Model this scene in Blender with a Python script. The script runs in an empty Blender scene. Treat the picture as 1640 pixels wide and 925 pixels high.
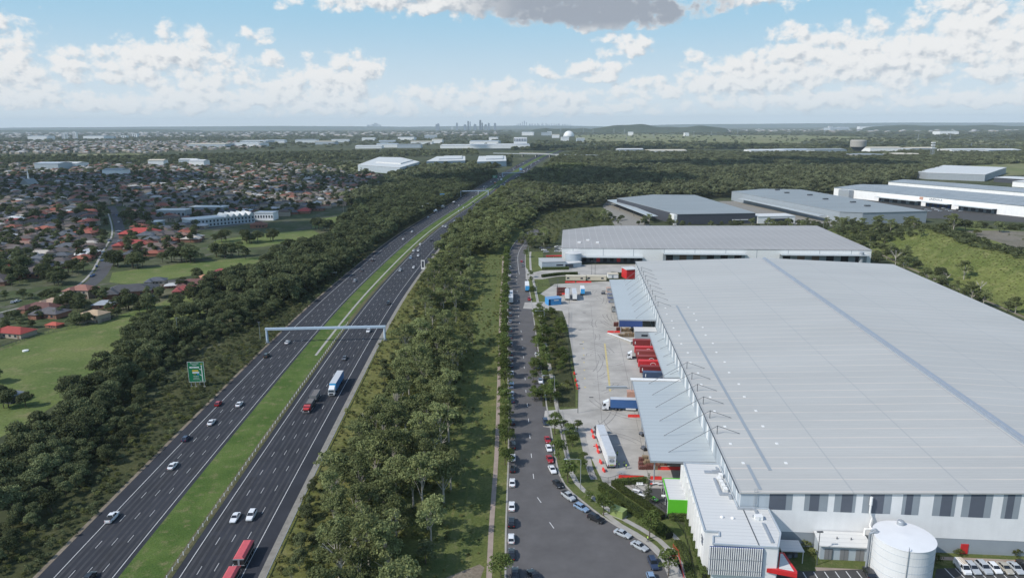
import bpy, math, random
import numpy as np
from mathutils import Vector, Matrix
R = math.radians
rnd = random.Random(7)
nrng = np.random.default_rng(11)
scn = bpy.context.scene
COL = scn.collection

# ------------------------------------------------------------------ camera, sky, sun, exposure
CAM_H = 100.0
FPX = 1140.0                                  # focal length for a 1640 px wide picture
PITCH = math.atan((462.5 - 201.0) / FPX)
ROLL = R(0.27)
cam_data = bpy.data.cameras.new('camera')
cam_data.sensor_width = 36.0
cam_data.lens = FPX / 1640.0 * 36.0
cam_data.clip_start = 1.0
cam_data.clip_end = 120000.0
cam = bpy.data.objects.new('camera', cam_data)
COL.objects.link(cam)
cam.location = (0, 0, CAM_H)
cam.rotation_mode = 'QUATERNION'
fwd = Vector((0, math.cos(PITCH), -math.sin(PITCH)))
q0 = fwd.to_track_quat('-Z', 'Y')
cam.rotation_quaternion = q0 @ Matrix.Rotation(-ROLL, 3, 'Z').to_quaternion()
scn.camera = cam

SUN_AZ, SUN_EL = -114.0, 41.0
sdir = Vector((math.sin(R(SUN_AZ)) * math.cos(R(SUN_EL)), math.cos(R(SUN_AZ)) * math.cos(R(SUN_EL)), math.sin(R(SUN_EL))))
sun_data = bpy.data.lights.new('sun', 'SUN')
sun_data.energy = 3.1
sun_data.angle = R(0.53)
sun_data.color = (1.0, 0.955, 0.89)
sun = bpy.data.objects.new('sun', sun_data)
COL.objects.link(sun)
sun.location = (0, 0, 900)
sun.rotation_mode = 'QUATERNION'
sun.rotation_quaternion = sdir.to_track_quat('Z', 'Y')

scn.view_settings.view_transform = 'Standard'
scn.view_settings.look = 'None'
scn.view_settings.exposure = 0.3
scn.view_settings.gamma = 1.0
scn.view_settings.use_curve_mapping = False
scn.render.engine = 'CYCLES'
scn.cycles.max_bounces = 6
scn.cycles.diffuse_bounces = 3
scn.cycles.glossy_bounces = 2
scn.cycles.transmission_bounces = 3
scn.cycles.volume_bounces = 1
scn.cycles.transparent_max_bounces = 8
scn.cycles.use_denoising = True

world = bpy.data.worlds.new('World')
scn.world = world
world.use_nodes = True


class NT:
    """small helper to write node trees"""
    def __init__(s, tree):
        s.t = tree
        s.n = tree.nodes
        s.l = tree.links

    def node(s, typ, **kw):
        n = s.n.new(typ)
        for k, v in kw.items():
            setattr(n, k, v)
        return n

    def put(s, sock, v):
        if v is None:
            return
        if isinstance(v, bpy.types.NodeSocket):
            s.l.new(v, sock)
        elif isinstance(v, (tuple, list)):
            sock.default_value = tuple(v) if len(v) != 3 or sock.type == 'VECTOR' else tuple(v) + (1.0,)
        else:
            sock.default_value = v

    def math(s, op, a, b=None, c=None, clamp=False):
        n = s.node('ShaderNodeMath', operation=op, use_clamp=clamp)
        s.put(n.inputs[0], a)
        s.put(n.inputs[1], b)
        s.put(n.inputs[2], c)
        return n.outputs[0]

    def vmath(s, op, a, b=None):
        n = s.node('ShaderNodeVectorMath', operation=op)
        s.put(n.inputs[0], a)
        s.put(n.inputs[1], b)
        return n.outputs[0]

    def sep(s, v):
        n = s.node('ShaderNodeSeparateXYZ')
        s.put(n.inputs[0], v)
        return n.outputs

    def comb(s, x, y, z=0.0):
        n = s.node('ShaderNodeCombineXYZ')
        s.put(n.inputs[0], x)
        s.put(n.inputs[1], y)
        s.put(n.inputs[2], z)
        return n.outputs[0]

    def noise(s, vec, scale, detail=4.0, rough=0.55, dim='3D', dist=0.0):
        n = s.node('ShaderNodeTexNoise', noise_dimensions=dim)
        s.put(n.inputs['Vector'], vec)
        n.inputs['Scale'].default_value = scale
        n.inputs['Detail'].default_value = detail
        n.inputs['Roughness'].default_value = rough
        n.inputs['Distortion'].default_value = dist
        return n.outputs['Fac']

    def ramp(s, fac, lo, hi, smooth=True, to=(0.0, 1.0)):
        n = s.node('ShaderNodeMapRange', interpolation_type='SMOOTHSTEP' if smooth else 'LINEAR')
        s.put(n.inputs['Value'], fac)
        s.put(n.inputs['From Min'], lo)
        s.put(n.inputs['From Max'], hi)
        n.inputs['To Min'].default_value = to[0]
        n.inputs['To Max'].default_value = to[1]
        return n.outputs['Result']

    def mix(s, fac, a, b, blend='MIX'):
        n = s.node('ShaderNodeMix', data_type='RGBA', blend_type=blend, clamp_factor=True)
        s.put(n.inputs[0], fac)
        s.put(n.inputs[6], a)
        s.put(n.inputs[7], b)
        return n.outputs[2]


def build_world():
    t = NT(world.node_tree)
    t.n.clear()
    sky = t.node('ShaderNodeTexSky', sky_type='NISHITA')
    sky.sun_disc = False
    sky.sun_elevation = R(SUN_EL)
    sky.sun_rotation = R(SUN_AZ)
    sky.altitude = 100
    sky.air_density = 1.0
    sky.dust_density = 0.6
    sky.ozone_density = 1.6
    tc = t.node('ShaderNodeTexCoord')
    d = t.sep(tc.outputs['Generated'])
    az = t.math('MULTIPLY', t.math('ARCTAN2', d[0], d[1]), 57.29578)
    el = t.math('MULTIPLY', t.math('ARCSINE', d[2]), 57.29578)

    # cloud density as a function of direction (degrees): lumps of cumulus with fractal edges
    grp = bpy.data.node_groups.new('cloud_density', 'ShaderNodeTree')
    grp.interface.new_socket('az', in_out='INPUT', socket_type='NodeSocketFloat')
    grp.interface.new_socket('el', in_out='INPUT', socket_type='NodeSocketFloat')
    grp.interface.new_socket('density', in_out='OUTPUT', socket_type='NodeSocketFloat')
    g = NT(grp)
    gi = g.node('NodeGroupInput')
    go = g.node('NodeGroupOutput')
    gaz, gel = gi.outputs[0], gi.outputs[1]
    # px picture position -> degrees; (x, y, rx, ry, strength)
    blobs = [
        (300, 108, 92, 34, 1.0), (325, 82, 38, 20, .8), (215, 128, 95, 22, .8), (100, 122, 110, 24, .8),
        (20, 140, 80, 30, .8), (390, 128, 50, 20, .7), (545, 140, 62, 46, 1.15), (590, 118, 28, 30, 1.0),
        (480, 152, 50, 26, .9), (330, 152, 60, 24, .9), (420, 160, 60, 18, .8),
        (12, 74, 44, 22, .9), (140, 10, 110, 17, .8), (434, 77, 25, 13, .8), (447, 103, 27, 9, .6),
        (800, 8, 320, 36, 1.6), (960, 36, 140, 27, 1.5), (690, 2, 180, 28, 1.3),
        (995, 84, 42, 20, .95), (952, 122, 42, 17, .95), (1178, 24, 64, 20, .8), (1350, 4, 90, 16, .8),
        (866, 122, 22, 13, .8), (1100, 105, 22, 12, .6), (800, 152, 60, 22, .9), (880, 160, 75, 20, .85), (690, 160, 70, 22, .85),
        (1215, 128, 110, 34, 1.1), (1255, 92, 45, 34, 1.0), (1140, 138, 70, 24, .95), (1400, 110, 130, 48, 1.15),
        (1500, 60, 45, 58, 1.1), (1530, 88, 80, 46, 1.1), (1340, 100, 50, 36, 1.0), (1625, 98, 60, 40, 1.1), (1700, 90, 110, 60, 1.1),
        (1580, 128, 90, 24, 1.0), (1050, 150, 80, 18, .85), (-130, 100, 150, 50, 1.0), (1950, 70, 200, 60, 1.0),
        (60, 165, 130, 16, .9), (250, 170, 150, 15, .9), (420, 166, 80, 13, .9), (560, 172, 150, 15, .9), (700, 166, 60, 13, .9), (790, 160, 50, 16, .95), (1300, 166, 190, 17, .95), (1560, 168, 130, 14, .9), (900, 174, 190, 13, .85),
    ]
    K = 57.29578 / FPX
    union = None
    # warp the coordinates so that the lumps are not ellipses
    v0 = g.comb(gaz, g.math('MULTIPLY', gel, 1.35))
    w1 = g.noise(v0, 0.55, 3.0, 0.5, '2D')
    w2 = g.noise(g.vmath('ADD', v0, (31.7, 11.3, 0)), 0.55, 3.0, 0.5, '2D')
    az2 = g.math('ADD', gaz, g.math('MULTIPLY', g.math('SUBTRACT', w1, 0.5), 2.6))
    el2 = g.math('ADD', gel, g.math('MULTIPLY', g.math('SUBTRACT', w2, 0.5), 1.3))
    for (x, y, rx, ry, st) in blobs:
        ca = math.degrees(math.atan((x - 820) / FPX))
        ce = (201 - y) * K
        a = g.math('MULTIPLY', g.math('SUBTRACT', az2, ca), 1.0 / (rx * K * 1.15))
        b0 = g.math('SUBTRACT', el2, ce - ry * K * 0.15)
        # flat base: steeper below the centre than above it
        b = g.math('MULTIPLY', g.math('MAXIMUM', g.math('MULTIPLY', b0, 1.0 / (ry * K * 1.15)), g.math('MULTIPLY', b0, -1.0 / (ry * K * 0.85))), 1.0)
        r2 = g.math('ADD', g.math('MULTIPLY', a, a), g.math('MULTIPLY', b, b))
        m = g.math('MULTIPLY', g.math('SUBTRACT', 1.0, r2), st)
        union = m if union is None else g.math('SMOOTH_MAX', union, m, 0.18)
    billow = g.noise(v0, 0.95, 8.0, 0.55, '2D')
    wisps = g.noise(v0, 4.2, 5.0, 0.6, '2D')
    dens = g.math('ADD', g.math('MAXIMUM', union, -0.9), g.math('MULTIPLY', g.math('SUBTRACT', billow, 0.52), 1.7))
    v1 = g.vmath('ADD', v0, g.comb(g.math('MULTIPLY', w2, 1.2), g.math('MULTIPLY', w1, 1.2)))
    for sc_, am_ in ((0.7, 1.0), (1.6, 0.42), (3.6, 0.14)):
        vo = g.node('ShaderNodeTexVoronoi', voronoi_dimensions='2D', feature='SMOOTH_F1')
        vo.inputs['Scale'].default_value = sc_
        vo.inputs['Smoothness'].default_value = 0.35
        g.put(vo.inputs['Vector'], v1)
        dens = g.math('ADD', dens, g.math('MULTIPLY', g.math('SUBTRACT', 0.42, vo.outputs['Distance']), am_))
    dens = g.math('ADD', dens, g.math('MULTIPLY', g.math('SUBTRACT', wisps, 0.5), 0.35))
    # scattered small clouds elsewhere in the sky
    far = g.noise(g.comb(g.math('MULTIPLY', gaz, 0.5), g.math('MULTIPLY', gel, 1.2)), 0.35, 8.0, 0.6, '2D')
    band = g.math('MULTIPLY', g.ramp(gel, 0.3, 3.0), g.ramp(gel, 16.0, 7.0))
    g.l.new(dens, go.inputs[0])

    def D(a, e):
        n = t.node('ShaderNodeGroup')
        n.node_tree = grp
        t.put(n.inputs[0], a)
        t.put(n.inputs[1], e)
        return n.outputs[0]
    d0 = D(az, el)
    d1 = D(t.math('SUBTRACT', az, 0.3), t.math('ADD', el, 0.38))
    alpha = t.ramp(d0, -0.15, 0.75)
    lit = t.math('SUBTRACT', d0, d1)                       # > 0 on the side towards the sun
    lit = t.ramp(lit, -1.0, 0.2)
    thick = t.ramp(d0, -0.1, 1.0)
    # big overhead cloud: seen from below, so its thick part is in its own shade
    low = t.math('MULTIPLY', t.ramp(el, 6.4, 7.6), t.math('MULTIPLY', t.ramp(az, -6.0, 1.5), t.ramp(az, 18.0, 14.0)))
    shade = t.math('MULTIPLY', thick, low)
    c_lit = (4.9, 4.9, 4.87)
    c_shd = (2.75, 3.05, 3.4)
    cc = t.mix(lit, c_shd, c_lit)
    cc = t.mix(shade, cc, (1.95, 2.15, 2.5))
    # clouds near the horizon fade into the bright air
    hz = t.ramp(el, 0.4, 4.5)
    skyc = t.mix(t.ramp(el, 0.0, 9.5), (3.9, 4.4, 4.75), (1.95, 3.35, 4.4))
    skyc = t.mix(t.ramp(el, 10.0, 40.0), skyc, sky.outputs[0])
    alpha = t.math('MULTIPLY', alpha, t.ramp(hz, 0.0, 1.0, False, (0.62, 0.97)))
    alpha = t.math('MULTIPLY', alpha, t.ramp(el, 0.0, 0.8))
    out = t.mix(alpha, skyc, cc)
    bg = t.node('ShaderNodeBackground')
    bg.inputs['Strength'].default_value = 0.148
    t.put(bg.inputs['Color'], out)
    wo = t.node('ShaderNodeOutputWorld')
    t.l.new(bg.outputs[0], wo.inputs[0])


build_world()
world.cycles.sampling_method = 'MANUAL'
world.cycles.sample_map_resolution = 1024

# ------------------------------------------------------------------ picture measurement -> place on the ground
_R3 = cam.rotation_quaternion.to_matrix()


def P(px, py, z=0.0):
    d = _R3 @ Vector(((px - 820) / FPX, (462.5 - py) / FPX, -1.0))
    s = (z - CAM_H) / d.z
    return Vector((d.x * s, d.y * s, z))


# axes of the industrial estate: U runs along the big warehouse away from us, V across it
EO = Vector((54.6, 155.9, 0))
EAZ = R(4.9)
EU = Vector((math.sin(EAZ), math.cos(EAZ), 0))
EV = Vector((math.cos(EAZ), -math.sin(EAZ), 0))


def E(u, v, z=0.0):
    return EO + EU * u + EV * v + Vector((0, 0, z))


def toE(p):
    q = Vector((p.x, p.y, 0)) - EO
    return q.dot(EU), q.dot(EV)


def UVZ(px, py, z=0.0):
    return toE(P(px, py, z))


# ------------------------------------------------------------------ objects
def link(name, mesh, mats=(), parent=None, smooth=False):
    o = bpy.data.objects.new(name, mesh)
    COL.objects.link(o)
    for m in mats:
        mesh.materials.append(m)
    if parent is not None:
        o.parent = parent
    if smooth:
        mesh.shade_smooth()
    return o


def tag(o, label=None, cat=None, group=None, kind=None):
    if label:
        o['label'] = label
    if cat:
        o['category'] = cat
    if group:
        o['group'] = group
    if kind:
        o['kind'] = kind
    return o


def thing(name, label, cat, loc=(0, 0, 0), rz=0.0, group=None):
    o = bpy.data.objects.new(name, None)
    o.empty_display_size = 0.5
    COL.objects.link(o)
    o.location = loc
    o.rotation_euler = (0, 0, rz)
    return tag(o, label, cat, group)


KIDS = {}


def kids(o):
    return KIDS.setdefault(o.name, list(o.children))


def copy_tree(o, loc=None, rz=None, label=None, group=None, scale=None, color=None, parent=None, data=None):
    c = o.copy()
    COL.objects.link(c)
    c.parent = parent
    if loc is not None:
        c.location = loc
    if rz is not None:
        c.rotation_euler = (0, 0, rz)
    if label:
        c['label'] = label
    if group:
        c['group'] = group
    if scale is not None:
        c.scale = scale if isinstance(scale, (tuple, list)) else (scale, scale, scale)
    if color is not None:
        c.color = color
    for ch in kids(o):
        copy_tree(ch, parent=c, color=color)
    return c


def paint(o, color):
    """object colour of a thing and all of its parts (read by the paint materials)"""
    o.color = color
    for ch in o.children:
        paint(ch, color)


class MB:
    """collects shapes and links them as one mesh object"""
    def __init__(s):
        s.v = []
        s.f = []
        s.m = []

    def add(s, vs, fs, mi=0):
        b = len(s.v)
        s.v.extend([tuple(v) for v in vs])
        for f in fs:
            s.f.append(tuple(b + i for i in f))
            s.m.append(mi)
        return s

    def box(s, x0, x1, y0, y1, z0, z1, mi=0, rz=0.0, c=None):
        vs = [(x, y, z) for z in (z0, z1) for (x, y) in ((x0, y0), (x1, y0), (x1, y1), (x0, y1))]
        if rz:
            cx, cy = c if c else ((x0 + x1) / 2, (y0 + y1) / 2)
            cs, sn = math.cos(rz), math.sin(rz)
            vs = [(cx + (x - cx) * cs - (y - cy) * sn, cy + (x - cx) * sn + (y - cy) * cs, z) for x, y, z in vs]
        return s.add(vs, [(3, 2, 1, 0), (4, 5, 6, 7), (0, 1, 5, 4), (1, 2, 6, 5), (2, 3, 7, 6), (3, 0, 4, 7)], mi)

    def prism(s, poly, z0, z1, mi=0, mside=None, bottom=True):
        n = len(poly)
        zt = z1 if isinstance(z1, (list, tuple)) else [z1] * n
        zb = z0 if isinstance(z0, (list, tuple)) else [z0] * n
        area = sum(poly[i][0] * poly[(i + 1) % n][1] - poly[(i + 1) % n][0] * poly[i][1] for i in range(n))
        if area < 0:
            poly = poly[::-1]
            zt = zt[::-1]
            zb = zb[::-1]
        vs = [(p[0], p[1], zb[i]) for i, p in enumerate(poly)] + [(p[0], p[1], zt[i]) for i, p in enumerate(poly)]
        s.add(vs, [tuple(range(n, 2 * n))], mi)
        k = mi if mside is None else mside
        b = len(s.v) - 2 * n
        for i in range(n):
            j = (i + 1) % n
            s.f.append((b + i, b + j, b + n + j, b + n + i))
            s.m.append(k)
        if bottom:
            s.f.append(tuple(b + i for i in range(n - 1, -1, -1)))
            s.m.append(k)
        return s

    def tube(s, p0, p1, r0, r1=None, n=8, mi=0, caps=True):
        r1 = r0 if r1 is None else r1
        p0, p1 = Vector(p0), Vector(p1)
        d = (p1 - p0).normalized()
        a = d.orthogonal().normalized()
        b = d.cross(a)
        vs = []
        for p, r in ((p0, r0), (p1, r1)):
            for i in range(n):
                t = 2 * math.pi * i / n
                vs.append(p + (a * math.cos(t) + b * math.sin(t)) * r)
        fs = [(i, (i + 1) % n, n + (i + 1) % n, n + i) for i in range(n)]
        if caps:
            fs += [tuple(range(n - 1, -1, -1)), tuple(range(n, 2 * n))]
        return s.add(vs, fs, mi)

    def path(s, pts, r, n=6, mi=0):
        for a, b in zip(pts, pts[1:]):
            s.tube(a, b, r, r, n, mi)
        return s

    def lathe(s, prof, n=24, c=(0, 0), mi=0, cap_top=True, cap_bot=True):
        vs = []
        for r, z in prof:
            for i in range(n):
                t = 2 * math.pi * i / n
                vs.append((c[0] + r * math.cos(t), c[1] + r * math.sin(t), z))
        fs = []
        for k in range(len(prof) - 1):
            for i in range(n):
                j = (i + 1) % n
                fs.append((k * n + i, k * n + j, (k + 1) * n + j, (k + 1) * n + i))
        if cap_bot:
            fs.append(tuple(range(n - 1, -1, -1)))
        if cap_top:
            k = len(prof) - 1
            fs.append(tuple(range(k * n, k * n + n)))
        return s.add(vs, fs, mi)

    def quad(s, a, b, c, d, mi=0):
        return s.add([a, b, c, d], [(0, 1, 2, 3)], mi)

    def sheet(s, poly, z, mi=0):
        n = len(poly)
        area = sum(poly[i][0] * poly[(i + 1) % n][1] - poly[(i + 1) % n][0] * poly[i][1] for i in range(n))
        if area < 0:
            poly = poly[::-1]
        return s.add([(p[0], p[1], z) for p in poly], [tuple(range(n))], mi)

    def strip(s, A, B, za, zb=None, mi=0):
        """ribbon between two polylines"""
        zb = za if zb is None else zb
        vs = []
        for a, b in zip(A, B):
            vs += [(a[0], a[1], za), (b[0], b[1], zb)]
        fs = [(2 * i, 2 * i + 1, 2 * i + 3, 2 * i + 2) for i in range(len(A) - 1)]
        return s.add(vs, fs, mi)

    def mesh(s, name):
        me = bpy.data.meshes.new(name)
        me.from_pydata(s.v, [], s.f)
        me.polygons.foreach_set('material_index', s.m)
        me.update()
        return me

    def build(s, name, mats, parent=None, smooth=False):
        mats = mats if isinstance(mats, (list, tuple)) else [mats]
        return link(name, s.mesh(name), mats, parent, smooth)


def fix_normals(o):
    import bmesh
    bm = bmesh.new()
    bm.from_mesh(o.data)
    bmesh.ops.recalc_face_normals(bm, faces=bm.faces)
    bm.to_mesh(o.data)
    bm.free()
    return o


def np_mesh(name, verts, faces):
    """faces: (n, k) array of equal sized polygons"""
    me = bpy.data.meshes.new(name)
    nv, (nf, k) = len(verts), faces.shape
    me.vertices.add(nv)
    me.vertices.foreach_set('co', np.ascontiguousarray(verts, dtype=np.float32).ravel())
    me.loops.add(nf * k)
    me.loops.foreach_set('vertex_index', np.ascontiguousarray(faces, dtype=np.int32).ravel())
    me.polygons.add(nf)
    me.polygons.foreach_set('loop_start', np.arange(nf, dtype=np.int32) * k)
    me.polygons.foreach_set('loop_total', np.full(nf, k, dtype=np.int32))
    me.update(calc_edges=True)
    return me


def inpoly(x, y, poly):
    r = False
    n = len(poly)
    j = n - 1
    for i in range(n):
        xi, yi = poly[i][0], poly[i][1]
        xj, yj = poly[j][0], poly[j][1]
        if (yi > y) != (yj > y) and x < (xj - xi) * (y - yi) / (yj - yi) + xi:
            r = not r
        j = i
    return r


def scatter(poly, spacing, rng, jitter=0.45, keep=None):
    """jittered grid of points in a ground polygon"""
    xs = [p[0] for p in poly]
    ys = [p[1] for p in poly]
    out = []
    y = min(ys)
    k = 0
    while y < max(ys):
        x = min(xs) + (spacing * 0.5 if k % 2 else 0)
        while x < max(xs):
            px = x + rng.uniform(-jitter, jitter) * spacing
            py = y + rng.uniform(-jitter, jitter) * spacing
            if inpoly(px, py, poly) and (keep is None or keep(px, py)):
                out.append((px, py))
            x += spacing
        y += spacing * 0.87
        k += 1
    return out


def pxpoly(pts, z=0.0):
    return [tuple(P(x, y, z)[:2]) for x, y in pts]


def smooth_pts(pts, step):
    """Catmull-Rom through 2-D points"""
    pts = [np.array(p[:2], float) for p in pts]
    out = []
    for i in range(len(pts) - 1):
        p0 = pts[max(i - 1, 0)]
        p1, p2 = pts[i], pts[i + 1]
        p3 = pts[min(i + 2, len(pts) - 1)]
        n = max(1, int(np.linalg.norm(p2 - p1) / step))
        for k in range(n):
            t = k / n
            out.append(0.5 * ((2 * p1) + (-p0 + p2) * t + (2 * p0 - 5 * p1 + 4 * p2 - p3) * t * t + (-p0 + 3 * p1 - 3 * p2 + p3) * t ** 3))
    out.append(pts[-1])
    return [tuple(p) for p in out]


def offset_line(pts, d):
    out = []
    for i, p in enumerate(pts):
        a = np.array(pts[max(i - 1, 0)], float)
        b = np.array(pts[min(i + 1, len(pts) - 1)], float)
        t = (b - a) / np.linalg.norm(b - a)
        out.append((p[0] + t[1] * d, p[1] - t[0] * d))       # positive = to the right of travel
    return out


# ------------------------------------------------------------------ materials
MAT = {}


def basic(name, color, rough=0.6, metal=0.0, var=0.0, scale=0.6, spec=0.4, bump=0.0, bscale=8.0, coords='Object', objcol=False, streak=None):
    """one paint or one stuff, with blotchy variation of its own colour"""
    m = bpy.data.materials.new(name)
    m.use_nodes = True
    t = NT(m.node_tree)
    b = t.n['Principled BSDF']
    b.inputs['Roughness'].default_value = rough
    b.inputs['Metallic'].default_value = metal
    b.inputs['Specular IOR Level'].default_value = spec
    tc = t.node('ShaderNodeTexCoord')
    vec = tc.outputs[coords]
    col = tuple(color) + (1.0,)
    if objcol:
        oi = t.node('ShaderNodeObjectInfo')
        col = oi.outputs['Color']
    if var > 0:
        n1 = t.noise(vec, scale, 6.0, 0.62)
        f = t.ramp(n1, 0.28, 0.72, False, (1.0 - var, 1.0 + var))
        if streak:
            sv = t.vmath('MULTIPLY', vec, streak)
            n2 = t.noise(sv, 1.0, 4.0, 0.6)
            f = t.math('MULTIPLY', f, t.ramp(n2, 0.3, 0.7, False, (1.0 - var * 0.8, 1.0 + var * 0.5)))
        mulc = t.node('ShaderNodeVectorMath', operation='SCALE')
        t.put(mulc.inputs[0], col if isinstance(col, bpy.types.NodeSocket) else col[:3])
        t.put(mulc.inputs['Scale'], f)
        t.l.new(mulc.outputs[0], b.inputs['Base Color'])
    else:
        if isinstance(col, bpy.types.NodeSocket):
            t.l.new(col, b.inputs['Base Color'])
        else:
            b.inputs['Base Color'].default_value = col
    if bump > 0:
        n3 = t.noise(vec, bscale, 4.0, 0.6)
        bp = t.node('ShaderNodeBump')
        bp.inputs['Strength'].default_value = bump
        bp.inputs['Distance'].default_value = 0.1
        t.put(bp.inputs['Height'], n3)
        t.l.new(bp.outputs[0], b.inputs['Normal'])
    MAT[name] = m
    return m


def ground_mat(name, cols, scales=(0.03, 0.25), rough=0.95, fine=2.0, contrast=(0.35, 0.65), finevar=0.25, stretch=None):
    """grass, scrub or soil: two or three colours mixed by noise of two sizes, plus a fine grain"""
    m = bpy.data.materials.new(name)
    m.use_nodes = True
    t = NT(m.node_tree)
    b = t.n['Principled BSDF']
    b.inputs['Roughness'].default_value = rough
    b.inputs['Specular IOR Level'].default_value = 0.1
    tc = t.node('ShaderNodeTexCoord')
    vec = tc.outputs['Object']
    if stretch:
        vec = t.vmath('MULTIPLY', vec, stretch)
    c = t.mix(t.ramp(t.noise(vec, scales[0], 5.0, 0.6), *contrast), cols[0], cols[1])
    if len(cols) > 2:
        c = t.mix(t.ramp(t.noise(vec, scales[1], 5.0, 0.65), 0.5, 0.72), c, cols[2])
    n = t.noise(vec, fine, 3.0, 0.7)
    sc = t.node('ShaderNodeVectorMath', operation='SCALE')
    t.put(sc.inputs[0], c)
    t.put(sc.inputs['Scale'], t.ramp(n, 0.25, 0.75, False, (1 - finevar, 1 + finevar)))
    t.l.new(sc.outputs[0], b.inputs['Base Color'])
    bp = t.node('ShaderNodeBump')
    bp.inputs['Strength'].default_value = 0.5
    bp.inputs['Distance'].default_value = 0.3
    t.put(bp.inputs['Height'], n)
    t.l.new(bp.outputs[0], b.inputs['Normal'])
    MAT[name] = m
    return m


def leaf_mat(name, dark, light, var=0.35, trans=0.25):
    m = bpy.data.materials.new(name)
    m.use_nodes = True
    t = NT(m.node_tree)
    t.n.clear()
    oi = t.node('ShaderNodeObjectInfo')
    geo = t.node('ShaderNodeNewGeometry')
    tc = t.node('ShaderNodeTexCoord')
    clump = t.noise(tc.outputs['Object'], 0.35, 2.0, 0.5)
    f = t.math('ADD', t.math('MULTIPLY', oi.outputs['Random'], 0.8), t.math('MULTIPLY', geo.outputs['Random Per Island'], 0.22))
    f = t.math('ADD', f, t.math('MULTIPLY', t.math('SUBTRACT', clump, 0.4), 0.8))
    c = t.mix(f, dark, light)
    hsv = t.node('ShaderNodeHueSaturation')
    t.put(hsv.inputs['Color'], c)
    t.put(hsv.inputs['Hue'], t.math('ADD', 0.488, t.math('MULTIPLY', oi.outputs['Random'], 0.022)))
    wob = t.math('FRACT', t.math('MULTIPLY', oi.outputs['Random'], 7.31))
    t.put(hsv.inputs['Value'], t.math('MULTIPLY', t.math('ADD', .78, t.math('MULTIPLY', wob, .5)), t.math('ADD', 1.0 - var / 2, t.math('MULTIPLY', geo.outputs['Random Per Island'], var))))
    df = t.node('ShaderNodeBsdfDiffuse')
    t.l.new(hsv.outputs[0], df.inputs['Color'])
    tr = t.node('ShaderNodeBsdfTranslucent')
    t.l.new(hsv.outputs[0], tr.inputs['Color'])
    mx = t.node('ShaderNodeMixShader')
    mx.inputs[0].default_value = trans
    t.l.new(df.outputs[0], mx.inputs[1])
    t.l.new(tr.outputs[0], mx.inputs[2])
    out = t.node('ShaderNodeOutputMaterial')
    t.l.new(mx.outputs[0], out.inputs[0])
    MAT[name] = m
    return m


def roof_mat(name, color, rib=0.0, seam=0.0, sheet_x=6.0, line_col=(0.62, 0.55, 0.5), line_w=0.03, seam_col=(0.2, 0.22, 0.24), var=0.06, rough=0.45, metal=0.0, band=0.0):
    """profiled metal sheet roof; rib lines every `rib` m along local y, seams every `seam` m along local x"""
    m = bpy.data.materials.new(name)
    m.use_nodes = True
    t = NT(m.node_tree)
    b = t.n['Principled BSDF']
    b.inputs['Roughness'].default_value = rough
    b.inputs['Metallic'].default_value = metal
    b.inputs['Specular IOR Level'].default_value = 0.22
    tc = t.node('ShaderNodeTexCoord')
    vec = tc.outputs['Object']
    xyz = t.sep(vec)
    n1 = t.noise(t.vmath('MULTIPLY', vec, (0.012, 0.05, 0.05)), 1.0, 5.0, 0.6)
    n2 = t.noise(t.vmath('MULTIPLY', vec, (0.25, 3.0, 1.0)), 1.0, 3.0, 0.6)
    f = t.math('MULTIPLY', t.ramp(n1, 0.3, 0.7, False, (1 - var, 1 + var)), t.ramp(n2, 0.3, 0.7, False, (1 - var * 0.5, 1 + var * 0.5)))
    sc = t.node('ShaderNodeVectorMath', operation='SCALE')
    t.put(sc.inputs[0], tuple(color))
    t.put(sc.inputs['Scale'], f)
    c = sc.outputs[0]
    if rib > 0:
        fr = t.math('FRACT', t.math('DIVIDE', xyz[1], rib / 5))
        c = t.mix(t.math('MULTIPLY', t.math('LESS_THAN', fr, .14), .22), c, tuple(seam_col))
        fr = t.math('FRACT', t.math('DIVIDE', xyz[1], rib))
        on = t.math('LESS_THAN', fr, line_w)
        on = t.math('MULTIPLY', on, t.ramp(t.noise(t.vmath('MULTIPLY', vec, (0.03, 0.17, 0.2)), 1.0, 2.0), 0.3, 0.6, True, (0.25, 0.85)))
        c = t.mix(on, c, tuple(line_col))
    if seam > 0:
        fr = t.math('FRACT', t.math('DIVIDE', t.math('ADD', xyz[0], 0.001), seam))
        on = t.math('LESS_THAN', fr, 0.35 / seam)
        c = t.mix(t.math('MULTIPLY', on, 0.4), c, tuple(seam_col))
    t.l.new(c, b.inputs['Base Color'])
    MAT[name] = m
    return m
# ------------------------------------------------------------------ the setting: ground, roads, fields
M_ground = ground_mat('ground_mix', [(.05, .062, .032), (.08, .09, .045), (.13, .125, .075)], scales=(0.0035, 0.02), fine=0.08, finevar=0.3)
M_scrub = ground_mat('scrub_floor', [(.042, .05, .023), (.07, .075, .032), (.1, .098, .045)], scales=(0.04, 0.2), fine=1.2, finevar=0.4)
M_median = ground_mat('median_grass', [(.066, .112, .026), (.098, .145, .038), (.165, .165, .075)], scales=(0.07, 0.3), fine=2.2, finevar=0.4, contrast=(.4, .6))
M_field = ground_mat('field_grass', [(.1, .14, .042), (.145, .175, .058), (.195, .19, .09)], scales=(0.03, 0.1), fine=0.9, finevar=0.3)
M_rough = ground_mat('rough_grass', [(.09, .112, .034), (.135, .148, .047), (.18, .175, .07)], scales=(0.05, 0.25), fine=1.4, finevar=0.4)
M_slope = ground_mat('slope_grass', [(.105, .118, .035), (.15, .15, .05), (.19, .18, .07)], scales=(0.08, 0.35), fine=0.8, finevar=0.45)
M_lawn = ground_mat('lawn', [(.088, .115, .036), (.122, .142, .05), (.165, .162, .075)], scales=(0.15, 0.6), fine=3.0, finevar=0.3)
M_soil = ground_mat('bare_soil', [(.2, .165, .125), (.26, .22, .17), (.16, .14, .1)], scales=(0.1, 0.4), fine=1.5)
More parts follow.
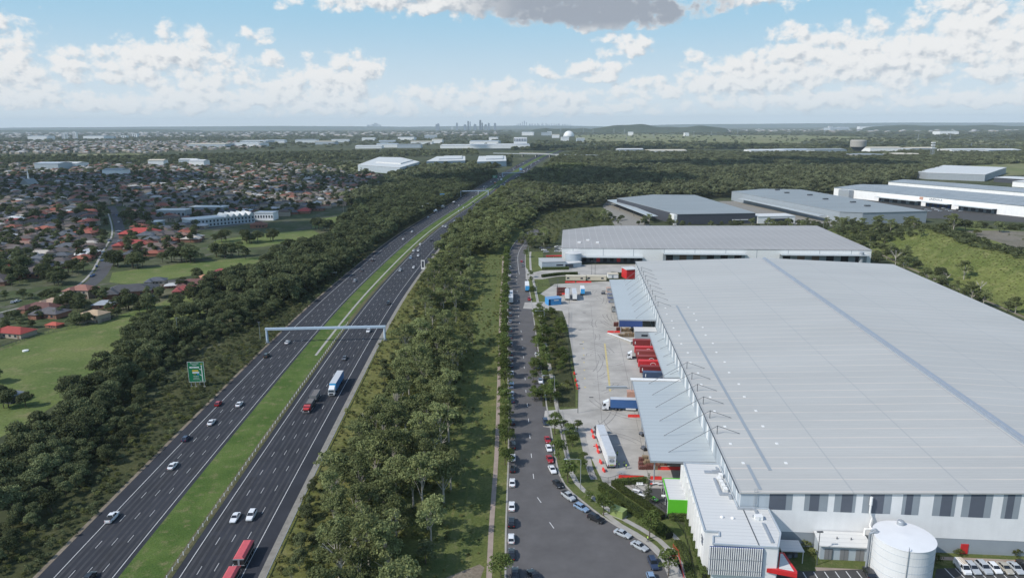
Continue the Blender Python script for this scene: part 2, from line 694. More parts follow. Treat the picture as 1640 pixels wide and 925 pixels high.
M_plateau = ground_mat('bare_plateau', [(.16, .145, .115), (.2, .18, .145), (.1, .11, .055)], scales=(0.03, 0.08), fine=0.6)
M_suburb = ground_mat('suburb_ground', [(.06, .08, .033), (.085, .095, .05), (.13, .125, .1)], scales=(0.02, 0.06), fine=0.15, finevar=0.35, contrast=(.4, .6))
M_meadow = ground_mat('far_meadow', [(.15, .17, .07), (.2, .195, .1), (.28, .25, .17)], scales=(0.004, 0.008), fine=0.05, finevar=0.3)
M_asph_hwy = basic('highway_asphalt', (.034, .036, .044), .85, var=.22, scale=.09, spec=.25, streak=(0.02, 0.02, 0.02))
M_asph = basic('street_asphalt', (.118, .113, .112), .9, var=.16, scale=.16, spec=.2)
M_asph_lot = basic('car_park_asphalt', (.075, .074, .072), .9, var=.2, scale=.3, spec=.2)
M_asph_far = basic('suburb_asphalt', (.08, .08, .085), .9, var=.15, scale=.1, spec=.2)
M_concrete = basic('yard_concrete', (.40, .38, .345), .85, var=.24, scale=.09, spec=.2)
M_conc2 = basic('kerb_concrete', (.36, .345, .315), .85, var=.15, scale=.6, spec=.2)
M_drain = basic('drain_concrete', (.25, .235, .205), .9, var=.22, scale=.5, spec=.2)
M_path = basic('path_paving', (.33, .265, .22), .9, var=.15, scale=.5, spec=.2)
M_white_line = basic('white_line_paint', (.6, .6, .585), .7, var=.2, scale=.8)
M_yellow_line = basic('yellow_line_paint', (.52, .43, .2), .7, var=.25, scale=1.2)
M_dark_line = basic('slab_joint', (.2, .19, .18), .9)


def structure(name, mb, mats, smooth=False):
    o = mb.build(name, mats, None, smooth)
    o['kind'] = 'structure'
    return o


g = MB()
# one sheet out to the horizon: rings of growing size
rings = [0, 400, 1200, 3000, 7000, 15000, 22000, 31000]
n = 48
vs = [(0, 0, 0)]
for r in rings[1:]:
    for i in range(n):
        a = 2 * math.pi * i / n
        vs.append((r * math.cos(a), r * math.sin(a), 0))
fs = [(0, 1 + i, 1 + (i + 1) % n) for i in range(n)]
for k in range(len(rings) - 2):
    b0, b1 = 1 + k * n, 1 + (k + 1) * n
    fs += [(b0 + i, b1 + i, b1 + (i + 1) % n, b0 + (i + 1) % n) for i in range(n)]
g.add(vs, fs)
structure('ground', g, M_ground)

# ---- the highway: its reference line is the inner line of the left carriageway
HW = [(-83.5, 0), (-86.5, 60), (-91.4, 143), (-95.4, 249), (-98.2, 358), (-98.2, 450), (-94.6, 583), (-88, 700), (-75.5, 832), (-67.5, 900),
      (-54, 1042), (-26, 1328), (-9, 1500), (18, 1750), (52, 2050), (110, 2500), (190, 3000)]
hw = smooth_pts(HW, 6.0)


def hwo(d):
    return offset_line(hw, d)


_hy = np.array([p[1] for p in hw])
_hx = np.array([p[0] for p in hw])


def hwx(y):
    return float(np.interp(y, _hy, _hx))


def hw_heading(y):
    return math.atan2(hwx(y + 8) - hwx(y - 8), 16.0)          # clockwise from +Y


def hw_off(x, y):
    return (x - hwx(y)) * math.cos(hw_heading(y))


g = MB()
g.strip(hwo(-17.2), hwo(1.3), .02)
structure('highway_carriageway', g, M_asph_hwy)
g = MB()
g.strip(hwo(13.6), hwo(33.2), .02)
structure('highway_carriageway', g, M_asph_hwy)
g = MB()
g.strip(hwo(1.3), hwo(13.6), .024)
structure('median', g, M_median)
g = MB()
near = [i for i, p in enumerate(hw) if p[1] < 1500]
a, b = hwo(33.2), hwo(35.0)
g.strip([a[i] for i in near], [b[i] for i in near], .035)
structure('drain_channel', g, M_drain)
g = MB()
a, b = hwo(-18.3), hwo(-17.2)
g.strip([a[i] for i in near], [b[i] for i in near], .03)
structure('road_verge', g, M_soil)
g = MB()
sel = [i for i, p in enumerate(hw) if 300 < p[1] < 1250]
a, b = hwo(8.3), hwo(9.4)
g.strip([a[i] for i in sel], [b[i] for i in sel], .032)
structure('median_drain', g, M_conc2)
# worn grass along the cable barrier
g = MB()
sel = [i for i, p in enumerate(hw) if p[1] < 900]
a, b = hwo(11.6), hwo(13.55)
g.strip([a[i] for i in sel], [b[i] for i in sel], .029)
structure('median_verge', g, ground_mat('worn_grass', [(.1, .1, .05), (.14, .125, .07), (.08, .1, .035)], scales=(.08, .4), fine=2.0))

g = MB()
for d in (-13.4, 0.0, 15.3, 29.4):
    w = .085
    a, b = hwo(d - w), hwo(d + w)
    sel = [i for i, p in enumerate(hw) if p[1] < 2300]
    g.strip([a[i] for i in sel], [b[i] for i in sel], .026)
cum = [0.0]
for p, q in zip(hw, hw[1:]):
    cum.append(cum[-1] + math.hypot(q[0] - p[0], q[1] - p[1]))


def hw_at(s, d):
    x = float(np.interp(s, cum, _hx))
    y = float(np.interp(s, cum, _hy))
    h = hw_heading(y)
    return x + d * math.cos(h), y - d * math.sin(h), h


for k, d in enumerate((-10.05, -6.7, -3.35, 18.8, 22.35, 25.9)):
    s = 60 + (k % 3) * 1.1
    while s < 1700:
        x0, y0, h = hw_at(s, d)
        x1, y1, _ = hw_at(s + 3.2, d)
        w = .06
        cx, sx = math.cos(h) * w, math.sin(h) * w
        g.quad((x0 - cx, y0 + sx, .026), (x0 + cx, y0 - sx, .026), (x1 + cx, y1 - sx, .026), (x1 - cx, y1 + sx, .026))
        s += 12.0
structure('lane_markings', g, M_white_line)

# wheel tracks worn into the lanes
g = MB()
sel = [i for i, p in enumerate(hw) if 60 < p[1] < 1300]
for d in (-11.7, -8.4, -5.0, -1.7, 17.0, 20.6, 24.1, 27.6):
    for s in (-.8, .8):
        a, b = hwo(d + s - .32), hwo(d + s + .32)
        g.strip([a[i] for i in sel], [b[i] for i in sel], .0235)
structure('wheel_tracks', g, basic('worn_asphalt', (.05, .05, .055), .8, var=.3, scale=.25, spec=.3))
g = MB()
rg = random.Random(14)
for k in range(26):
    d = rg.choice((-11.7, -8.4, -5.0, -1.7, 17.0, 20.6, 24.1, 27.6))
    s = rg.uniform(70, 520)
    L_ = rg.uniform(5, 22)
    q = [hw_at(s, d - 1.5), hw_at(s, d + 1.5), hw_at(s + L_, d + 1.5), hw_at(s + L_, d - 1.5)]
    g.quad(*[(p[0], p[1], .0205 + k * .0001) for p in q])
structure('asphalt_patches', g, basic('patched_asphalt', (.028, .029, .034), .9, var=.2, scale=.4))

# ---- land beside the highway
g = MB()
a, b = hwo(-40), hwo(-18.3)
sel = [i for i, p in enumerate(hw) if p[1] < 1500]
g.strip([a[i] for i in sel], [b[i] for i in sel], .012)
structure('highway_bank', g, M_scrub)

# strip between highway and street
SL = smooth_pts([(-1.6, 60)] + [tuple(P(x, y)[:2]) for x, y in ((811, 930), (811.5, 853), (813.7, 785), (815.5, 722), (815, 640), (814, 560), (813.5, 500), (814, 440), (816, 405))] + [(6.5, 640), (22, 700)], 6)
strip_l = [p for p in hwo(35.0) if p[1] < 720]
g = MB()
ys = np.arange(50, 720, 8.0)
sl_x = lambda y: float(np.interp(y, [p[1] for p in SL], [p[0] for p in SL]))
hwe = lambda y: float(np.interp(y, [p[1] for p in hwo(35.0)], [p[0] for p in hwo(35.0)]))
g.strip([(hwe(y), y) for y in ys], [(sl_x(y) - .3, y) for y in ys], .012)
structure('verge_land', g, M_rough)
g = MB()
g.strip([(hwe(y), y) for y in ys if y < 460], [(hwe(y) + 14 + 4 * math.sin(y * .05), y) for y in ys if y < 460], .02)
structure('grass_slope', g, M_slope)
g = MB()
g.strip([(-18.6 + .004 * y + 1.2 * math.sin(y * .03), y) for y in ys if y < 640], [(-12 + .006 * y + .8 * math.sin(y * .04), y) for y in ys if y < 640], .02)
structure('grass_track', g, M_lawn)
g = MB()
for k, (x0, w) in enumerate(((-15.5, .7), (-12.6, .6))):
    yy = [y for y in ys if y < 300]
    g.strip([(x0 + .9 * math.sin(y * .03), y) for y in yy], [(x0 + w + .9 * math.sin(y * .03 + .2), y) for y in yy], .026)
structure('wheel_track', g, M_rough)
g = MB()
g.sheet(pxpoly([(700, 930), (735, 916), (768, 903), (776, 908), (768, 930)]), .03)
structure('bare_patch', g, M_soil)
# footpath left of the street
g = MB()
yy = [y for y in ys if y < 560]
g.strip([(sl_x(y) - 4.6, y) for y in yy], [(sl_x(y) - 3.3, y) for y in yy], .05)
structure('footpath', g, M_path)

# ---- the street
SR = [(39, 120)] + [tuple(P(x, y)[:2]) for x, y in ((1075, 930), (1064, 905), (1052, 888), (1036, 872), (1010, 855), (985, 841), (960, 825), (932, 803), (916, 790), (903, 776), (893.5, 757), (888, 730), (884.5, 710), (879, 675), (874.5, 651), (871.6, 629), (861, 559), (856, 524), (850, 481), (843.5, 443), (841, 427))] + [(11.5, 575), (18, 640), (33, 690)]
SRs = smooth_pts(SR, 4)
poly = SL + [(22, 700)] + SRs[::-1] + [(60, 60)]
g = MB()
g.sheet(poly, .02)
structure('street', g, M_asph)
g = MB()
g.strip(offset_line(SL, -.45), SL, .14)
b = offset_line(SL, 0.0)
g.strip(SL, b, .14, .02)
o = structure('kerb', g, M_conc2)
g = MB()
kR = [p for p in SRs if p[1] < 572]
g.strip(kR, offset_line(kR, .5), .14)
g.strip(kR, offset_line(kR, 0.02), .02, .14)
structure('kerb', g, M_conc2)
g = MB()
for (px, py) in [(825, 530.5), (836, 543), (837.4, 556.5), (838.5, 571.5), (839.6, 588), (841, 606), (842.3, 626), (844.5, 648), (846.5, 672.5), (848.6, 699), (851, 729), (854.3, 762), (863.6, 800), (883.6, 840.5),
                 (832, 517), (830.7, 506), (830, 494), (829, 481.5), (828.5, 466.5), (828, 454), (827.5, 448), (827.4, 443), (827, 437.5)]:
    if py == 530.5:
        px = 834.6
    p = P(px, py)
    t = P(px + (8 if py > 780 else 1.3), py + 11)
    d = Vector((t.x - p.x, t.y - p.y, 0)).normalized()
    nn = Vector((-d.y, d.x, 0)) * .1
    a, b = p - d * 1.5, p + d * 1.5
    g.quad(a - nn, b - nn, b + nn, a + nn)
for i in range(len(g.v)):
    g.v[i] = (g.v[i][0], g.v[i][1], .027)
lm = smooth_pts([(5.0, 480), (4.4, 520), (5, 560), (9, 600), (16, 640)], 3)
g.strip(lm, offset_line(lm, .2), .027)
structure('lane_markings', g, M_white_line)

# right-hand verge of the street, footpath, crossings
g = MB()
vr = [p for p in SRs if p[1] < 572]
g.strip(offset_line(vr, .5), offset_line(vr, 14), .016)
structure('verge_land', g, M_lawn)
g = MB()
g.strip(offset_line(vr, 3.2), offset_line(vr, 4.7), .05)
structure('footpath', g, M_conc2)

# ---- concrete yard beside the big warehouse
yard = [E(24, -12), E(22, -24), E(27, -31), E(50, -35.5), E(62, -36), E(66, -50), E(80, -50), E(83, -38), E(100, -38), E(160, -41), E(200, -43.5), E(222, -46), E(226, -68), E(240, -68), E(243, -50),
        E(262, -60), E(290, -52), E(300, -20), E(300, 1), E(24, 1)]
g = MB()
g.sheet([tuple(p[:2]) for p in yard], .045)
structure('yard', g, M_concrete)
g = MB()                                                      # slab joints
for u in np.arange(30, 296, 12.0):
    a, b = E(u, -38 if u > 82 else -30), E(u, -1)
    g.strip([(a.x, a.y), (b.x, b.y)], [(a.x + EU.x * .12, a.y + EU.y * .12), (b.x + EU.x * .12, b.y + EU.y * .12)], .049)
for v in (-30, -18):
    a, b = E(40 if v < -20 else 26, v), E(240, v)
    g.strip([(a.x, a.y), (b.x, b.y)], [(a.x + EV.x * .12, a.y + EV.y * .12), (b.x + EV.x * .12, b.y + EV.y * .12)], .049)
structure('yard_joints', g, M_dark_line)
g = MB()
a, b = E(101, -26), E(163, -25.5)
g.strip([(a.x, a.y), (b.x, b.y)], [(a.x + EV.x * .75, a.y + EV.y * .75), (b.x + EV.x * .75, b.y + EV.y * .75)], .053)
for k in range(7):
    a, b = E(104 + k * 10, -35.5), E(105.5 + k * 10, -35.5)
    g.strip([(a.x, a.y), (b.x, b.y)], [(a.x + EV.x * .6, a.y + EV.y * .6), (b.x + EV.x * .6, b.y + EV.y * .6)], .053)
structure('yard_markings', g, M_yellow_line)
g = MB()
rg = random.Random(19)
for k in range(26):                                           # turning trucks leave dark tyre marks
    u0, v0 = rg.uniform(45, 270), rg.uniform(-30, -20)
    r, a0, sw = rg.uniform(12, 40), rg.uniform(0, 6.28), rg.uniform(.4, 1.0)
    ln = []
    for j in range(13):
        a = a0 + sw * j / 12
        u, v = u0 + r * (math.cos(a) - math.cos(a0 + sw / 2)), v0 + r * .6 * (math.sin(a) - math.sin(a0 + sw / 2))
        ln.append(tuple(E(u, min(-8, max(-33, v)))[:2]))
    if len(set(ln)) == 13:
        for s in (-1.0, 1.0):
            g.strip(offset_line(ln, s - .16), offset_line(ln, s + .16), .0475 + k * .00003)
structure('tyre_marks', g, basic('tyre_mark', (.25, .24, .225), .9, var=.3, scale=.4))
# second yard in front of the farther warehouse, with its drive to the street
g = MB()
g.sheet([tuple(P(x, y)[:2]) for x, y in [(842, 428), (850, 437), (870, 432.5), (905, 430), (925, 423.5), (1020, 423), (1030, 440), (1000, 442), (935, 440), (890, 443), (868, 447), (842, 447)]], .04)
structure('yard', g, M_concrete)

# lot at the bottom right
g = MB()
lot = pxpoly([(1250, 930), (1262, 913), (1405, 911), (1440, 940), (1500, 940), (1500, 911), (1535, 907), (1800, 914), (1800, 1000), (1250, 1000)])
g.sheet(pxpoly([(1236, 905), (1286, 914), (1405, 910), (1412, 925), (1420, 1000), (1180, 1000)]), .03)
g.sheet(pxpoly([(1500, 910), (1640, 905), (1800, 912), (1800, 1000), (1480, 1000)]), .03)
structure('car_park', g, M_asph_lot)
g = MB()
g.sheet(pxpoly([(1225, 862), (1900, 905), (1900, 1000), (1225, 1000)]), .014)
structure('lawn', g, M_lawn)
g = MB()
g.sheet([tuple(E(u, v)[:2]) for u, v in [(-11.5, 16), (-11.5, 30.5), (-14, 40), (-24, 45), (-24, 30), (-8.2, 30.6), (-8.2, 16)]], .022)
g.sheet([tuple(E(u, v)[:2]) for u, v in [(-1.6, 42), (-1.6, 130), (-3.0, 130), (-3.0, 42)]], .034)
structure('paving', g, M_path)
g = MB()
for k in range(9):
    x = 1286 + k * 17.2
    a, b = P(x, 915.5 - k * .35), P(x + 9 + k * .8, 931)
    d = Vector((1, 0, 0)) * .11
    g.quad(a - d, a + d, b + d, b - d)
for k in range(9):
    x = 1513 + k * 16.9
    a, b = P(x, 909.5), P(x + 22, 932)
    d = Vector((1, 0, 0)) * .11
    g.quad(a - d, a + d, b + d, b - d)
g.v = [(x, y, .038) for x, y, z in g.v]
structure('bay_markings', g, M_white_line)

g = MB()
g.sheet(pxpoly([(1478, 349), (1640, 356), (1700, 350), (1640, 334), (1560, 327), (1400, 318), (1344, 315), (1400, 328), (1486, 341)]), .03)
structure('car_park', g, M_asph_lot)
g = MB()
g.sheet([tuple(E(u, v)[:2]) for u, v in [(84, -39), (84, -51), (110, -52.5), (150, -53.5), (218, -57), (222, -48), (160, -42.5), (100, -39)]], .03)
structure('garden_bed', g, M_scrub)

# ---- playing fields and parks left of the highway
for nm, pts in (('field', [(-60, 575), (0, 556), (90, 524), (150, 512), (180, 508), (300, 470), (330, 500), (250, 560), (170, 600), (100, 640), (40, 680), (-20, 710), (-80, 720)]),
                ('field', [(175, 452), (180, 436), (300, 420), (420, 411), (520, 385), (540, 400), (430, 430), (300, 442), (215, 456)]),
                ('field', [(330, 400), (345, 385), (420, 374), (500, 368), (520, 378), (420, 395)]),
                ('field', [(500, 352), (585, 340), (595, 350), (540, 362), (500, 366)]),
                ('meadow', [(505, 272), (560, 262), (590, 262), (575, 275), (520, 279)]),
                ('meadow', [(470, 246), (600, 243), (605, 248), (480, 252)])):
    g = MB()
    g.sheet(pxpoly(pts), .018)
    structure(nm, g, M_field if nm == 'field' else M_meadow)
# rough clearing left of warehouse in the middle distance
g = MB()
g.sheet(pxpoly([(830, 392), (845, 345), (905, 330), (960, 332), (985, 350), (1000, 362), (900, 366), (890, 392)]), .018)
structure('clearing', g, ground_mat('clearing_grass', [(.06, .072, .028), (.085, .09, .035), (.11, .105, .05)], scales=(.02, .1), fine=.4))
# far pale meadows and cleared land
for pts in ([(925, 229), (920, 217), (1010, 214), (1130, 216.5), (1290, 222), (1280, 231), (1130, 229.5), (1010, 231)],
            [(1150, 217), (1300, 216), (1420, 221), (1640, 226), (1640, 232), (1400, 226), (1200, 226)],
            [(1500, 266), (1640, 254), (1760, 256), (1740, 275), (1600, 282)],
            [(0, 249), (220, 246), (230, 249), (10, 252)]):
    g = MB()
    g.sheet(pxpoly(pts), .05 + pts[0][0] * .0001)
    structure('meadow', g, M_meadow)
# suburb floor
g = MB()
g.sheet(pxpoly([(-420, 545), (0, 548), (90, 520), (180, 505), (200, 460), (300, 440), (420, 400), (520, 360), (600, 330), (700, 300), (660, 275), (560, 268), (430, 262), (-300, 255), (-700, 262), (-900, 300), (-700, 420)]), .015)
structure('suburb_land', g, M_suburb)
# suburb streets
for pts, w in (([(178, 330), (188, 352), (192, 375), (180, 400), (160, 440), (120, 470), (60, 490), (-60, 520)], 9),
               ([(125, 475), (190, 462), (250, 452), (300, 448)], 6),
               ([(-200, 405), (0, 390), (90, 385), (182, 382)], 6),
               ([(-200, 350), (0, 345), (100, 342), (185, 345), (300, 330), (470, 318)], 6),
               ([(185, 372), (250, 372), (330, 366), (430, 352)], 6),
               ([(190, 330), (192, 312), (180, 300)], 7)):
    ln = smooth_pts([P(x, y) for x, y in pts], 8)
    g = MB()
    g.strip(offset_line(ln, -w / 2), offset_line(ln, w / 2), .024)
    structure('road', g, M_asph_far)
    g = MB()
    g.strip(offset_line(ln, w / 2 + 1.5), offset_line(ln, w / 2 + 3), .03)
    structure('footpath', g, M_conc2)

# ---- the grassy hill right of the big warehouse, in estate axes
nu, nv = 60, 44
us = np.linspace(110, 560, nu)
vv = np.linspace(196, 520, nv)


def sstep(a, b, x):
    t = min(1, max(0, (x - a) / (b - a)))
    return t * t * (3 - 2 * t)


def hill_z(u, v):
    f = sstep(203, 249 + 4 * math.sin(u * .035), v) * sstep(505, 455 + 10 * math.sin(v * .05), u) * sstep(60, 140, u)
    return 14.5 * f + .5 * math.sin(u * .09 + v * .06) * f


vs, fs = [], []
for u in us:
    for v in vv:
        q = E(u, v, hill_z(u, v) + .02)
        vs.append(tuple(q))
for i in range(nu - 1):
    for j in range(nv - 1):
        a = i * nv + j
        fs.append((a, a + 1, a + nv + 1, a + nv))
g = MB().add(vs, fs)
M_hill = ground_mat('hill_grass', [(.105, .13, .036), (.15, .168, .052), (.2, .2, .08)], scales=(.04, .16), fine=.5, finevar=.4, stretch=(1, 1, 1))
o = structure('hill', g, [M_hill, M_plateau], True)
o.data.polygons.foreach_set('material_index', [1 if (j > 9 and us[i] < 440) else 0 for i in range(nu - 1) for j in range(nv - 1)])
g = MB()
tr = [P(1490, 415), P(1540, 432), P(1600, 460), P(1660, 495)]
pts = [toE(p) for p in tr]
ln = smooth_pts([tuple(E(u, v)[:2]) for u, v in [(430, 203), (380, 200), (330, 199), (280, 199), (200, 199)]], 8)
g.strip(ln, offset_line(ln, 2.2), .05)
structure('gravel_track', g, M_soil)

# ---- distant hills on the horizon
for pts, zc, dist, nm in (([(930, 1.5), (985, 7), (1040, 8), (1130, 7.5), (1145, 2)], 0, 9000, 'hill'),):
    pass


def far_ridge(name, x0, x1, ypx, dist, seed, depth=1500, colmat=None, amp=1.0):
    """a low wooded ridge: px from x0 to x1, crest ypx pixels above the horizon line, at `dist` metres"""
    rg = random.Random(seed)
    nn = 70
    rows = 8
    vs, fs = [], []
    ph = [rg.uniform(0, 6.28) for _ in range(4)]
    for i in range(nn):
        t = i / (nn - 1)
        px = x0 + (x1 - x0) * t
        ax = (px - 820) / FPX * math.cos(PITCH)
        prof = (math.sin(math.pi * t) ** .3) * (1 + .22 * amp * math.sin(5 * t + ph[0]) + .12 * amp * math.sin(13 * t + ph[1]) + .06 * amp * math.sin(31 * t + ph[2]))
        for k in range(rows):
            s = k / (rows - 1)
            d = dist + depth * s
            h = (CAM_H + ypx * dist / FPX) * prof * math.sin(math.pi * s) ** 1.2
            vs.append((ax * d, d, max(h, 0) - 1))
    for i in range(nn - 1):
        for k in range(rows - 1):
            a = i * rows + k
            fs.append((a, a + rows, a + rows + 1, a + 1))
    g = MB().add(vs, fs)
    return structure(name, g, colmat or M_wood, True)


M_wood = ground_mat('far_woodland', [(.04, .055, .032), (.06, .075, .042), (.085, .092, .055)], scales=(.004, .012), fine=.03, finevar=.45)
far_ridge('hill', 945, 1170, .5, 9000, 3, 1400)
far_ridge('hill', 850, 1000, -4.5, 9500, 4, 1200)
far_ridge('hills', -200, 700, 1.0, 24000, 5, 3000, amp=.3)
far_ridge('hills', 600, 1000, -.5, 26000, 6, 3000, amp=.4)
far_ridge('hills', 1000, 1850, 2.0, 25000, 7, 3000, amp=.4)
far_ridge('hills', 1380, 1700, -2, 10000, 8, 1500, amp=.7)
far_ridge('hills', -200, 330, -3, 14000, 9, 2000, amp=.6)
# ------------------------------------------------------------------ trees and plants
LF_euc = leaf_mat('eucalypt_leaf', (.066, .088, .036), (.25, .275, .12), .45, .28)
LF_dark = leaf_mat('dark_leaf', (.044, .06, .031), (.16, .18, .088), .45, .25)
LF_wood = leaf_mat('woodland_leaf', (.068, .086, .047), (.225, .24, .13), .45, .24)
LF_street = leaf_mat('street_tree_leaf', (.06, .088, .028), (.15, .19, .06), .35, .25)
LF_shrub = leaf_mat('shrub_leaf', (.07, .088, .028), (.19, .2, .075), .4, .25)
LF_hedge = leaf_mat('hedge_leaf', (.05, .07, .025), (.11, .14, .046), .35, .2)
LF_grass = leaf_mat('tussock', (.12, .13, .045), (.27, .26, .11), .35, .3)
LF_brown = leaf_mat('brown_leaf', (.05, .045, .028), (.11, .095, .06), .35, .2)
M_bark = basic('pale_bark', (.42, .385, .33), .85, var=.3, scale=.8)
M_bark2 = basic('dark_bark', (.1, .08, .06), .9, var=.25, scale=.8)
M_dead = basic('dead_wood', (.5, .46, .42), .85, var=.2, scale=.5)


def leaf_quads(pts, outw, size, rng, up=.35, rand=.8, aspect=1.25):
    """one small quad per point; pts, outw: (n, 3)"""
    n = len(pts)
    nm = outw * .7 + rng.normal(0, rand, (n, 3)) * .7
    nm[:, 2] += up
    nm /= np.linalg.norm(nm, axis=1)[:, None] + 1e-9
    ref = rng.normal(0, 1, (n, 3))
    a = np.cross(nm, ref)
    a /= np.linalg.norm(a, axis=1)[:, None] + 1e-9
    b = np.cross(nm, a)
    s = (size * rng.uniform(.6, 1.25, n))[:, None] * .5
    v = np.stack([pts - a * s * aspect, pts - b * s, pts + a * s * aspect, pts + b * s], 1)
    return v.reshape(-1, 3)


def clump_points(c, r, n, rng, flat=.75, hollow=.55):
    d = rng.normal(0, 1, (n, 3))
    d /= np.linalg.norm(d, axis=1)[:, None]
    d[:, 2] = np.where(d[:, 2] < -.35, -d[:, 2] * .6, d[:, 2])
    rad = (hollow + (1 - hollow) * rng.random(n) ** .6)[:, None]
    p = d * rad * r
    p[:, 2] *= flat
    return p + c, d


def crown_mesh(name, clumps, n_per, size, seed, up=.35, flat=.75, hollow=.5):
    rng = np.random.default_rng(seed)
    V = []
    for c, r in clumps:
        k = max(12, int(n_per * (r / 1.5) ** 2))
        p, d = clump_points(np.array(c, float), r, k, rng, flat, hollow)
        V.append(leaf_quads(p, d, size, rng, up))
    V = np.concatenate(V)
    F = np.arange(len(V)).reshape(-1, 4)
    return np_mesh(name, V, F)


def trunk_mesh(name, H, r0, limbs, seed, lean=.04, top=.8):
    """tapered trunk with limbs that run to the given crown clumps"""
    rg = random.Random(seed)
    mb = MB()
    pts = [Vector((0, 0, -.3))]
    nseg = 5
    for i in range(1, nseg + 1):
        pts.append(Vector((rg.uniform(-1, 1) * lean * H * .35 * i / nseg, rg.uniform(-1, 1) * lean * H * .35 * i / nseg, H * top * i / nseg)))
    for i in range(nseg):
        mb.tube(pts[i], pts[i + 1], r0 * (1 - .8 * i / nseg), r0 * (1 - .8 * (i + 1) / nseg), 6, 0, False)
    for c, r in limbs:
        c = Vector(c)
        z0 = min(max(c.z * rg.uniform(.42, .68), H * .18), H * top * .92)
        f = z0 / (H * top) * nseg
        k = min(int(f), nseg - 1)
        base = pts[k].lerp(pts[k + 1], f - k)
        mid = base.lerp(c, .55) + Vector((0, 0, .07 * H * rg.uniform(.2, 1)))
        rr = r0 * .42 * (1 - .5 * z0 / H)
        mb.tube(base, mid, rr, rr * .6, 5, 0, False)
        mb.tube(mid, c, rr * .6, rr * .2, 5, 0, False)
    return mb.mesh(name)


def euc_clumps(rg, H, W):
    out = []
    nl = rg.randint(7, 10)
    for i in range(nl):
        a = 2 * math.pi * i / nl + rg.uniform(-.4, .4)
        d = W * .5 * rg.uniform(.35, .95)
        z = H * rg.uniform(.5, .93) - d * .12
        out.append(((d * math.cos(a), d * math.sin(a), z), W * rg.uniform(.15, .24)))
    for i in range(4):
        out.append(((rg.uniform(-.15, .15) * W, rg.uniform(-.15, .15) * W, H * rg.uniform(.78, .96)), W * rg.uniform(.16, .22)))
    big = list(out)
    for c, r in big:
        for _ in range(2):
            a = rg.uniform(0, 6.28)
            out.append(((c[0] + r * math.cos(a), c[1] + r * math.sin(a), c[2] + r * rg.uniform(-.5, .5)), r * rg.uniform(.4, .62)))
    return out, big


def dome_clumps(rg, H, W, base=.18):
    out = []
    n = rg.randint(13, 18)
    for i in range(n):
        a = rg.uniform(0, 6.28)
        t = rg.random() ** .8
        z = H * (base + .14 + (.98 - base - .24) * t)
        rmax = W * .5 * math.sqrt(max(.05, 1 - ((t - .3) / .78) ** 2))
        d = rmax * rg.uniform(.45, .85)
        out.append(((d * math.cos(a), d * math.sin(a), z), W * rg.uniform(.15, .25)))
    out.append(((0, 0, H * .86), W * .22))
    out.append(((0, 0, H * .55), W * .3))
    return out, out[:7]


def cone_clumps(rg, H, W):
    out = []
    for i in range(16):
        t = i / 15
        a = rg.uniform(0, 6.28)
        d = W * .22 * (1 - t * .8)
        out.append(((d * math.cos(a), d * math.sin(a), H * (.12 + .8 * t)), W * .36 * (1 - t * .72) + .12))
    return out, out[:3]


def make_trees(name, label, cat, n, kind, H, W, npc, size, leaf, bark, r0, seed, **kw):
    """n model trees of one kind: Empty > trunk, crown"""
    res = []
    for i in range(n):
        rg = random.Random(seed * 100 + i)
        h, w = H * rg.uniform(.85, 1.15), W * rg.uniform(.85, 1.15)
        cl, limbs = {'euc': euc_clumps, 'dome': dome_clumps, 'cone': cone_clumps}[kind](rg, h, w)
        t = thing(name, label, cat, (0, -600, 0))
        tr = link('trunk', trunk_mesh(name + '_trunk', h, r0, limbs, seed * 7 + i), [bark], t)
        cr = link('crown', crown_mesh(name + '_crown', cl, npc, size, seed * 13 + i, **kw), [leaf], t)
        res.append([t, False, cr.data])
    return res


def plant(models, x, y, rz, sc, label, group, z=0.0):
    m = models[rnd.randrange(len(models))]
    s = sc if isinstance(sc, (tuple, list)) else (sc * rnd.uniform(.92, 1.08), sc * rnd.uniform(.92, 1.08), sc)
    if not m[1]:
        m[1] = True
        o = m[0]
        kids(o)
        o.location = (x, y, z)
        o.rotation_euler = (0, 0, rz)
        o.scale = s
        tag(o, label, None, group)
        return o
    return copy_tree(m[0], (x, y, z), rz, label, group, s)


EUC = make_trees('eucalyptus_tree', 'tall eucalyptus with pale forked trunk in the belt beside the street', 'tree', 9, 'euc', 14.0, 9.4, 90, .44, LF_euc, M_bark, .34, 1)
DRK = make_trees('bushy_tree', 'dark bushy tree', 'tree', 7, 'dome', 9.5, 8.5, 105, .46, LF_dark, M_bark2, .25, 2)
STR = make_trees('street_tree', 'round street tree', 'tree', 5, 'dome', 5.8, 4.6, 150, .3, LF_street, M_bark2, .14, 3)
GDN = make_trees('garden_tree', 'dark garden tree', 'tree', 5, 'dome', 9.0, 8.0, 45, .75, LF_dark, M_bark2, .25, 4)


def alias(models, name):
    out = []
    for m in models:
        t = thing(name, 'dark bushy tree', 'tree', (0, -600, 0))
        for ch in m[0].children:
            c = ch.copy()
            COL.objects.link(c)
            c.parent = t
        out.append([t, False, None])
    return out


RSD = alias(DRK, 'roadside_tree')
GRV = alias(DRK, 'grove_tree')
SHR = make_trees('shrub', 'low rounded shrub', 'shrub', 4, 'dome', 2.6, 3.4, 120, .28, LF_shrub, M_bark2, .06, 5, up=.5)


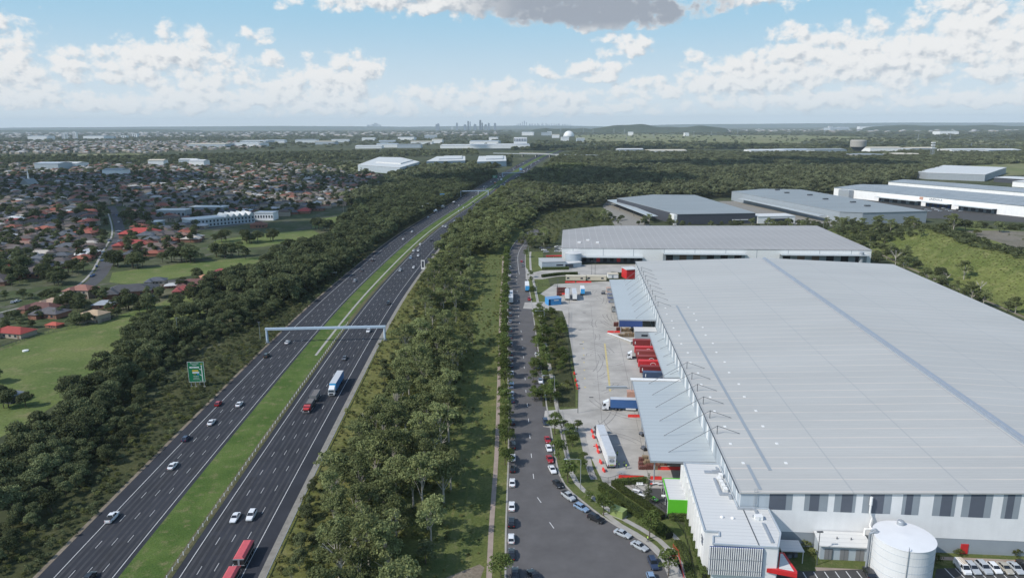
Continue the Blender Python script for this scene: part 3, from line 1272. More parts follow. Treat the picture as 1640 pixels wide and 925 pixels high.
def gn_scatter(name, pts, scales, rots, meshes, mat, kind='stuff', seed=0):
    """one object: many copies of a few clump meshes over the given points (for what nobody would count)"""
    pts = np.asarray(pts, dtype=np.float32).reshape(-1, 3)
    parts = []
    which = np.random.default_rng(seed).integers(0, len(meshes), len(pts))
    me = bpy.data.meshes.new(name)
    me.vertices.add(len(pts))
    me.vertices.foreach_set('co', pts.ravel())
    a = me.attributes.new('sc', 'FLOAT_VECTOR', 'POINT')
    a.data.foreach_set('vector', np.asarray(scales, dtype=np.float32).ravel())
    a = me.attributes.new('rz', 'FLOAT', 'POINT')
    a.data.foreach_set('value', np.asarray(rots, dtype=np.float32))
    a = me.attributes.new('ix', 'INT', 'POINT')
    a.data.foreach_set('value', which.astype(np.int32))
    o = bpy.data.objects.new(name, me)
    COL.objects.link(o)
    o['kind'] = kind
    ng = bpy.data.node_groups.new(name + '_nodes', 'GeometryNodeTree')
    ng.interface.new_socket('Geometry', in_out='INPUT', socket_type='NodeSocketGeometry')
    ng.interface.new_socket('Geometry', in_out='OUTPUT', socket_type='NodeSocketGeometry')
    n, l = ng.nodes, ng.links
    gi, go = n.new('NodeGroupInput'), n.new('NodeGroupOutput')
    join = n.new('GeometryNodeJoinGeometry')

    def attr(nm, typ):
        x = n.new('GeometryNodeInputNamedAttribute')
        x.data_type = typ
        x.inputs['Name'].default_value = nm
        return x.outputs[0]
    sc, rz, ix = attr('sc', 'FLOAT_VECTOR'), attr('rz', 'FLOAT'), attr('ix', 'INT')
    cx = n.new('ShaderNodeCombineXYZ')
    l.new(rz, cx.inputs[2])
    for k, msh in enumerate(meshes):
        src = bpy.data.objects.new('clump_source', msh)          # not linked to the scene: only the mesh is used
        oi = n.new('GeometryNodeObjectInfo')
        oi.inputs['Object'].default_value = src
        oi.inputs['As Instance'].default_value = True
        cmp_ = n.new('FunctionNodeCompare')
        cmp_.data_type = 'INT'
        cmp_.operation = 'EQUAL'
        ins = [s for s in cmp_.inputs if s.type == 'INT']
        l.new(ix, ins[0])
        ins[1].default_value = k
        ip = n.new('GeometryNodeInstanceOnPoints')
        l.new(gi.outputs[0], ip.inputs['Points'])
        l.new(cmp_.outputs[0], ip.inputs['Selection'])
        l.new(oi.outputs['Geometry'], ip.inputs['Instance'])
        l.new(cx.outputs[0], ip.inputs['Rotation'])
        l.new(sc, ip.inputs['Scale'])
        l.new(ip.outputs[0], join.inputs[0])
    l.new(join.outputs[0], go.inputs[0])
    md = o.modifiers.new('copies', 'NODES')
    md.node_group = ng
    return o


def clump_models(kind, n, H, W, npc, size, leaf, seed, bark=None, **kw):
    out = []
    for i in range(n):
        rg = random.Random(seed * 31 + i)
        cl, limbs = {'euc': euc_clumps, 'dome': dome_clumps}[kind](rg, H * rg.uniform(.85, 1.15), W * rg.uniform(.85, 1.15))
        me = crown_mesh('clump', cl, npc, size, seed * 17 + i, **kw)
        me.materials.append(leaf)
        out.append(me)
    return out


def scatter_stuff(name, pts, smin, smax, models, mat, seed, z=None, squash=(.85, 1.15)):
    rg = np.random.default_rng(seed)
    n = len(pts)
    s = rg.uniform(smin, smax, n)
    sc = np.stack([s * rg.uniform(.85, 1.15, n), s * rg.uniform(.85, 1.15, n), s * rg.uniform(squash[0], squash[1], n)], 1)
    p3 = [(x, y, (z(x, y) if z else 0.0)) for x, y in pts]
    return gn_scatter(name, p3, sc, rg.uniform(0, 6.28, n), models, mat, seed=seed)


# ---- belt of eucalypts between highway and street
def strip_right(y):
    return sl_x(y) - (19 if y < 300 else 19 + (y - 300) * .03) + 2.5 * math.sin(y * .045)


def belt_left(y):
    return hwe(y) + (5.5 + 6 * sstep(180, 260, y) + 3 * math.sin(y * .06)) if y < 430 else hwe(y) + 5


rg = random.Random(21)
pts = []
y = 128.0
while y < 560:
    x = belt_left(y)
    while x < strip_right(y):
        px, py = x + rg.uniform(-1.8, 1.8), y + rg.uniform(-1.8, 1.8)
        gap = 320 < py < 380 and px > -40
        if not gap or rg.random() < .12:
            pts.append((px, py))
        x += 7.3
    y += 6.7
pts.sort(key=lambda p: p[1])
belt = pts[:300]
for (x, y) in belt:
    edge = x < belt_left(y) + 6
    s = rg.uniform(.62, 1.12) * (.62 if edge else 1.0) * (1.0 if y < 300 else .85)
    if edge or rg.random() < .16:
        plant(DRK if rg.random() < .75 else EUC, x, y, rg.uniform(0, 6.28), s * (.7 if edge else .85), 'bushy tree among the eucalypts between highway and parked street' if True else '', 'bushy trees in the belt between highway and street')
    else:
        plant(EUC, x, y, rg.uniform(0, 6.28), s * 1.05, 'eucalyptus in the belt between the highway and the street lined with parked cars', 'eucalypts in the belt between highway and street')
rest = pts[300:]

# ---- dark belt left of the highway
rg = random.Random(22)


def left_edge(y):
    return -17.2 + hwx(y) - np.interp(y, [120, 200, 217, 265, 318, 355, 420, 560, 800], [12, 14, 16, 31, 31, 19, 12, 7, 6])


def left_far(y):
    return np.interp(y, [120, 170, 221, 300, 345, 420, 520, 640, 765, 900, 1030, 1340, 1500], [-160, -155, -157, -172, -188, -194, -172, -165, -178, -195, -200, -205, -170])


pts = []
y = 118.0
while y < 1500:
    x = left_edge(y)
    step = 5.6 if y < 500 else 7.5
    while x > left_far(y):
        px, py = x + rg.uniform(-2, 2), y + rg.uniform(-2, 2)
        if not (330 < py < 440 and px < -150 and rg.random() < .6):
            pts.append((px, py))
        x -= step
    y += step * .9
pts.sort(key=lambda p: p[1])
inv = [p for p in pts if abs(p[0]) / p[1] < .83]
for (x, y) in inv[:270]:
    s = rg.uniform(.7, 1.2) * (1.0 if x < left_edge(y) - 8 else .6)
    plant(RSD, x, y, rg.uniform(0, 6.28), s, 'dark bushy tree in the dense belt along the left side of the highway', 'trees in the dark belt along the highway')
rest2 = inv[270:]
mids = clump_models('dome', 4, 9.5, 9.0, 60, .65, LF_dark, 41)
midw = clump_models('euc', 5, 12.0, 9.0, 55, .75, LF_wood, 42)
mide = clump_models('euc', 4, 12.0, 9.0, 60, .6, LF_euc, 43)
o = scatter_stuff('roadside_woodland', rest2, .8, 1.35, mids, None, 1)
tag(o, 'dense dark woodland continuing along the left side of the highway', 'woodland')

# belt right of highway farther on, and the large forest
def hw_right(y):
    return hwx(y) + 36


pts = list(rest)
for p in scatter([(-64, 540), (-66, 700), (-50, 850), (-20, 1050), (60, 1500), (95, 1750), (180, 1700), (100, 1300), (60, 1000), (30, 850), (20, 740), (0, 660), (-10, 560)], 6.6, rg):
    if p[0] > hw_right(p[1]) + 1:
        pts.append(p)
o = scatter_stuff('roadside_woodland', pts, .75, 1.15, mide, None, 2)
tag(o, 'eucalypt woodland filling the strip right of the highway', 'woodland')
FOREST = pxpoly([(806, 345), (835, 352), (900, 334), (955, 332), (984, 323), (1045, 320), (1115, 320.5), (1172, 316.5), (1222, 312.5), (1285, 314), (1338, 313), (1372, 304.5), (1420, 302), (1446, 295), (1470, 285), (1512, 274), (1560, 262), (1640, 252), (1700, 244), (1500, 241),
                 (1420, 247), (1300, 247), (1200, 247), (1100, 245), (1000, 246), (930, 244), (895, 252), (868, 272), (840, 290), (812, 310)])
FOREST = [p for p in FOREST]
fp = scatter(FOREST, 9.5, rg)
near_f = [p for p in fp if p[1] < 1500]
far_f = [p for i, p in enumerate(fp) if p[1] >= 1500 and i % 2 == 0]
o = scatter_stuff('forest', near_f, .8, 1.35, midw, None, 3)
tag(o, 'broad eucalypt forest behind the warehouses', 'forest')
o = scatter_stuff('forest', far_f, 1.2, 1.8, midw, None, 4, squash=(.45, .65))
tag(o, 'far side of the eucalypt forest behind the warehouses', 'forest')

# scrub and tussocks as ground cover
low = clump_models('dome', 3, 1.6, 2.6, 70, .3, LF_shrub, 51, up=.5)
lowd = clump_models('dome', 3, 1.8, 3.0, 60, .34, LF_dark, 52, up=.5)
tus = clump_models('dome', 3, .9, 1.5, 60, .26, LF_grass, 53, up=.6)
pts = []
for y in np.arange(120, 520, 2.6):
    x = hwe(y) + 1.5
    while x < belt_left(y) + 9:
        if rg.random() < .75:
            pts.append((x + rg.uniform(-1, 1), y + rg.uniform(-1, 1)))
        x += 2.4
o = scatter_stuff('undergrowth', pts, .35, 1.1, tus + low[:1], None, 5)
tag(o, 'yellow green tussocks and low scrub on the bank right of the highway', 'undergrowth')
pts = []
for y in np.arange(118, 560, 2.4):
    x = -18.8 + hwx(y)
    while x > left_edge(y) - 6:
        if rg.random() < .8:
            pts.append((x + rg.uniform(-1, 1), y + rg.uniform(-1, 1)))
        x -= 2.3
o = scatter_stuff('undergrowth', pts, .3, .9, lowd + low[:1], None, 6)
tag(o, 'dark low scrub on the bank left of the highway', 'undergrowth')
pts = []
for y in np.arange(125, 560, 3.0):
    x = strip_right(y) - 4
    while x < sl_x(y) - 5.2:
        t = x - sl_x(y)
        dense = .5 if t < -15 else .18
        if 320 < y < 385:
            dense = .5
        if rg.random() < dense:
            pts.append((x + rg.uniform(-1, 1), y + rg.uniform(-1, 1)))
        x += 1.8
o = scatter_stuff('undergrowth', pts, .25, .75, tus + low[:1], None, 7)
tag(o, 'rough grass and weeds on the open strip beside the footpath', 'undergrowth')
pts = []
for y in np.arange(320, 400, 3.0):
    for x in np.arange(-46, -22, 2.6):
        pts.append((x + rg.uniform(-1, 1), y + rg.uniform(-1, 1)))
for y in np.arange(128, 300, 3.2):
    for x in np.arange(-52, -20, 3.0):
        if x > belt_left(y) and rg.random() < .7:
            pts.append((x + rg.uniform(-1, 1), y + rg.uniform(-1, 1)))
o = scatter_stuff('undergrowth', pts, .5, 1.1, low + lowd[:1], None, 8)
tag(o, 'bushes growing under the eucalypts of the belt', 'undergrowth')
# hill: tussocks over the face, dark scrub along crest and foot
pts = []
for u in np.arange(130, 500, 2.6):
    for v in np.arange(200, 256, 2.4):
        if rg.random() < .6:
            q = E(u + rg.uniform(-1.5, 1.5), v + rg.uniform(-1.5, 1.5))
            pts.append((q.x, q.y))
hz = lambda x, y: hill_z(*toE(Vector((x, y, 0))))
o = scatter_stuff('undergrowth', pts, .35, .85, tus, None, 9, z=hz, squash=(.35, .6))
tag(o, 'pale green tussock grass over the hillside', 'grass')
pts = []
for u in np.arange(150, 520, 3.4):
    for v in np.arange(250, 268, 3.6):
        if rg.random() < .85:
            q = E(u + rg.uniform(-2, 2), v + rg.uniform(-2, 2) + 4 * math.sin(u * .03))
            pts.append((q.x, q.y))
for u in np.arange(440, 520, 4):
    for v in np.arange(205, 300, 4.5):
        q = E(u + rg.uniform(-2, 2), v + rg.uniform(-2, 2))
        if hill_z(*toE(q)) < 13 and rg.random() < .6:
            pts.append((q.x, q.y))
o = scatter_stuff('scrub', pts, .9, 2.0, lowd, None, 10, z=hz)
tag(o, 'dark scrub along the crest of the grassy hill', 'scrub')
pts = []
for k in range(60):
    q = E(rg.uniform(240, 430), rg.uniform(285, 420))
    pts.append((q.x, q.y))
o = scatter_stuff('scrub', pts, .6, 1.6, low + lowd, None, 11, z=hz)
tag(o, 'scattered bushes on the bare plateau behind the hill crest', 'scrub')

# trees round the hill: belt between the big warehouse and the hill, and beyond the plateau
rg = random.Random(24)
for k in range(70):
    u = rg.uniform(225, 440)
    v = rg.uniform(168, 198) if u < 300 else rg.uniform(176, 212)
    if 318 < u < 352 and v > 180:
        continue
    q = E(u, v)
    s = rg.uniform(.5, 1.05)
    if u < 300:
        s *= .8
    plant(DRK if rg.random() < .6 else EUC, q.x, q.y, rg.uniform(0, 6.28), s, 'tree in the belt between the big warehouse and the grassy hill', 'trees between big warehouse and hill')
for k in range(64):
    q = E(rg.uniform(430, 560), rg.uniform(200, 420))
    plant(DRK if rg.random() < .7 else EUC, q.x, q.y, rg.uniform(0, 6.28), rg.uniform(.7, 1.15), 'tree standing in front of the white warehouses beyond the hill', 'trees beyond the hill', hill_z(*toE(q)) - .1)
for (px, py, s) in ((1508, 378, .5), (1563, 386, .45), (1552, 404, .3)):
    q = P(px, py, 9)
    u, v = toE(q)
    plant(SHR, q.x, q.y, 0, s * 3.4, 'dark shrub alone on the grassy hillside', 'shrubs alone on the hillside', hill_z(u, v) - .1)


def dead_tree(px, py, h, seed):
    rg = random.Random(seed)
    mb = MB()
    tip = Vector((rg.uniform(-.4, .4), rg.uniform(-.4, .4), h * .5))
    mb.tube((0, 0, -.3), tip, .28, .2, 6)
    for k in range(6):
        a = k * 1.05 + rg.uniform(-.3, .3)
        b0 = Vector((0, 0, 0)).lerp(tip, rg.uniform(.6, 1))
        e1 = b0 + Vector((math.cos(a) * h * .2, math.sin(a) * h * .2, h * .26))
        mb.tube(b0, e1, .14, .08, 5)
        for s in (-.5, .5):
            e2 = e1 + Vector((math.cos(a + s) * h * .13, math.sin(a + s) * h * .13, h * rg.uniform(.08, .2)))
            mb.tube(e1, e2, .08, .03, 4)
    o = mb.build('dead_tree', M_dead)
    q = P(px, py)
    o.location = (q.x, q.y, 0)
    return o


tag(dead_tree(548, 935, 13, 5), 'bare pale branched tree at the bottom of the belt right of the highway', 'tree')
tag(dead_tree(696, 745, 12, 6), 'bare pale tree at the street side of the eucalypt belt', 'tree')
tag(dead_tree(597, 700, 11, 7), 'bare pale tree inside the eucalypt belt above the blue semi-trailer', 'tree')
tag(dead_tree(1434, 424, 13, 1), 'bare white dead tree behind the far right corner of the big warehouse', 'tree')
tag(dead_tree(1514, 453, 8, 2), 'small bare white dead tree at the foot of the grassy hill', 'tree')
tag(dead_tree(1570, 470, 9, 3), 'bare pale dead tree beside the bushy tree on the track', 'tree')

# trees along the warehouse fronts in the middle distance
rg = random.Random(25)
for (px, py, s, n, dx) in ((1035, 361, .8, 6, 16), (1075, 362, 1.0, 5, 14), (870, 395, .9, 10, 26), (845, 392, .8, 6, 14), (1300, 372, .7, 14, 60), (1250, 371, .7, 6, 40), (1385, 372, .9, 12, 40), (1440, 370, .9, 8, 30),
                           (960, 352, .8, 14, 36), (1130, 364, .6, 16, 60), (1230, 366, .7, 16, 60), (1330, 368, .8, 22, 50), (1180, 356, .6, 8, 30), (1290, 362, .7, 12, 40), (1420, 376, .8, 14, 30)):
    for k in range(n):
        q = P(px + rg.uniform(-dx, dx), py + rg.uniform(-4, 3))
        if 1085 < px < 1200 and q.y > 735:
            continue
        plant(DRK if rg.random() < .7 else EUC, q.x, q.y, rg.uniform(0, 6.28), s * rg.uniform(.7, 1.1), 'tree in front of the warehouses of the middle distance', 'trees round the middle warehouses')

o = scatter_stuff('undergrowth', [p for p in scatter(pxpoly([(830, 392), (845, 350), (905, 336), (960, 338), (985, 352), (1000, 362), (900, 366), (890, 392)]), 5.0, rg) if rg.random() < .6], .5, 1.5, low + lowd, None, 12)
tag(o, 'rough bushes over the clearing left of the ribbed warehouse roof', 'undergrowth')

# ---- street trees
left_row = [(809, 590), (808.5, 553), (809, 622), (809.5, 655), (809, 495), (808.5, 474), (808, 462), (808, 451), (808, 440), (808, 422), (810, 682), (808, 409), (809, 417), (807, 427), (809, 436), (807.5, 446), (808, 457), (808, 468), (808, 480), (808.5, 491), (808, 504), (812, 512), (808, 524), (809, 541), (812, 562), (809, 570), (809, 606), (809, 638), (811, 668), (809.5, 710), (812, 702), (810.5, 744), (808, 930), (809, 398), (810, 403)]
left_row = [q for q in left_row if q[1] > 540]
yy_ = 283.0
for (px, py) in left_row + [(None, None)] * 38:
    q = P(px, py) if px else Vector((-4, yy_ + rnd.uniform(-1.5, 1.5), 0))
    yy_ += 0 if px else 7.4
    plant(STR, min(q.x, sl_x(q.y) - 1.2), q.y, rnd.uniform(0, 6.28), rnd.uniform(1.1, 1.4), 'round street tree in the row on the left kerb of the street', 'street trees on the left kerb')
right_row = [(868, 560, .9), (866, 545, 1.0), (865, 530, .9), (862, 512, .9), (862, 500, .85), (867, 578, 1.0), (871, 592, .9), (883, 695, 1.0), (889, 735, 1.0), (903, 772, 1.15), (960, 824, .95), (1033, 862, .95), (1063, 922, .95), (851, 470, .8), (848, 452, .6), (847, 444, .65), (840, 412, .8)]
for (px, py, s) in right_row:
    q = P(px, py)
    plant(STR, q.x + 1.1, q.y, rnd.uniform(0, 6.28), s * rnd.uniform(1.2, 1.4), 'young street tree standing on the grass beside the right kerb', 'street trees on the right verge')
# garden bed trees between street and yard
for k in range(92):
    u = rg.uniform(84, 215)
    v = rg.uniform(-57, -42) if u > 90 else rg.uniform(-55, -44)
    v += (u - 100) * -.03
    q = E(u, v)
    plant(STR if rg.random() < .5 else SHR, q.x, q.y, rg.uniform(0, 6.28), rg.uniform(.6, 1.15), 'bushy young tree in the planting bed beside the yard fence' if True else '', 'young trees in the bed between street and yard')
for (px, py, s) in ((912, 700, .9), (925, 690, .8), (917, 715, .8), (930, 752, .8), (905, 690, .7), (942, 800, .6), (935, 735, .5)):
    q = P(px, py)
    plant(STR, q.x, q.y, rnd.uniform(0, 6.28), s, 'small tree on the lawn between the street and the curved yard fence', 'small trees on the lawn by the curved fence')
for (px, py, s, lb) in ((1262, 884, .8, 'bush beside the white pump house, nearest the office'), (1290, 876, .8, 'bush growing between office and pump house'), (1300, 888, .7, 'round bush left of the pump house doors'), (1246, 893, .8, 'low bush right below the red canopy of the office'),
                        (1498, 902, 1.0, 'bush against the right side of the white water tank'), (1535, 889, .7, 'small bush on the lawn left of the red door'), (1627, 890, .75, 'small pointed bush on the lawn near the black utility')):
    q = P(px, py)
    plant(SHR, q.x, q.y, 1, s, lb, 'bushes round the tank and pump house')
CON = make_trees('columnar_tree', 'narrow dark columnar tree by the picnic lawn beside the green annex', 'tree', 1, 'cone', 8.5, 2.8, 150, .28, LF_dark, M_bark2, .1, 6)
q = P(1037, 806)
plant(CON, q.x, q.y, 0, 1.0, None, None)

# hedges: real leaf masses along a line
def hedge(name, pts, w, h, label, dens=55):
    rng = np.random.default_rng(len(label))
    V = []
    for a, b in zip(pts, pts[1:]):
        a, b = np.array(a[:2]), np.array(b[:2])
        L = np.linalg.norm(b - a)
        n = int(L * (w + 2 * h) * dens)
        t = rng.random(n)
        side = rng.integers(0, 3, n)
        d = (b - a) / L
        nn = np.array([-d[1], d[0]])
        off = np.where(side == 0, rng.uniform(-.5, .5, n), np.where(side == 1, -.5, .5)) * w + rng.normal(0, .07, n)
        z = np.where(side == 0, h, rng.uniform(0, 1, n) * h) + rng.normal(0, .07, n)
        xy = a + d * (t * L)[:, None] + nn * off[:, None]
        p = np.column_stack([xy, z])
        outw = np.column_stack([nn[0] * np.sign(off) * (side > 0), nn[1] * np.sign(off) * (side > 0), (side == 0) * 1.0])
        V.append(leaf_quads(p, outw, .24, rng, .2, .6))
    V = np.concatenate(V)
    me = np_mesh(name, V, np.arange(len(V)).reshape(-1, 4))
    o = link(name, me, [LF_hedge])
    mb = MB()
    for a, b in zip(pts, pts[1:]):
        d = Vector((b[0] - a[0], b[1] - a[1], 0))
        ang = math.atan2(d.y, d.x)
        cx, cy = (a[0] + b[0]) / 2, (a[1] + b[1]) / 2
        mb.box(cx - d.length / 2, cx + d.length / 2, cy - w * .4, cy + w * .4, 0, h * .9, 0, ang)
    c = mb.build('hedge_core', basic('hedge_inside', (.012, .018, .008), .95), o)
    tag(o, label, 'hedge')
    return o


hedge('hedge', [P(963, 782), P(990, 803), P(1030, 830), P(1072, 862)], 2.4, 1.8, 'long clipped hedge beside the footpath, nearest the street')
hedge('hedge', [P(982, 776), P(1000, 789), P(1035, 812), P(1062, 832)], 1.4, 1.6, 'clipped hedge along the picnic lawn, inside the path')
hedge('hedge', [P(985, 776), P(1010, 774), P(1036, 772)], 1.4, 1.6, 'clipped hedge between the yard and the picnic lawn')
hedge('hedge', [P(1070, 830), P(1104, 828)], 1.2, 1.2, 'low hedge at the foot of the green wall')
hedge('hedge', [P(1099, 832), P(1112, 868), P(1128, 925)], 1.2, 1.1, 'low narrow hedge along the office front')
hedge('hedge', [P(1075, 833), P(1096, 834)], .7, .6, 'very low hedge border in front of the green annex')
hedge('hedge', [P(1085, 868), P(1098, 890), P(1106, 930)], 1.6, .8, 'ragged green planting along the red rail')
hedge('hedge', [P(868, 432.5), P(911, 431.5)], 1.6, 2.0, 'dark hedge in front of the low white office at the farther yard')
hedge('hedge', [P(868, 444), P(895, 440.5), P(925, 439.5)], 2.2, 1.8, 'dark hedge between the two yards, near the site cabins')
hedge('hedge', [P(978, 441), P(1000, 442)], 2.2, 2.2, 'dark hedge right of the site cabins')
hedge('hedge', [P(1140, 922), P(1225, 922)], 1.0, .8, 'low hedge in front of the striped screen of the office')
# ------------------------------------------------------------------ warehouses and other buildings
M_roof1 = roof_mat('roof_blue_grey', (.455, .45, .425), rib=6.0, seam=26.0, line_col=(.64, .57, .5), line_w=.07, seam_col=(.26, .28, .3), var=.07)
M_roof2 = roof_mat('roof_warm_grey', (.35, .33, .315), rib=21.0, seam=5.6, line_col=(.25, .26, .27), line_w=.012, seam_col=(.62, .61, .58), var=.08)
M_awn = roof_mat('awning_sheet', (.43, .47, .48), rib=13.0, line_col=(.33, .36, .38), line_w=.012, var=.04)
M_roof_white = roof_mat('roof_white', (.62, .62, .6), rib=7.0, line_col=(.6, .6, .6), line_w=.02, var=.04)
M_roof_grey = roof_mat('roof_mid_grey', (.26, .28, .285), rib=0, seam=11.0, seam_col=(.2, .22, .235), var=.08)
M_roof_panels = roof_mat('roof_striped', (.22, .245, .26), rib=9.5, seam=6.0, line_col=(.6, .62, .62), line_w=.22, seam_col=(.42, .45, .46), var=.08)
M_white = basic('white_cladding', (.82, .82, .81), .55, var=.05, scale=.2, streak=(.6, .6, .05))
M_lightblue = basic('pale_blue_cladding', (.42, .47, .51), .55, var=.06, scale=.2, streak=(.6, .6, .05))
M_midgrey = basic('grey_cladding', (.30, .335, .365), .55, var=.05, scale=.3)
M_slate = basic('slate_cladding', (.115, .13, .16), .5, var=.05, scale=.3)
M_dark = basic('dark_cladding', (.06, .065, .08), .55, var=.1, scale=.4)
M_black = basic('black_void', (.014, .015, .018), .8)
M_glass = basic('dark_window', (.03, .04, .055), .12, spec=.6)
M_steel = basic('galvanised_steel', (.40, .43, .46), .5, .35, var=.1, scale=1.0)
M_steel_dark = basic('dark_steel', (.11, .12, .13), .5, .3)
M_gantry = basic('gantry_paint', (.46, .56, .66), .5, var=.05)
M_red = basic('red_paint', (.55, .028, .03), .5, var=.1, scale=.5)
M_redplastic = basic('red_plastic', (.72, .05, .04), .45, var=.12, scale=1.5)
M_green_bright = basic('bright_green_cladding', (.13, .56, .035), .5, var=.03)
M_kiosk = basic('kiosk_green', (.24, .3, .105), .55, var=.08, scale=1)
M_cream = basic('cream_cladding', (.6, .54, .42), .6, var=.06)
M_blue_shed = basic('blue_shed_paint', (.06, .28, .58), .55, var=.08)
M_navy = basic('navy_paint', (.03, .065, .2), .55, var=.08)
M_whitepaint = basic('white_paint', (.78, .78, .76), .5, var=.06, scale=1)
M_hazard = basic('hi_vis_cloth', (.55, .8, .06), .7)
M_timber = basic('pallet_timber', (.33, .24, .15), .85, var=.3, scale=3)
M_pallet_red = basic('pallet_red', (.2, .075, .06), .8, var=.3, scale=3)
M_brownwall = basic('brown_door', (.2, .13, .09), .7, var=.1)
M_rust = basic('rusty_pink', (.5, .3, .23), .8, var=.15)


def part(mb, name, m, parent, label=None, smooth=False):
    o = mb.build(name, m, parent, smooth)
    if label:
        o['label'] = label
    return o


# ================= the big warehouse: local axes x = V (across), y = U (away from us)
BW = thing('warehouse', 'huge warehouse with pale blue grey roof filling the right half of the picture', 'warehouse', E(0, 0), -EAZ)
LEN, WID, EAV, RID = 298.0, 160.0, 14.0, 17.2
g = MB()
for x0, x1, za, zb in ((-.35, WID / 2, EAV - .02, RID), (WID / 2, WID + .35, RID, EAV - .02)):
    g.quad((x0, -.45, za), (x1, -.45, zb), (x1, LEN + .3, zb), (x0, LEN + .3, za))
for i in range(2):
    x0, x1, za, zb = ((-.35, WID / 2, EAV - .02, RID), (WID / 2, WID + .35, RID, EAV - .02))[i]
    g.quad((x0, -.45, za - .3), (x1, -.45, zb - .3), (x1, -.45, zb), (x0, -.45, za))
part(g, 'roof', M_roof1, BW)
g = MB()
g.tube((-.38, -.4, EAV - .02), (-.38, LEN, EAV - .02), .16, n=6)
part(g, 'gutter', M_steel_dark, BW)
g = MB()
g.box(WID / 2 - 1.2, WID / 2 - .62, 1, LEN - 3, RID - .1, RID + .5)
g.box(WID / 2 - .6, WID / 2 + .6, 1, LEN - 3, RID + .02, RID + .95)
g.box(WID / 2 + .62, WID / 2 + 1.3, 1, LEN - 3, RID - .1, RID + .45, 1)
part(g, 'ridge_vent', [basic('ridge_grey', (.3, .34, .39), .5, var=.08), M_steel_dark], BW)
rz = lambda x: EAV + (RID - EAV) * min(x, WID - x) / (WID / 2)
g = MB()
p0, p1 = toE(P(1086, 489, 14.5)), toE(P(1229, 752, 14.5))
wx, wy0, wy1 = (p0[1] + p1[1]) / 2, p1[0], p0[0]
g.box(wx - .45, wx + .45, wy0, wy1, rz(wx) + .02, rz(wx) + .1)
wx2 = toE(P(1205, 780, 14.2))[1]
g.box(4.6, 5.4, 1, 14, rz(5) + .02, rz(5) + .1)
part(g, 'roof_walkway', M_midgrey, BW)
for k in range(15):
    for s in (-1, 1):
        yy = wy0 + 4 + k * (wy1 - wy0 - 8) / 14
        xx = wx + s * (5.4 + .8 * (k % 2)) - .4
        o = part(MB().box(xx - .35, xx + .35, yy - .5, yy + .5, rz(xx) - .02, rz(xx) + .14), 'skylight_dome', M_whitepaint, BW)
# front wall: white cladding below, bands of grey and slate panels above
g = MB()
g.add([(0, 0, 3.9), (WID, 0, 3.9), (WID, 0, EAV - .3), (WID / 2, 0, RID - .3), (0, 0, EAV - .3)], [(0, 1, 2, 3, 4)])
part(g, 'front_wall', M_white, BW)
g = MB()
g.box(0, WID, .06, .5, 0, 3.9)
part(g, 'plinth', M_midgrey, BW)
edges = [(0.05, 10.9, 12.5, 15.0), None]
bays = [(0.2, 7.0, 'L'), (7.0, 10.9, 'D'), (10.9, 12.4, 'M'), (15.2, 16.4, 'M'), (16.4, 18.6, 'D'), (18.6, 20.6, 'M'), (22.1, 23.7, 'M'), (23.7, 26.3, 'D'), (26.3, 27.0, 'M'),
        (28.6, 30.3, 'M'), (30.3, 33.4, 'D'), (33.4, 35.1, 'M'), (37.6, 38.4, 'M'), (38.4, 39.9, 'D'), (39.9, 41.5, 'M'), (44.6, 46.3, 'M'), (46.3, 48.8, 'D'), (48.8, 49.6, 'M'),
        (51.1, 52.8, 'M'), (52.8, 56.1, 'D'), (56.1, 57.7, 'M'), (60.0, 60.9, 'M'), (60.9, 62.5, 'D')]
ext = []
for k in range(1, 5):
    ext += [(a + 22.4 * k, b + 22.4 * k, c) for a, b, c in bays[14:] if b + 22.4 * k < WID]
for a, b, c in bays + ext:
    zt = rz(a) - .42
    part(MB().box(a, b, -.05 if c == 'D' else -.035, .05, 9.7, zt), 'wall_panel', {'L': M_lightblue, 'D': M_slate, 'M': M_midgrey}[c], BW)
part(MB().box(52.2, 53.9, -.08, .3, .05, 2.6), 'door', M_red, BW, 'red exit door in the grey plinth')
part(MB().box(-.06, .05, .02, 27, 0, EAV - .3), 'side_wall', M_lightblue, BW)
g = MB()
g.box(-.02, .3, 27, LEN, 0, EAV - .3)
part(g, 'side_wall', M_lightblue, BW)
part(MB().box(WID - .3, WID, .02, LEN, 0, EAV - .3), 'side_wall', M_white, BW)
part(MB().add([(0, LEN, 0), (WID, LEN, 0), (WID, LEN, EAV - .3), (WID / 2, LEN, RID - .3), (0, LEN, EAV - .3)], [(4, 3, 2, 1, 0)]), 'rear_wall', M_white, BW)
for k in range(62):                                            # alternating pale and dark cladding panels high on the side wall
    y0 = 28 + k * 4.3
    part(MB().box(-.06, .02, y0, y0 + 2.1, 8.4, EAV - .45), 'wall_panel', M_whitepaint if k % 2 else M_midgrey, BW)
for k in range(5):
    y0 = 2.5 + k * 4.6
    part(MB().box(-.12, -.05, y0, y0 + .5, 9, EAV - .45), 'wall_fin', M_white, BW)
# ladder at the front corner
g = MB()
lx = toE(P(1209, 800, 12))[1]
for s in (-.3, .3):
    g.tube((lx + s, -.35, 9.2), (lx + s, -.35, 15.3), .05, n=5)
for k in range(16):
    g.tube((lx - .3, -.35, 9.4 + k * .38), (lx + .3, -.35, 9.4 + k * .38), .03, n=4)
part(g, 'ladder', M_steel, BW)

# dark loading bays under the awnings
def docks(u0, u1, n):
    for k in range(n):
        y0 = u0 + (u1 - u0) * (k + .2) / n
        part(MB().box(-.12, .2, y0, y0 + (u1 - u0) / n * .6, 1.1, 5.2), 'dock_door', M_black if k % 3 else M_midgrey, BW)


docks(30, 90, 10)
docks(98, 160, 11)
docks(178, 272, 14)


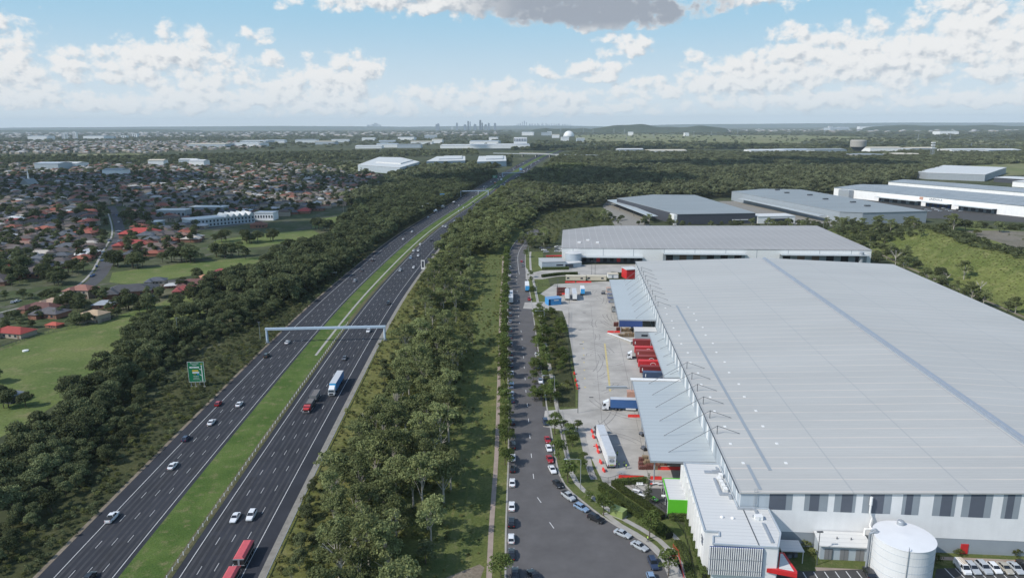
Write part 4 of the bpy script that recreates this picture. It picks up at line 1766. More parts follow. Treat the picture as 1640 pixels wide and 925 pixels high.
def awning(u0, u1, v0, z_in, z_out, label_pts, rods, u_far=None):
    """canopy roof held by rods from masts on the eave"""
    g = MB()
    g.add([(v0, u0, z_out), (-.05, u0 - .0, z_in), (-.05, u1, z_in), (v0, u1, z_out), (v0, u0, z_out - .35), (-.05, u0, z_in - .35), (-.05, u1, z_in - .35), (v0, u1, z_out - .35)],
          [(0, 1, 2, 3), (7, 6, 5, 4), (0, 4, 5, 1), (1, 5, 6, 2), (2, 6, 7, 3), (3, 7, 4, 0)])
    part(g, 'canopy', M_awn, BW)
    g = MB()
    g.box(v0 - .12, v0 + .02, u0 - .1, u1, z_out - .5, z_out + .08)
    g.box(v0 + .04, -.1, u0 - .16, u0 - .02, z_in - .85, z_in - .3)
    part(g, 'canopy_edge', M_steel, BW)
    for k in range(int((u1 - u0) / 12) + 1):
        y0 = u0 + 1 + k * (u1 - u0 - 2) / max(1, int((u1 - u0) / 12))
        part(MB().tube((v0 + 1.2, y0, 0), (v0 + 1.2, y0, z_out - .36), .2, n=8), 'canopy_post', M_steel, BW)
    for (y0, reach) in rods:
        g = MB()
        if v0 > -10:                                          # the narrow canopy only has short struts
            g.tube((-.06, y0, z_in + 1.5), (reach, y0, z_in - .05), .08, n=6)
            part(g, 'canopy_stay', M_steel_dark, BW)
            continue
        g.tube((.9, y0, EAV), (.9, y0, EAV + 2.6), .11, n=6)
        zz = z_out + (z_in - z_out) * (reach - v0) / (-v0)
        g.tube((.9, y0, EAV + 2.5), (reach, y0, zz), .085, n=6)
        g.tube((.9, y0, EAV + 2.5), (7.2, y0, rz(7.2) + .1), .08, n=6)
        part(g, 'canopy_stay', M_steel_dark, BW)


awning(27.4, 91.5, -18.1, 8.2, 7.8, None, [(33 + k * 11.2, -12.5) for k in range(6)])
awning(98.0, 158.0, -5.6, 7.6, 7.3, None, [(101 + k * 10.6, -3.2) for k in range(6)])
awning(177.5, 270.0, -18.0, 8.2, 7.8, None, [(180 + k * 12.3, -9.5) for k in range(8)])
part(MB().box(-17.6, -6.5, 177.36, 177.5, 4.2, 7.4), 'canopy_panel', M_navy, BW, 'blue banner panel under the canopy end')

# ================= office block at the front corner
OF = thing('office_building', 'white flat-roofed office with a black and white striped screen at the big warehouse corner', 'office', E(0, 0), -EAZ)
zr = 9.8
main = [(-9.8, 22.3), (-10.1, -11.3), (-6.9, -11.4), (-7.2, -13.3), (-8.6, -13.4), (-9.2, -16.4), (4.7, -16.8), (6.8, -11), (6.8, -.4), (-.35, -.4), (-.35, 22.3)]
g = MB()
g.prism(main, .02, zr)
part(g, 'wall', M_white, OF)
g = MB()
for i in range(len(main)):
    a, b = main[i], main[(i + 1) % len(main)]
    d = Vector((b[0] - a[0], b[1] - a[1], 0))
    if d.length < .3:
        continue
    ang = math.atan2(d.y, d.x)
    cx, cy = (a[0] + b[0]) / 2, (a[1] + b[1]) / 2
    g.box(cx - d.length / 2, cx + d.length / 2, cy - .14, cy + .14, zr + .003, zr + .42, 0, ang)
part(g, 'parapet', M_lightblue, OF)
g = MB()
g.prism([(-9.6, 22.1), (-9.9, -11.1), (-6.7, -11.2), (-7.0, -13.2), (-8.4, -13.3), (-9.0, -16.2), (4.5, -16.6), (6.6, -11), (6.6, -.6), (-.55, -.6), (-.55, 22.1)], zr + .004, zr + .12)
part(g, 'roof', M_roof_white, OF)
g = MB()
g.box(.7, .9, -16.3, -.7, zr + .13, zr + .22)
part(g, 'roof_joint', M_steel_dark, OF)
for k in range(9):                                             # tall windows of the street side between white fins
    y0 = 20.6 - k * 3.3
    part(MB().box(-10.12, -9.7, y0 - 1.9, y0, .6, 8.4), 'window', M_glass, OF)
g = MB()
for k in range(10):
    y0 = 22.2 - k * 3.3
    g.box(-10.6, -9.86, y0 - .25, y0, .4, zr - .25)
part(g, 'fin', M_whitepaint, OF)
nsl = 25
gs, gb = MB(), MB()
xa, xb = -10.0, 1.6
for k in range(nsl):
    x = xa + (xb - xa) * k / nsl
    gs.box(x, x + (xb - xa) / nsl * .5, -17.3, -17.05, 3.0, zr - .05)
gb.box(xa, xb, -17.04, -16.85, 2.9, zr)
part(gs, 'screen_slat', M_whitepaint, OF)
part(gb, 'screen_backing', M_navy, OF)
g = MB()
for z in (3.2, 5.9):
    g.box(xa, xb, -17.36, -17.31, z + 1, z + 1.1)
part(g, 'screen_rail', M_steel, OF)
part(MB().box(-9.1, -8.92, -15.6, -13.9, 4.4, 7.6), 'window', M_glass, OF, 'narrow window beside the striped screen')
g = MB()
for k in range(3):
    z = 4.6 + k * .75
    g.box(-10.2, -10.02, -10.2 - .15 * k, -8.6 + .15 * k, z + 1, z + 1.4)
part(g, 'emblem', M_slate, OF, 'round dark emblem on the street side')
g = MB()
g.prism([(2.6, -17.0), (8.6, -18.6), (8.9, -17.6), (8.1, -10.6), (7.0, -10.6), (7.0, -11.2), (4.9, -16.85)], 4.0, 5.0)
part(g, 'entrance_canopy', M_red, OF, 'bright red angled canopy over the entrance')
g = MB()
g.sheet([(5.2, -16.9), (8.2, -17.7), (7.6, -11.1), (7.15, -11.1)], 5.004)
part(g, 'canopy_top', M_roof_white, OF)
# rooftop ducts and plant
for bx_ in ((-3.2, -1.2, 17.2, 17.9, zr + .2, zr + .75), (-5.2, -1.5, 16.7, 17.9, zr + .14, zr + .5), (-1.8, -1.3, 16.0, 20, zr + .14, zr + .6), (-3.6, -3.0, 5.5, 13.5, zr + .14, zr + .7), (-3.5, -1.1, 5.2, 5.9, zr + .14, zr + .75), (-1.5, -.8, 3.5, 5.5, zr + .14, zr + .6), (-.6, 3.6, 6.0 - 7.2, 6.5 - 7.2, zr + .14, zr + .55), (3.2, 3.8, -4.5, -1.2, zr + .14, zr + .55), (2.2, 4.2, -4.6, -4.1, zr + .14, zr + .6), (3.6, 4.2, -15.0, -7.2, zr + .14, zr + .5)):
    part(MB().box(*bx_), 'roof_duct', M_steel, OF)
for k, (x, y) in enumerate([(-2.1, 12.9), (-1.9, 11.1), (-1.8, 9.3), (-1.6, 7.5), (-1.3, 14.9), (3.0, -5.2), (3.9, -5.0)]):
    o = part(MB().box(x - .55, x + .35, y - .7, y + .7, zr + .15, zr + 1.1), 'air_conditioner', M_whitepaint, OF)
for (x, y) in ((-5.0, -5.0), (-2.6, -5.3)):
    part(MB().lathe([(.42, zr + .12), (.45, zr + .35), (.2, zr + .55), (.02, zr + .58)], 12, (x, y)), 'roof_vent', M_whitepaint, OF)

# lower roof between office and warehouse front, and small shelter
SHD = thing('shelter', 'small white flat shelter between office and pump house with bins beneath', 'shelter', E(-4.8, 11.2), -EAZ)
part(MB().box(-2.6, 2.6, -2.3, 2.3, 3.0, 3.25), 'roof', M_roof_white, SHD)
for x in (-2.4, 2.4):
    for y in (-2.1, 2.1):
        part(MB().tube((x, y, 0), (x, y, 2.99), .08, n=6), 'post', M_whitepaint, SHD)
for k in range(3):
    q = E(-5.2 + .4 * k, 9.8 + 1.4 * k)
    b = thing('wheelie_bin', ['dark bin under the small white shelter, nearest the office', 'dark bin in the middle under the small white shelter', 'dark bin under the small white shelter, nearest the pump house'][k], 'bin', q, .2 * k - .1)
    part(MB().prism([(-.5, -.4), (.5, -.4), (.5, .4), (-.5, .4)], .1, 1.1), 'body', M_slate, b)
    part(MB().box(-.54, .54, -.45, .45, 1.102, 1.2), 'lid', M_dark, b)

# ================= green annex
GA = thing('annex', 'small annex with bright lime green end wall and white roof beside the office', 'annex', E(0, 0), -EAZ)
zz = 4.6
gx0, gx1, gy0, gy1 = -14.8, -10.2, 7.4, 21.0
u0, v0 = UVZ(1071, 818, 0)
u1, v1 = UVZ(1063, 766, zz)
gy0, gx0 = UVZ(1071, 801, zz)[0], UVZ(1071, 801, zz)[1]
gy1 = u1
gx0 = min(v0, gx0, v1)
g = MB()
g.box(gx0, gx1, gy0 + .2, gy1, 0, zz)
part(g, 'wall', M_white, GA)
part(MB().box(gx0 - .15, gx1 + .1, gy0, gy0 + .19, 0, zz + .25), 'end_wall', M_green_bright, GA, 'bright lime green wall')
part(MB().box(gx0 + .1, gx1 - .05, gy0 + .25, gy1 - .1, zz + .002, zz + .1), 'roof', M_roof_white, GA)
g = MB()
g.box(gx0 - .15, gx0 + .05, gy0 + .2, gy1 + .1, zz - .4, zz + .25)
g.box(gx0 + .06, gx1, gy1 - .05, gy1 + .12, zz - .4, zz + .25)
part(g, 'roof_trim', M_green_bright, GA)
for k in range(3):
    part(MB().box(gx0 - .06, gx0 + .1, gy0 + 2 + k * 4, gy0 + 5.2 + k * 4, .3, 3.4), 'window', M_glass, GA)
part(MB().box(gx0 - 1.1, gx0 - .1, gy0 + 5.5, gy0 + 6.3, 2.6, 2.8), 'door_hood', M_whitepaint, GA)
g = MB()
g.sheet([tuple(E(u, v)[:2]) for u, v in [(gy0 - .5, gx0 - .1), (gy0 + 2, gx0 - 4.5), (gy1 + 3, gx0 - 3.6), (gy1 + 3, gx0 - .1)]], .05)
structure('paving', g, M_asph_lot)

# ================= pump house and tank
PH = thing('pump_house', 'small white-roofed pump house with three grey double doors in front of the big warehouse', 'shed', E(0, 0), -EAZ)
y0, y1, x0, x1 = -5.0, 2.4 - 3.0, 18.2, 29.2
y0 = -4.9
y1 = -.3
part(MB().box(x0, x1, y0, y1 - .3, 0, 3.7), 'wall', M_lightblue, PH)
g = MB()
g.add([(x0 - .5, y0 - .7, 3.75), (x1 + .5, y0 - .7, 3.75), (x1 + .3, y1, 4.5), (x0 - .3, y1, 4.5), (x0 - .5, y0 - .7, 3.95), (x1 + .5, y0 - .7, 3.95), (x1 + .3, y1, 4.7), (x0 - .3, y1, 4.7)],
      [(3, 2, 1, 0), (4, 5, 6, 7), (0, 1, 5, 4), (1, 2, 6, 5), (2, 3, 7, 6), (3, 0, 4, 7)])
part(g, 'roof', M_roof_white, PH)
for k in range(3):
    xc = x0 + 1.9 + k * 3.55
    d = part(MB().box(xc - .95, xc + .95, y0 - .06, y0 + .1, .1, 2.9), 'door', basic('door_grey', (.22, .22, .225), .6) if k == 0 else MAT['door_grey'], PH)
    part(MB().box(xc - .02, xc + .02, y0 - .09, y0 - .062, .1, 2.9), 'door_seam', M_dark, d)
for (x, y) in ((22.4, -3.0), (25.6, -3.1)):
    part(MB().tube((x, y, 4.0), (x, y, 4.9), .13, n=8), 'roof_vent', M_steel_dark, PH)
for k, (px, py) in enumerate(((1317, 889), (1323, 892))):
    q = P(px, py)
    b = thing('wheelie_bin', ['dark upright bin at the left corner of the pump house', 'dark bin lying tilted beside the upright one at the pump house'][k], 'bin', q, .3)
    part(MB().prism([(-.3, -.35), (.3, -.35), (.3, .35), (-.3, .35)], .1, 1.0 if k == 0 else .6), 'body', M_slate, b)
    part(MB().box(-.34, .34, -.4, .4, 1.002 if k == 0 else .602, 1.08 if k == 0 else .68), 'lid', M_dark, b)

tq = P(1449, 905)
TK = thing('water_tank', 'large round white water tank beside the pump house', 'tank', (tq.x, tq.y, 0))
ztk = 9.3
c_top = P(1448, 858, ztk)
TK.location = (c_top.x, c_top.y, 0)
rt = (P(1502, 858, ztk) - P(1396, 858, ztk)).length / 2 * .86
g = MB()
g.lathe([(rt, 0), (rt, ztk)], 64, cap_top=False)
part(g, 'shell', basic('tank_white', (.74, .75, .75), .45, var=.04, scale=.3, streak=(.5, .5, .05)), TK, smooth=False)
g = MB()
for z in (2.0, 3.9, 5.8, 7.7):
    g.lathe([(rt + .01, z), (rt + .04, z + .03), (rt + .04, z + .07), (rt + .01, z + .1)], 64, cap_top=False, cap_bot=False)
part(g, 'hoop', M_lightblue, TK)
g = MB()
g.lathe([(rt + .1, ztk - .05), (rt + .1, ztk + .1), (rt * .5, ztk + .25), (.05, ztk + .38)], 64)
part(g, 'roof', basic('tank_roof_white', (.76, .765, .765), .5, var=.04, scale=.25), TK)
part(MB().lathe([(.8, ztk + .1), (.8, ztk + 1.0), (.65, ztk + 1.2), (.1, ztk + 1.25)], 16, (1.6, rt * .72)), 'hatch', M_steel, TK)
g = MB()
a = R(250)
lx, ly = (rt + .18) * math.cos(a), (rt + .18) * math.sin(a)
g.tube((lx, ly, .5), (lx, ly, ztk + .9), .09, n=6)
g.tube((lx, ly, ztk + .9), (lx * .93, ly * .93, ztk + .9), .07, n=6)
part(g, 'downpipe', M_steel, TK)
g = MB()
a = R(168)
for k, off in enumerate((0, .5)):
    b0 = Vector(((rt + .5 + off) * math.cos(a), (rt + .5 + off) * math.sin(a) - off, 0))
    g.path([b0, b0 + Vector((0, 0, ztk + .6 - off)), b0 + Vector((.9, 0, ztk + 1.0 - off)), b0 + Vector((1.5, 0, ztk + .4))], .22, 8)
part(g, 'inlet_pipe', M_steel, TK)
# white pipework rising on the warehouse wall
PW = thing('pipework', 'white pipework climbing the warehouse wall between pump house and tank', 'pipes', E(0, 0), -EAZ)
g = MB()
xw = 30.6
g.path([(xw, -.6, 6.8), (xw + .3, -.6, 8.8), (xw - .35, -.6, 10.2), (xw - .35, -.6, 13.6)], .24, 8)
g.tube((xw - .35, -.6, 12.2), (xw - .35, -.6, 14.2), .36, n=8)
part(g, 'riser', M_whitepaint, PW)
g = MB()
g.path([(xw - 1.3, -1.2, 0), (xw - 1.3, -1.2, 6.2), (xw + 1.2, -1.2, 6.2), (xw + 1.2, -1.2, 0)], .26, 8)
g.path([(xw + .2, -1.2, 6.2), (xw, -.6, 6.8)], .24, 8)
g.path([(xw + 1.2, -1.2, 5.8), (xw + 2.2, -2.0, 6.6), (xw + 2.4, -2.6, 6.3)], .22, 8)
part(g, 'manifold', M_whitepaint, PW)


# ================= other warehouses
def warehouse(name, label, poly, h, roof, wall, lx, ly, ang, roofz=None, base_extra=None):
    """polygonal flat-pitched warehouse; poly in world xy"""
    o = thing(name, label, 'warehouse', (lx, ly, 0), ang)
    cs, sn = math.cos(-ang), math.sin(-ang)
    loc = [((x - lx) * cs - (y - ly) * sn, (x - lx) * sn + (y - ly) * cs) for x, y in poly]
    rz_ = roofz or [h] * len(loc)
    part(MB().prism(loc, 0, [z - .3 for z in rz_]), 'wall', wall, o)
    cx = sum(p[0] for p in loc) / len(loc)
    cy = sum(p[1] for p in loc) / len(loc)
    big = [(cx + (x - cx) * 1.004, cy + (y - cy) * 1.004) for x, y in loc]
    part(MB().prism(big, [z - .28 for z in rz_], [z + .12 for z in rz_]), 'roof', roof, o)
    return o, loc


# second warehouse beyond the yard
z2 = 11.0
W2 = [P(900, 397, z2), P(1396, 400.5, z2), P(1380, 393, z2 + .4), P(1308, 361.5, z2 + 2), P(965, 361.5, z2 + 2), P(902, 368.5, z2 + 1.4)]
a2 = math.atan2(W2[1].y - W2[0].y, W2[1].x - W2[0].x)
w2, l2 = warehouse('warehouse', 'long warehouse with warm grey ribbed roof and white front just beyond the big roof', [(p.x, p.y) for p in W2], z2, M_roof2, M_whitepaint, W2[0].x, W2[0].y, a2, [z2, z2, z2 + .4, z2 + 2, z2 + 2, z2 + 1.4])
Lw = l2[1][0]
for k in range(10):
    x = Lw * (.037 + k * .1)
    part(MB().box(x - .15, x + .15, -.06, .1, 0, z2 - .4), 'wall_joint', M_midgrey, w2)
for (px0, px1, col) in ((925, 1030, 0), (1063, 1195, 1), (1250, 1388, 1)):
    xa = (P(px0, 413, 5.2).xy - W2[0].xy).length
    xb = (P(px1, 413, 5.2).xy - W2[0].xy).length
    zc = 4.9 if col == 0 else 7.6
    c = part(MB().box(xa, xb, -6.0, -.1, zc, zc + .4), 'dock_canopy', M_awn, w2)
    part(MB().box(xa, xb, -.08, .15, 0, zc - .3), 'dock_wall', M_dark if col == 0 else M_midgrey, w2)
    nd = 9 if col == 0 else 6
    for k in range(nd):
        x = xa + (xb - xa) * (k + .22) / nd
        mm = (M_red if k in (2, 5) else M_black) if col == 0 else (M_brownwall if k in (1, 2) else M_black)
        part(MB().box(x, x + (xb - xa) / nd * .52, -.2, -.085, .9, zc - .8), 'dock_door', mm, w2)
q = (P(1374, 401, z2).xy - W2[0].xy)
part(MB().lathe([(1.6, 0), (1.6, z2 - 1), (.2, z2 - .6)], 20, (Lw - 8, -3.2)), 'end_silo', M_steel, w2)
for k in range(3):
    part(MB().box(12 + 7 * k, 14.5 + 7 * k, 20 + 11 * (k % 2), 22 + 11 * (k % 2), z2 + .3, z2 + 1.5), 'roof_unit', M_whitepaint, w2)

tq = P(918, 423)
t2 = thing('water_tank', 'pale grey round tank in front of the farther warehouse', 'tank', (tq.x, tq.y, 0))
part(MB().lathe([(6.0, 0), (6.0, 8.5)], 36, cap_top=False), 'shell', M_lightblue, t2)
part(MB().lathe([(6.15, 8.5), (6.15, 8.7), (.1, 9.4)], 36), 'roof', M_roof_white, t2)

o2b = thing('office_building', 'low white office with grey roof at the left end of the farther yard', 'office', P(868, 431))
q0, q1 = P(868, 431), P(905, 430)
ax = (q1 - q0)
o2b.rotation_euler = (0, 0, math.atan2(ax.y, ax.x))
L = ax.length
part(MB().prism([(0, 0), (L, 0), (L, 14), (2, 16), (0, 16)], 0, 5.0), 'wall', M_lightblue, o2b)
part(MB().prism([(-.2, -.2), (L + .2, -.2), (L + .2, 14.2), (2, 16.2), (-.2, 16.2)], 5.004, 5.3), 'roof', roof_mat('flat_roof_grey', (.44, .44, .43), var=.06), o2b)
part(MB().box(L * .62, L * .92, -.06, .1, 2.2, 3.2), 'window', M_glass, o2b)
part(MB().prism([(L + .3, 0), (L + 13, 5), (L + 12, 10), (L + .3, 8)], 0, 3.2), 'entrance_wing', M_lightblue, o2b)
part(MB().box(L + .35, L + 6, -.02, 1.2, 1.0, 2.9), 'window', M_glass, o2b)
part(MB().prism([(L + .1, -.4), (L + 13.4, 4.7), (L + 12.3, 10.4), (L + .1, 8.4)], 3.204, 3.5), 'wing_roof', M_roof_white, o2b)
q = P(894, 408.5)
part(MB().box(8, 8 + 22, 30, 31.5, 3.4, 4.2), 'red_canopy', M_red, o2b)
for k in range(5):
    part(MB().tube((8.5 + k * 5.2, 30.7, 0), (8.5 + k * 5.2, 30.7, 3.39), .12, n=6), 'canopy_post', M_steel, o2b)

# third: grey roof with lean-to canopy on its left
W3 = [P(1085, 343, 11), P(1210, 341, 11), P(1113, 311, 12), P(1045, 310.5, 12), P(988, 317.5, 11)]
a3 = math.atan2(W3[1].y - W3[0].y, W3[1].x - W3[0].x)
w3, l3 = warehouse('warehouse', 'grey roofed warehouse with dark front and trucks under its left canopy', [(p.x, p.y) for p in W3], 11, M_roof_grey, M_dark, W3[0].x, W3[0].y, a3)
cA, cB, cC, cD = P(1054, 345, 7), P(1040, 346.5, 6.4), P(972, 320.5, 6.4), P(987, 318.5, 7)


def tol(o, p):
    d = Vector((p.x - o.location.x, p.y - o.location.y, 0))
    d.rotate(Matrix.Rotation(-o.rotation_euler[2], 3, 'Z'))
    return (d.x, d.y)


part(MB().prism([tol(w3, p) for p in (cA, cB, cC, cD)], 6.1, 6.5), 'canopy', M_awn, w3)
for t_ in (0, .33, .66, 1):
    p = cB.lerp(cC, t_)
    x, y = tol(w3, p)
    part(MB().tube((x + .6, y + .4, 0), (x + .6, y + .4, 6.09), .25, n=6), 'canopy_post', M_steel_dark, w3)
part(MB().box(-3.5, -.2, -.1, 14, 0, 10.4), 'white_corner', M_whitepaint, w3)
for k in range(2):
    part(MB().box(58 + 9 * k, 66 + 9 * k, -.5, -.06, 4.0, 4.6), 'hood', M_whitepaint, w3)
g = MB()
g.sheet(pxpoly([(972, 322), (1040, 346), (1040, 362), (985, 362), (975, 345), (965, 330)]), .03)
structure('yard', g, M_drain)
sm = thing('office_building', 'small white office with dark glass beside the grey roofed warehouse', 'office', P(1213, 358), a3)
part(MB().box(0, 40, 0, 22, 0, 7), 'wall', M_whitepaint, sm)
part(MB().box(10, 34, -.1, .2, 1, 5), 'window', M_glass, sm)
part(MB().box(-.4, 40.4, -.5, 22.4, 7.004, 7.5), 'roof', M_roof_white, sm)
g = MB()
g.sheet(pxpoly([(1150, 322), (1178, 322), (1345, 352), (1340, 362), (1250, 362), (1215, 350)]), .03)
structure('yard', g, M_drain)

# fourth: blue-grey warehouse with roof plant
W4 = [P(1382, 340.5, 12), P(1485, 338, 12), P(1283, 303.5, 12), P(1222, 302.5, 12), P(1172, 306.5, 12), P(1345, 339, 12)]
a4 = math.atan2(W4[1].y - W4[0].y, W4[1].x - W4[0].x)
w4, l4 = warehouse('warehouse', 'blue grey warehouse with small vents along its roof, behind the ribbed roof', [(p.x, p.y) for p in W4], 12, M_roof_grey, M_midgrey, W4[0].x, W4[0].y, a4)
for (px, py) in ((1260, 309), (1297, 312.5), (1322, 319), (1366, 324), (1389, 330), (1245, 304.5)):
    x, y = tol(w4, P(px, py, 12.3))
    part(MB().box(x - 3, x + 3, y - 1.5, y + 1.5, 12.1, 13.6), 'roof_vent', M_steel_dark, w4)
cA, cB, cC, cD = P(1320, 344, 6.6), P(1312, 346, 6), P(1182, 318, 6), P(1190, 317, 6.6)
part(MB().prism([tol(w4, p) for p in (cA, cB, cC, cD)], 5.8, 6.2), 'canopy', M_awn, w4)
for k in range(12):
    p = P(1186 + k * 11.5, 318.5 + k * 2.35, 3)
    x, y = tol(w4, p)
    part(MB().box(x - 1.6, x + 1.6, y - .7, y + .7, .3, 4.3), 'dock_door', M_black, w4)
x, y = tol(w4, P(1427, 346, 7))
sg = part(MB().box(x - 7, x + 7, y - .8, y - .2, 5.5, 10.0), 'sign_panel', M_navy, w4, 'dark blue sign board on the end wall')
lw = thing('office_building', 'low white office at the front of the blue grey warehouse', 'office', P(1325, 354), a4 - .35)
part(MB().box(0, 44, 0, 16, 0, 5), 'wall', M_whitepaint, lw)
part(MB().box(2, 30, -.1, .2, 1.6, 3.4), 'window', M_glass, lw)
part(MB().box(-.4, 44.4, -.6, 16.4, 5.004, 5.4), 'roof', M_roof_white, lw)


# fifth to seventh: long white ones at the right edge
def long_wh(name, label, A, dirv, L, D, h, roof, wall, gable=2.0):
    ang = math.atan2(dirv[1], dirv[0])
    o = thing(name, label, 'warehouse', (A.x, A.y, 0), ang)
    part(MB().box(0, L, 0, D, 0, h - .3), 'wall', wall, o)
    g = MB()
    g.add([(-1, -1, h - .3), (L + 1, -1, h - .3), (L + 1, D / 2, h + gable), (-1, D / 2, h + gable), (-1, D + 1, h - .3), (L + 1, D + 1, h - .3)], [(0, 1, 2, 3), (3, 2, 5, 4), (0, 3, 4), (5, 2, 1)])
    part(g, 'roof', roof, o)
    return o


A5 = P(1336, 300, 12.5)
B5 = P(1640, 329, 12.5)
d5 = (B5 - A5).normalized()
w5 = long_wh('warehouse', 'long white warehouse with striped roof and lettering on its wall at the right edge', A5, d5, 340, 105, 12.5, M_roof_panels, M_white, 2.5)
for (px0, px1) in ((1388, 1480), (1490, 1545), (1560, 1640)):
    xa = tol(w5, P(px0, 316 + (px0 - 1388) * .06, 6))[0]
    xb = tol(w5, P(px1, 316 + (px1 - 1388) * .06, 6))[0]
    part(MB().box(xa, xb, -9, -.1, 5.6, 6.0), 'dock_canopy', M_awn, w5)
    part(MB().box(xa, xb, -.12, .1, .2, 5.2), 'dock_wall', M_dark, w5)
    for k in range(5):
        x = xa + (xb - xa) * (k + .3) / 5
        part(MB().box(x, x + (xb - xa) * .08, -.3, -.125, .6, 4.4), 'dock_door', M_navy if px0 == 1490 else M_midgrey, w5)
xs = tol(w5, P(1371, 316, 0))
part(MB().box(xs[0] - 9, xs[0] + 9, -9, -1, 0, 11), 'plant_block', M_steel, w5)
A6 = P(1423, 290.5, 12.5)
w6 = long_wh('warehouse', 'white warehouse with striped roof, second row back at the right edge', A6, d5, 330, 62, 12.5, M_roof_panels, M_white, 2.0)
W7 = [P(1470, 275, 12), P(1485, 276.5, 12), P(1578, 279.5, 12), P(1612, 268, 12), P(1512, 264.5, 12)]
w7, l7 = warehouse('warehouse', 'white roofed warehouse with dark front panel, farthest at the right edge', [(p.x, p.y) for p in W7], 12, M_roof_white, M_midgrey, W7[0].x, W7[0].y, math.atan2(W7[2].y - W7[0].y, W7[2].x - W7[0].x))
xa, xb = tol(w7, W7[1]), tol(w7, W7[2])
dd = Vector((xb[0] - xa[0], xb[1] - xa[1], 0))
an = math.atan2(dd.y, dd.x)
cx, cy = (xa[0] + xb[0]) / 2, (xa[1] + xb[1]) / 2
part(MB().box(cx - dd.length * .42, cx + dd.length * .3, cy - .6, cy + .6, 1, 9.5, 0, an), 'dark_panel', M_slate, w7)
w8 = long_wh('warehouse', 'low white canopy building right of the farthest white warehouse', P(1592, 284, 8), Vector((d5.x, d5.y, 0)), 60, 60, 8, M_roof_white, M_dark, 1)
w9 = long_wh('warehouse', 'white building at the right edge beside the farthest white warehouse', P(1622, 290, 9), Vector((d5.x, d5.y, 0)), 120, 80, 9, M_roof_white, M_white, 1)


def text_on(parent, txt, size, loc, rot, m, name='lettering', ext=.02):
    cu = bpy.data.curves.new(name, 'FONT')
    cu.body = txt
    cu.size = size
    cu.extrude = ext
    cu.align_x = 'CENTER'
    cu.align_y = 'CENTER'
    tmp = bpy.data.objects.new(name, cu)
    COL.objects.link(tmp)
    bpy.context.view_layer.update()
    me = bpy.data.meshes.new_from_object(tmp.evaluated_get(bpy.context.evaluated_depsgraph_get()))
    bpy.data.objects.remove(tmp)
    me.materials.clear()
    o = link(name, me, [m])
    o.parent = parent
    o.location = loc
    o.rotation_euler = rot
    return o


xs = tol(w5, P(1524, 318, 9))[0]
part(MB().box(xs - 19, xs - 14, -.2, -.02, 7.6, 11), 'logo', M_rust, w5, 'tan square emblem')
text_on(w5, 'LINEHAUL', 4.0, (xs + 3, -.15, 9.2), (R(90), 0, 0), M_slate)
text_on(w4, 'A', 3.5, (x + 3.5, y - .85, 7.7), (R(90), 0, 0), M_whitepaint)

# ---- far left white sheds beyond the suburb
for k, (pts, lb) in enumerate(((((573, 264), (640, 268.5), (672, 259), (640, 252), (607, 251.5)), 'big white roofed shed with stepped roofs beyond the suburb, nearest of the far sheds'),
                               (((683, 258.5), (745, 257), (745, 250), (700, 250.5)), 'white roofed shed, middle one of the three left of the highway'),
                               (((764, 259), (811, 257.5), (810, 249.5), (767, 250)), 'white curved-roof shed nearest the highway overpass'))):
    q = [P(a, b, 14) for a, b in pts]
    w, _ = warehouse('warehouse', lb, [(p.x, p.y) for p in q], 14, M_roof_white, M_lightblue, q[0].x, q[0].y, 0)
    cx = sum(p.x for p in q) / len(q) - q[0].x
    cy = sum(p.y for p in q) / len(q) - q[0].y
    part(MB().prism([((p.x - q[0].x - cx) * .62 + cx + 6, (p.y - q[0].y - cy) * .62 + cy + 30) for p in q], 14.13, 16.5), 'upper_roof', M_roof_white, w)
q = [P(678, 263, 7), P(690, 263, 7)]
o = thing('building', 'small white building with vertical ribs between dark trees left of the highway', 'building', P(684, 281))
part(MB().box(-10, 10, 0, 14, 0, 9), 'wall', M_whitepaint, o)
part(MB().box(-10.4, 10.4, -.4, 14.4, 9.004, 9.6), 'roof', M_roof_white, o)
g = MB()
for k in range(6):
    g.box(-9 + k * 3.4, -8.4 + k * 3.4, -.3, -.01, 1, 8.6)
part(g, 'rib', M_midgrey, o)
# ------------------------------------------------------------------ vehicles
M_paint = basic('car_paint', (1, 1, 1), .28, spec=.5, objcol=True)
M_paint.node_tree.nodes['Principled BSDF'].inputs['Coat Weight'].default_value = .6
M_cglass = basic('car_glass', (.018, .022, .028), .08, spec=.7)
M_tyre = basic('tyre_rubber', (.018, .018, .019), .8)
M_rim = basic('wheel_rim', (.3, .31, .32), .4, .6)
M_lamp = basic('lamp_lens', (.75, .76, .78), .2)
M_tail = basic('tail_lens', (.4, .015, .015), .3)
M_trim = basic('black_trim', (.03, .03, .032), .6)
M_curtain = basic('curtain_paint', (1, 1, 1), .55, objcol=True, var=.06)
M_load = basic('load_gravel', (.16, .15, .145), .95, var=.3, scale=2)

WHITE, SILVER, GREY, BLACK = (.76, .77, .78, 1), (.42, .45, .48, 1), (.085, .09, .1, 1), (.016, .017, .02, 1)
RED, BLUE, LBLUE, OLIVE, BEIGE, NAVY = (.36, .02, .025, 1), (.035, .09, .22, 1), (.22, .32, .46, 1), (.05, .055, .04, 1), (.4, .37, .31, 1), (.03, .045, .09, 1)


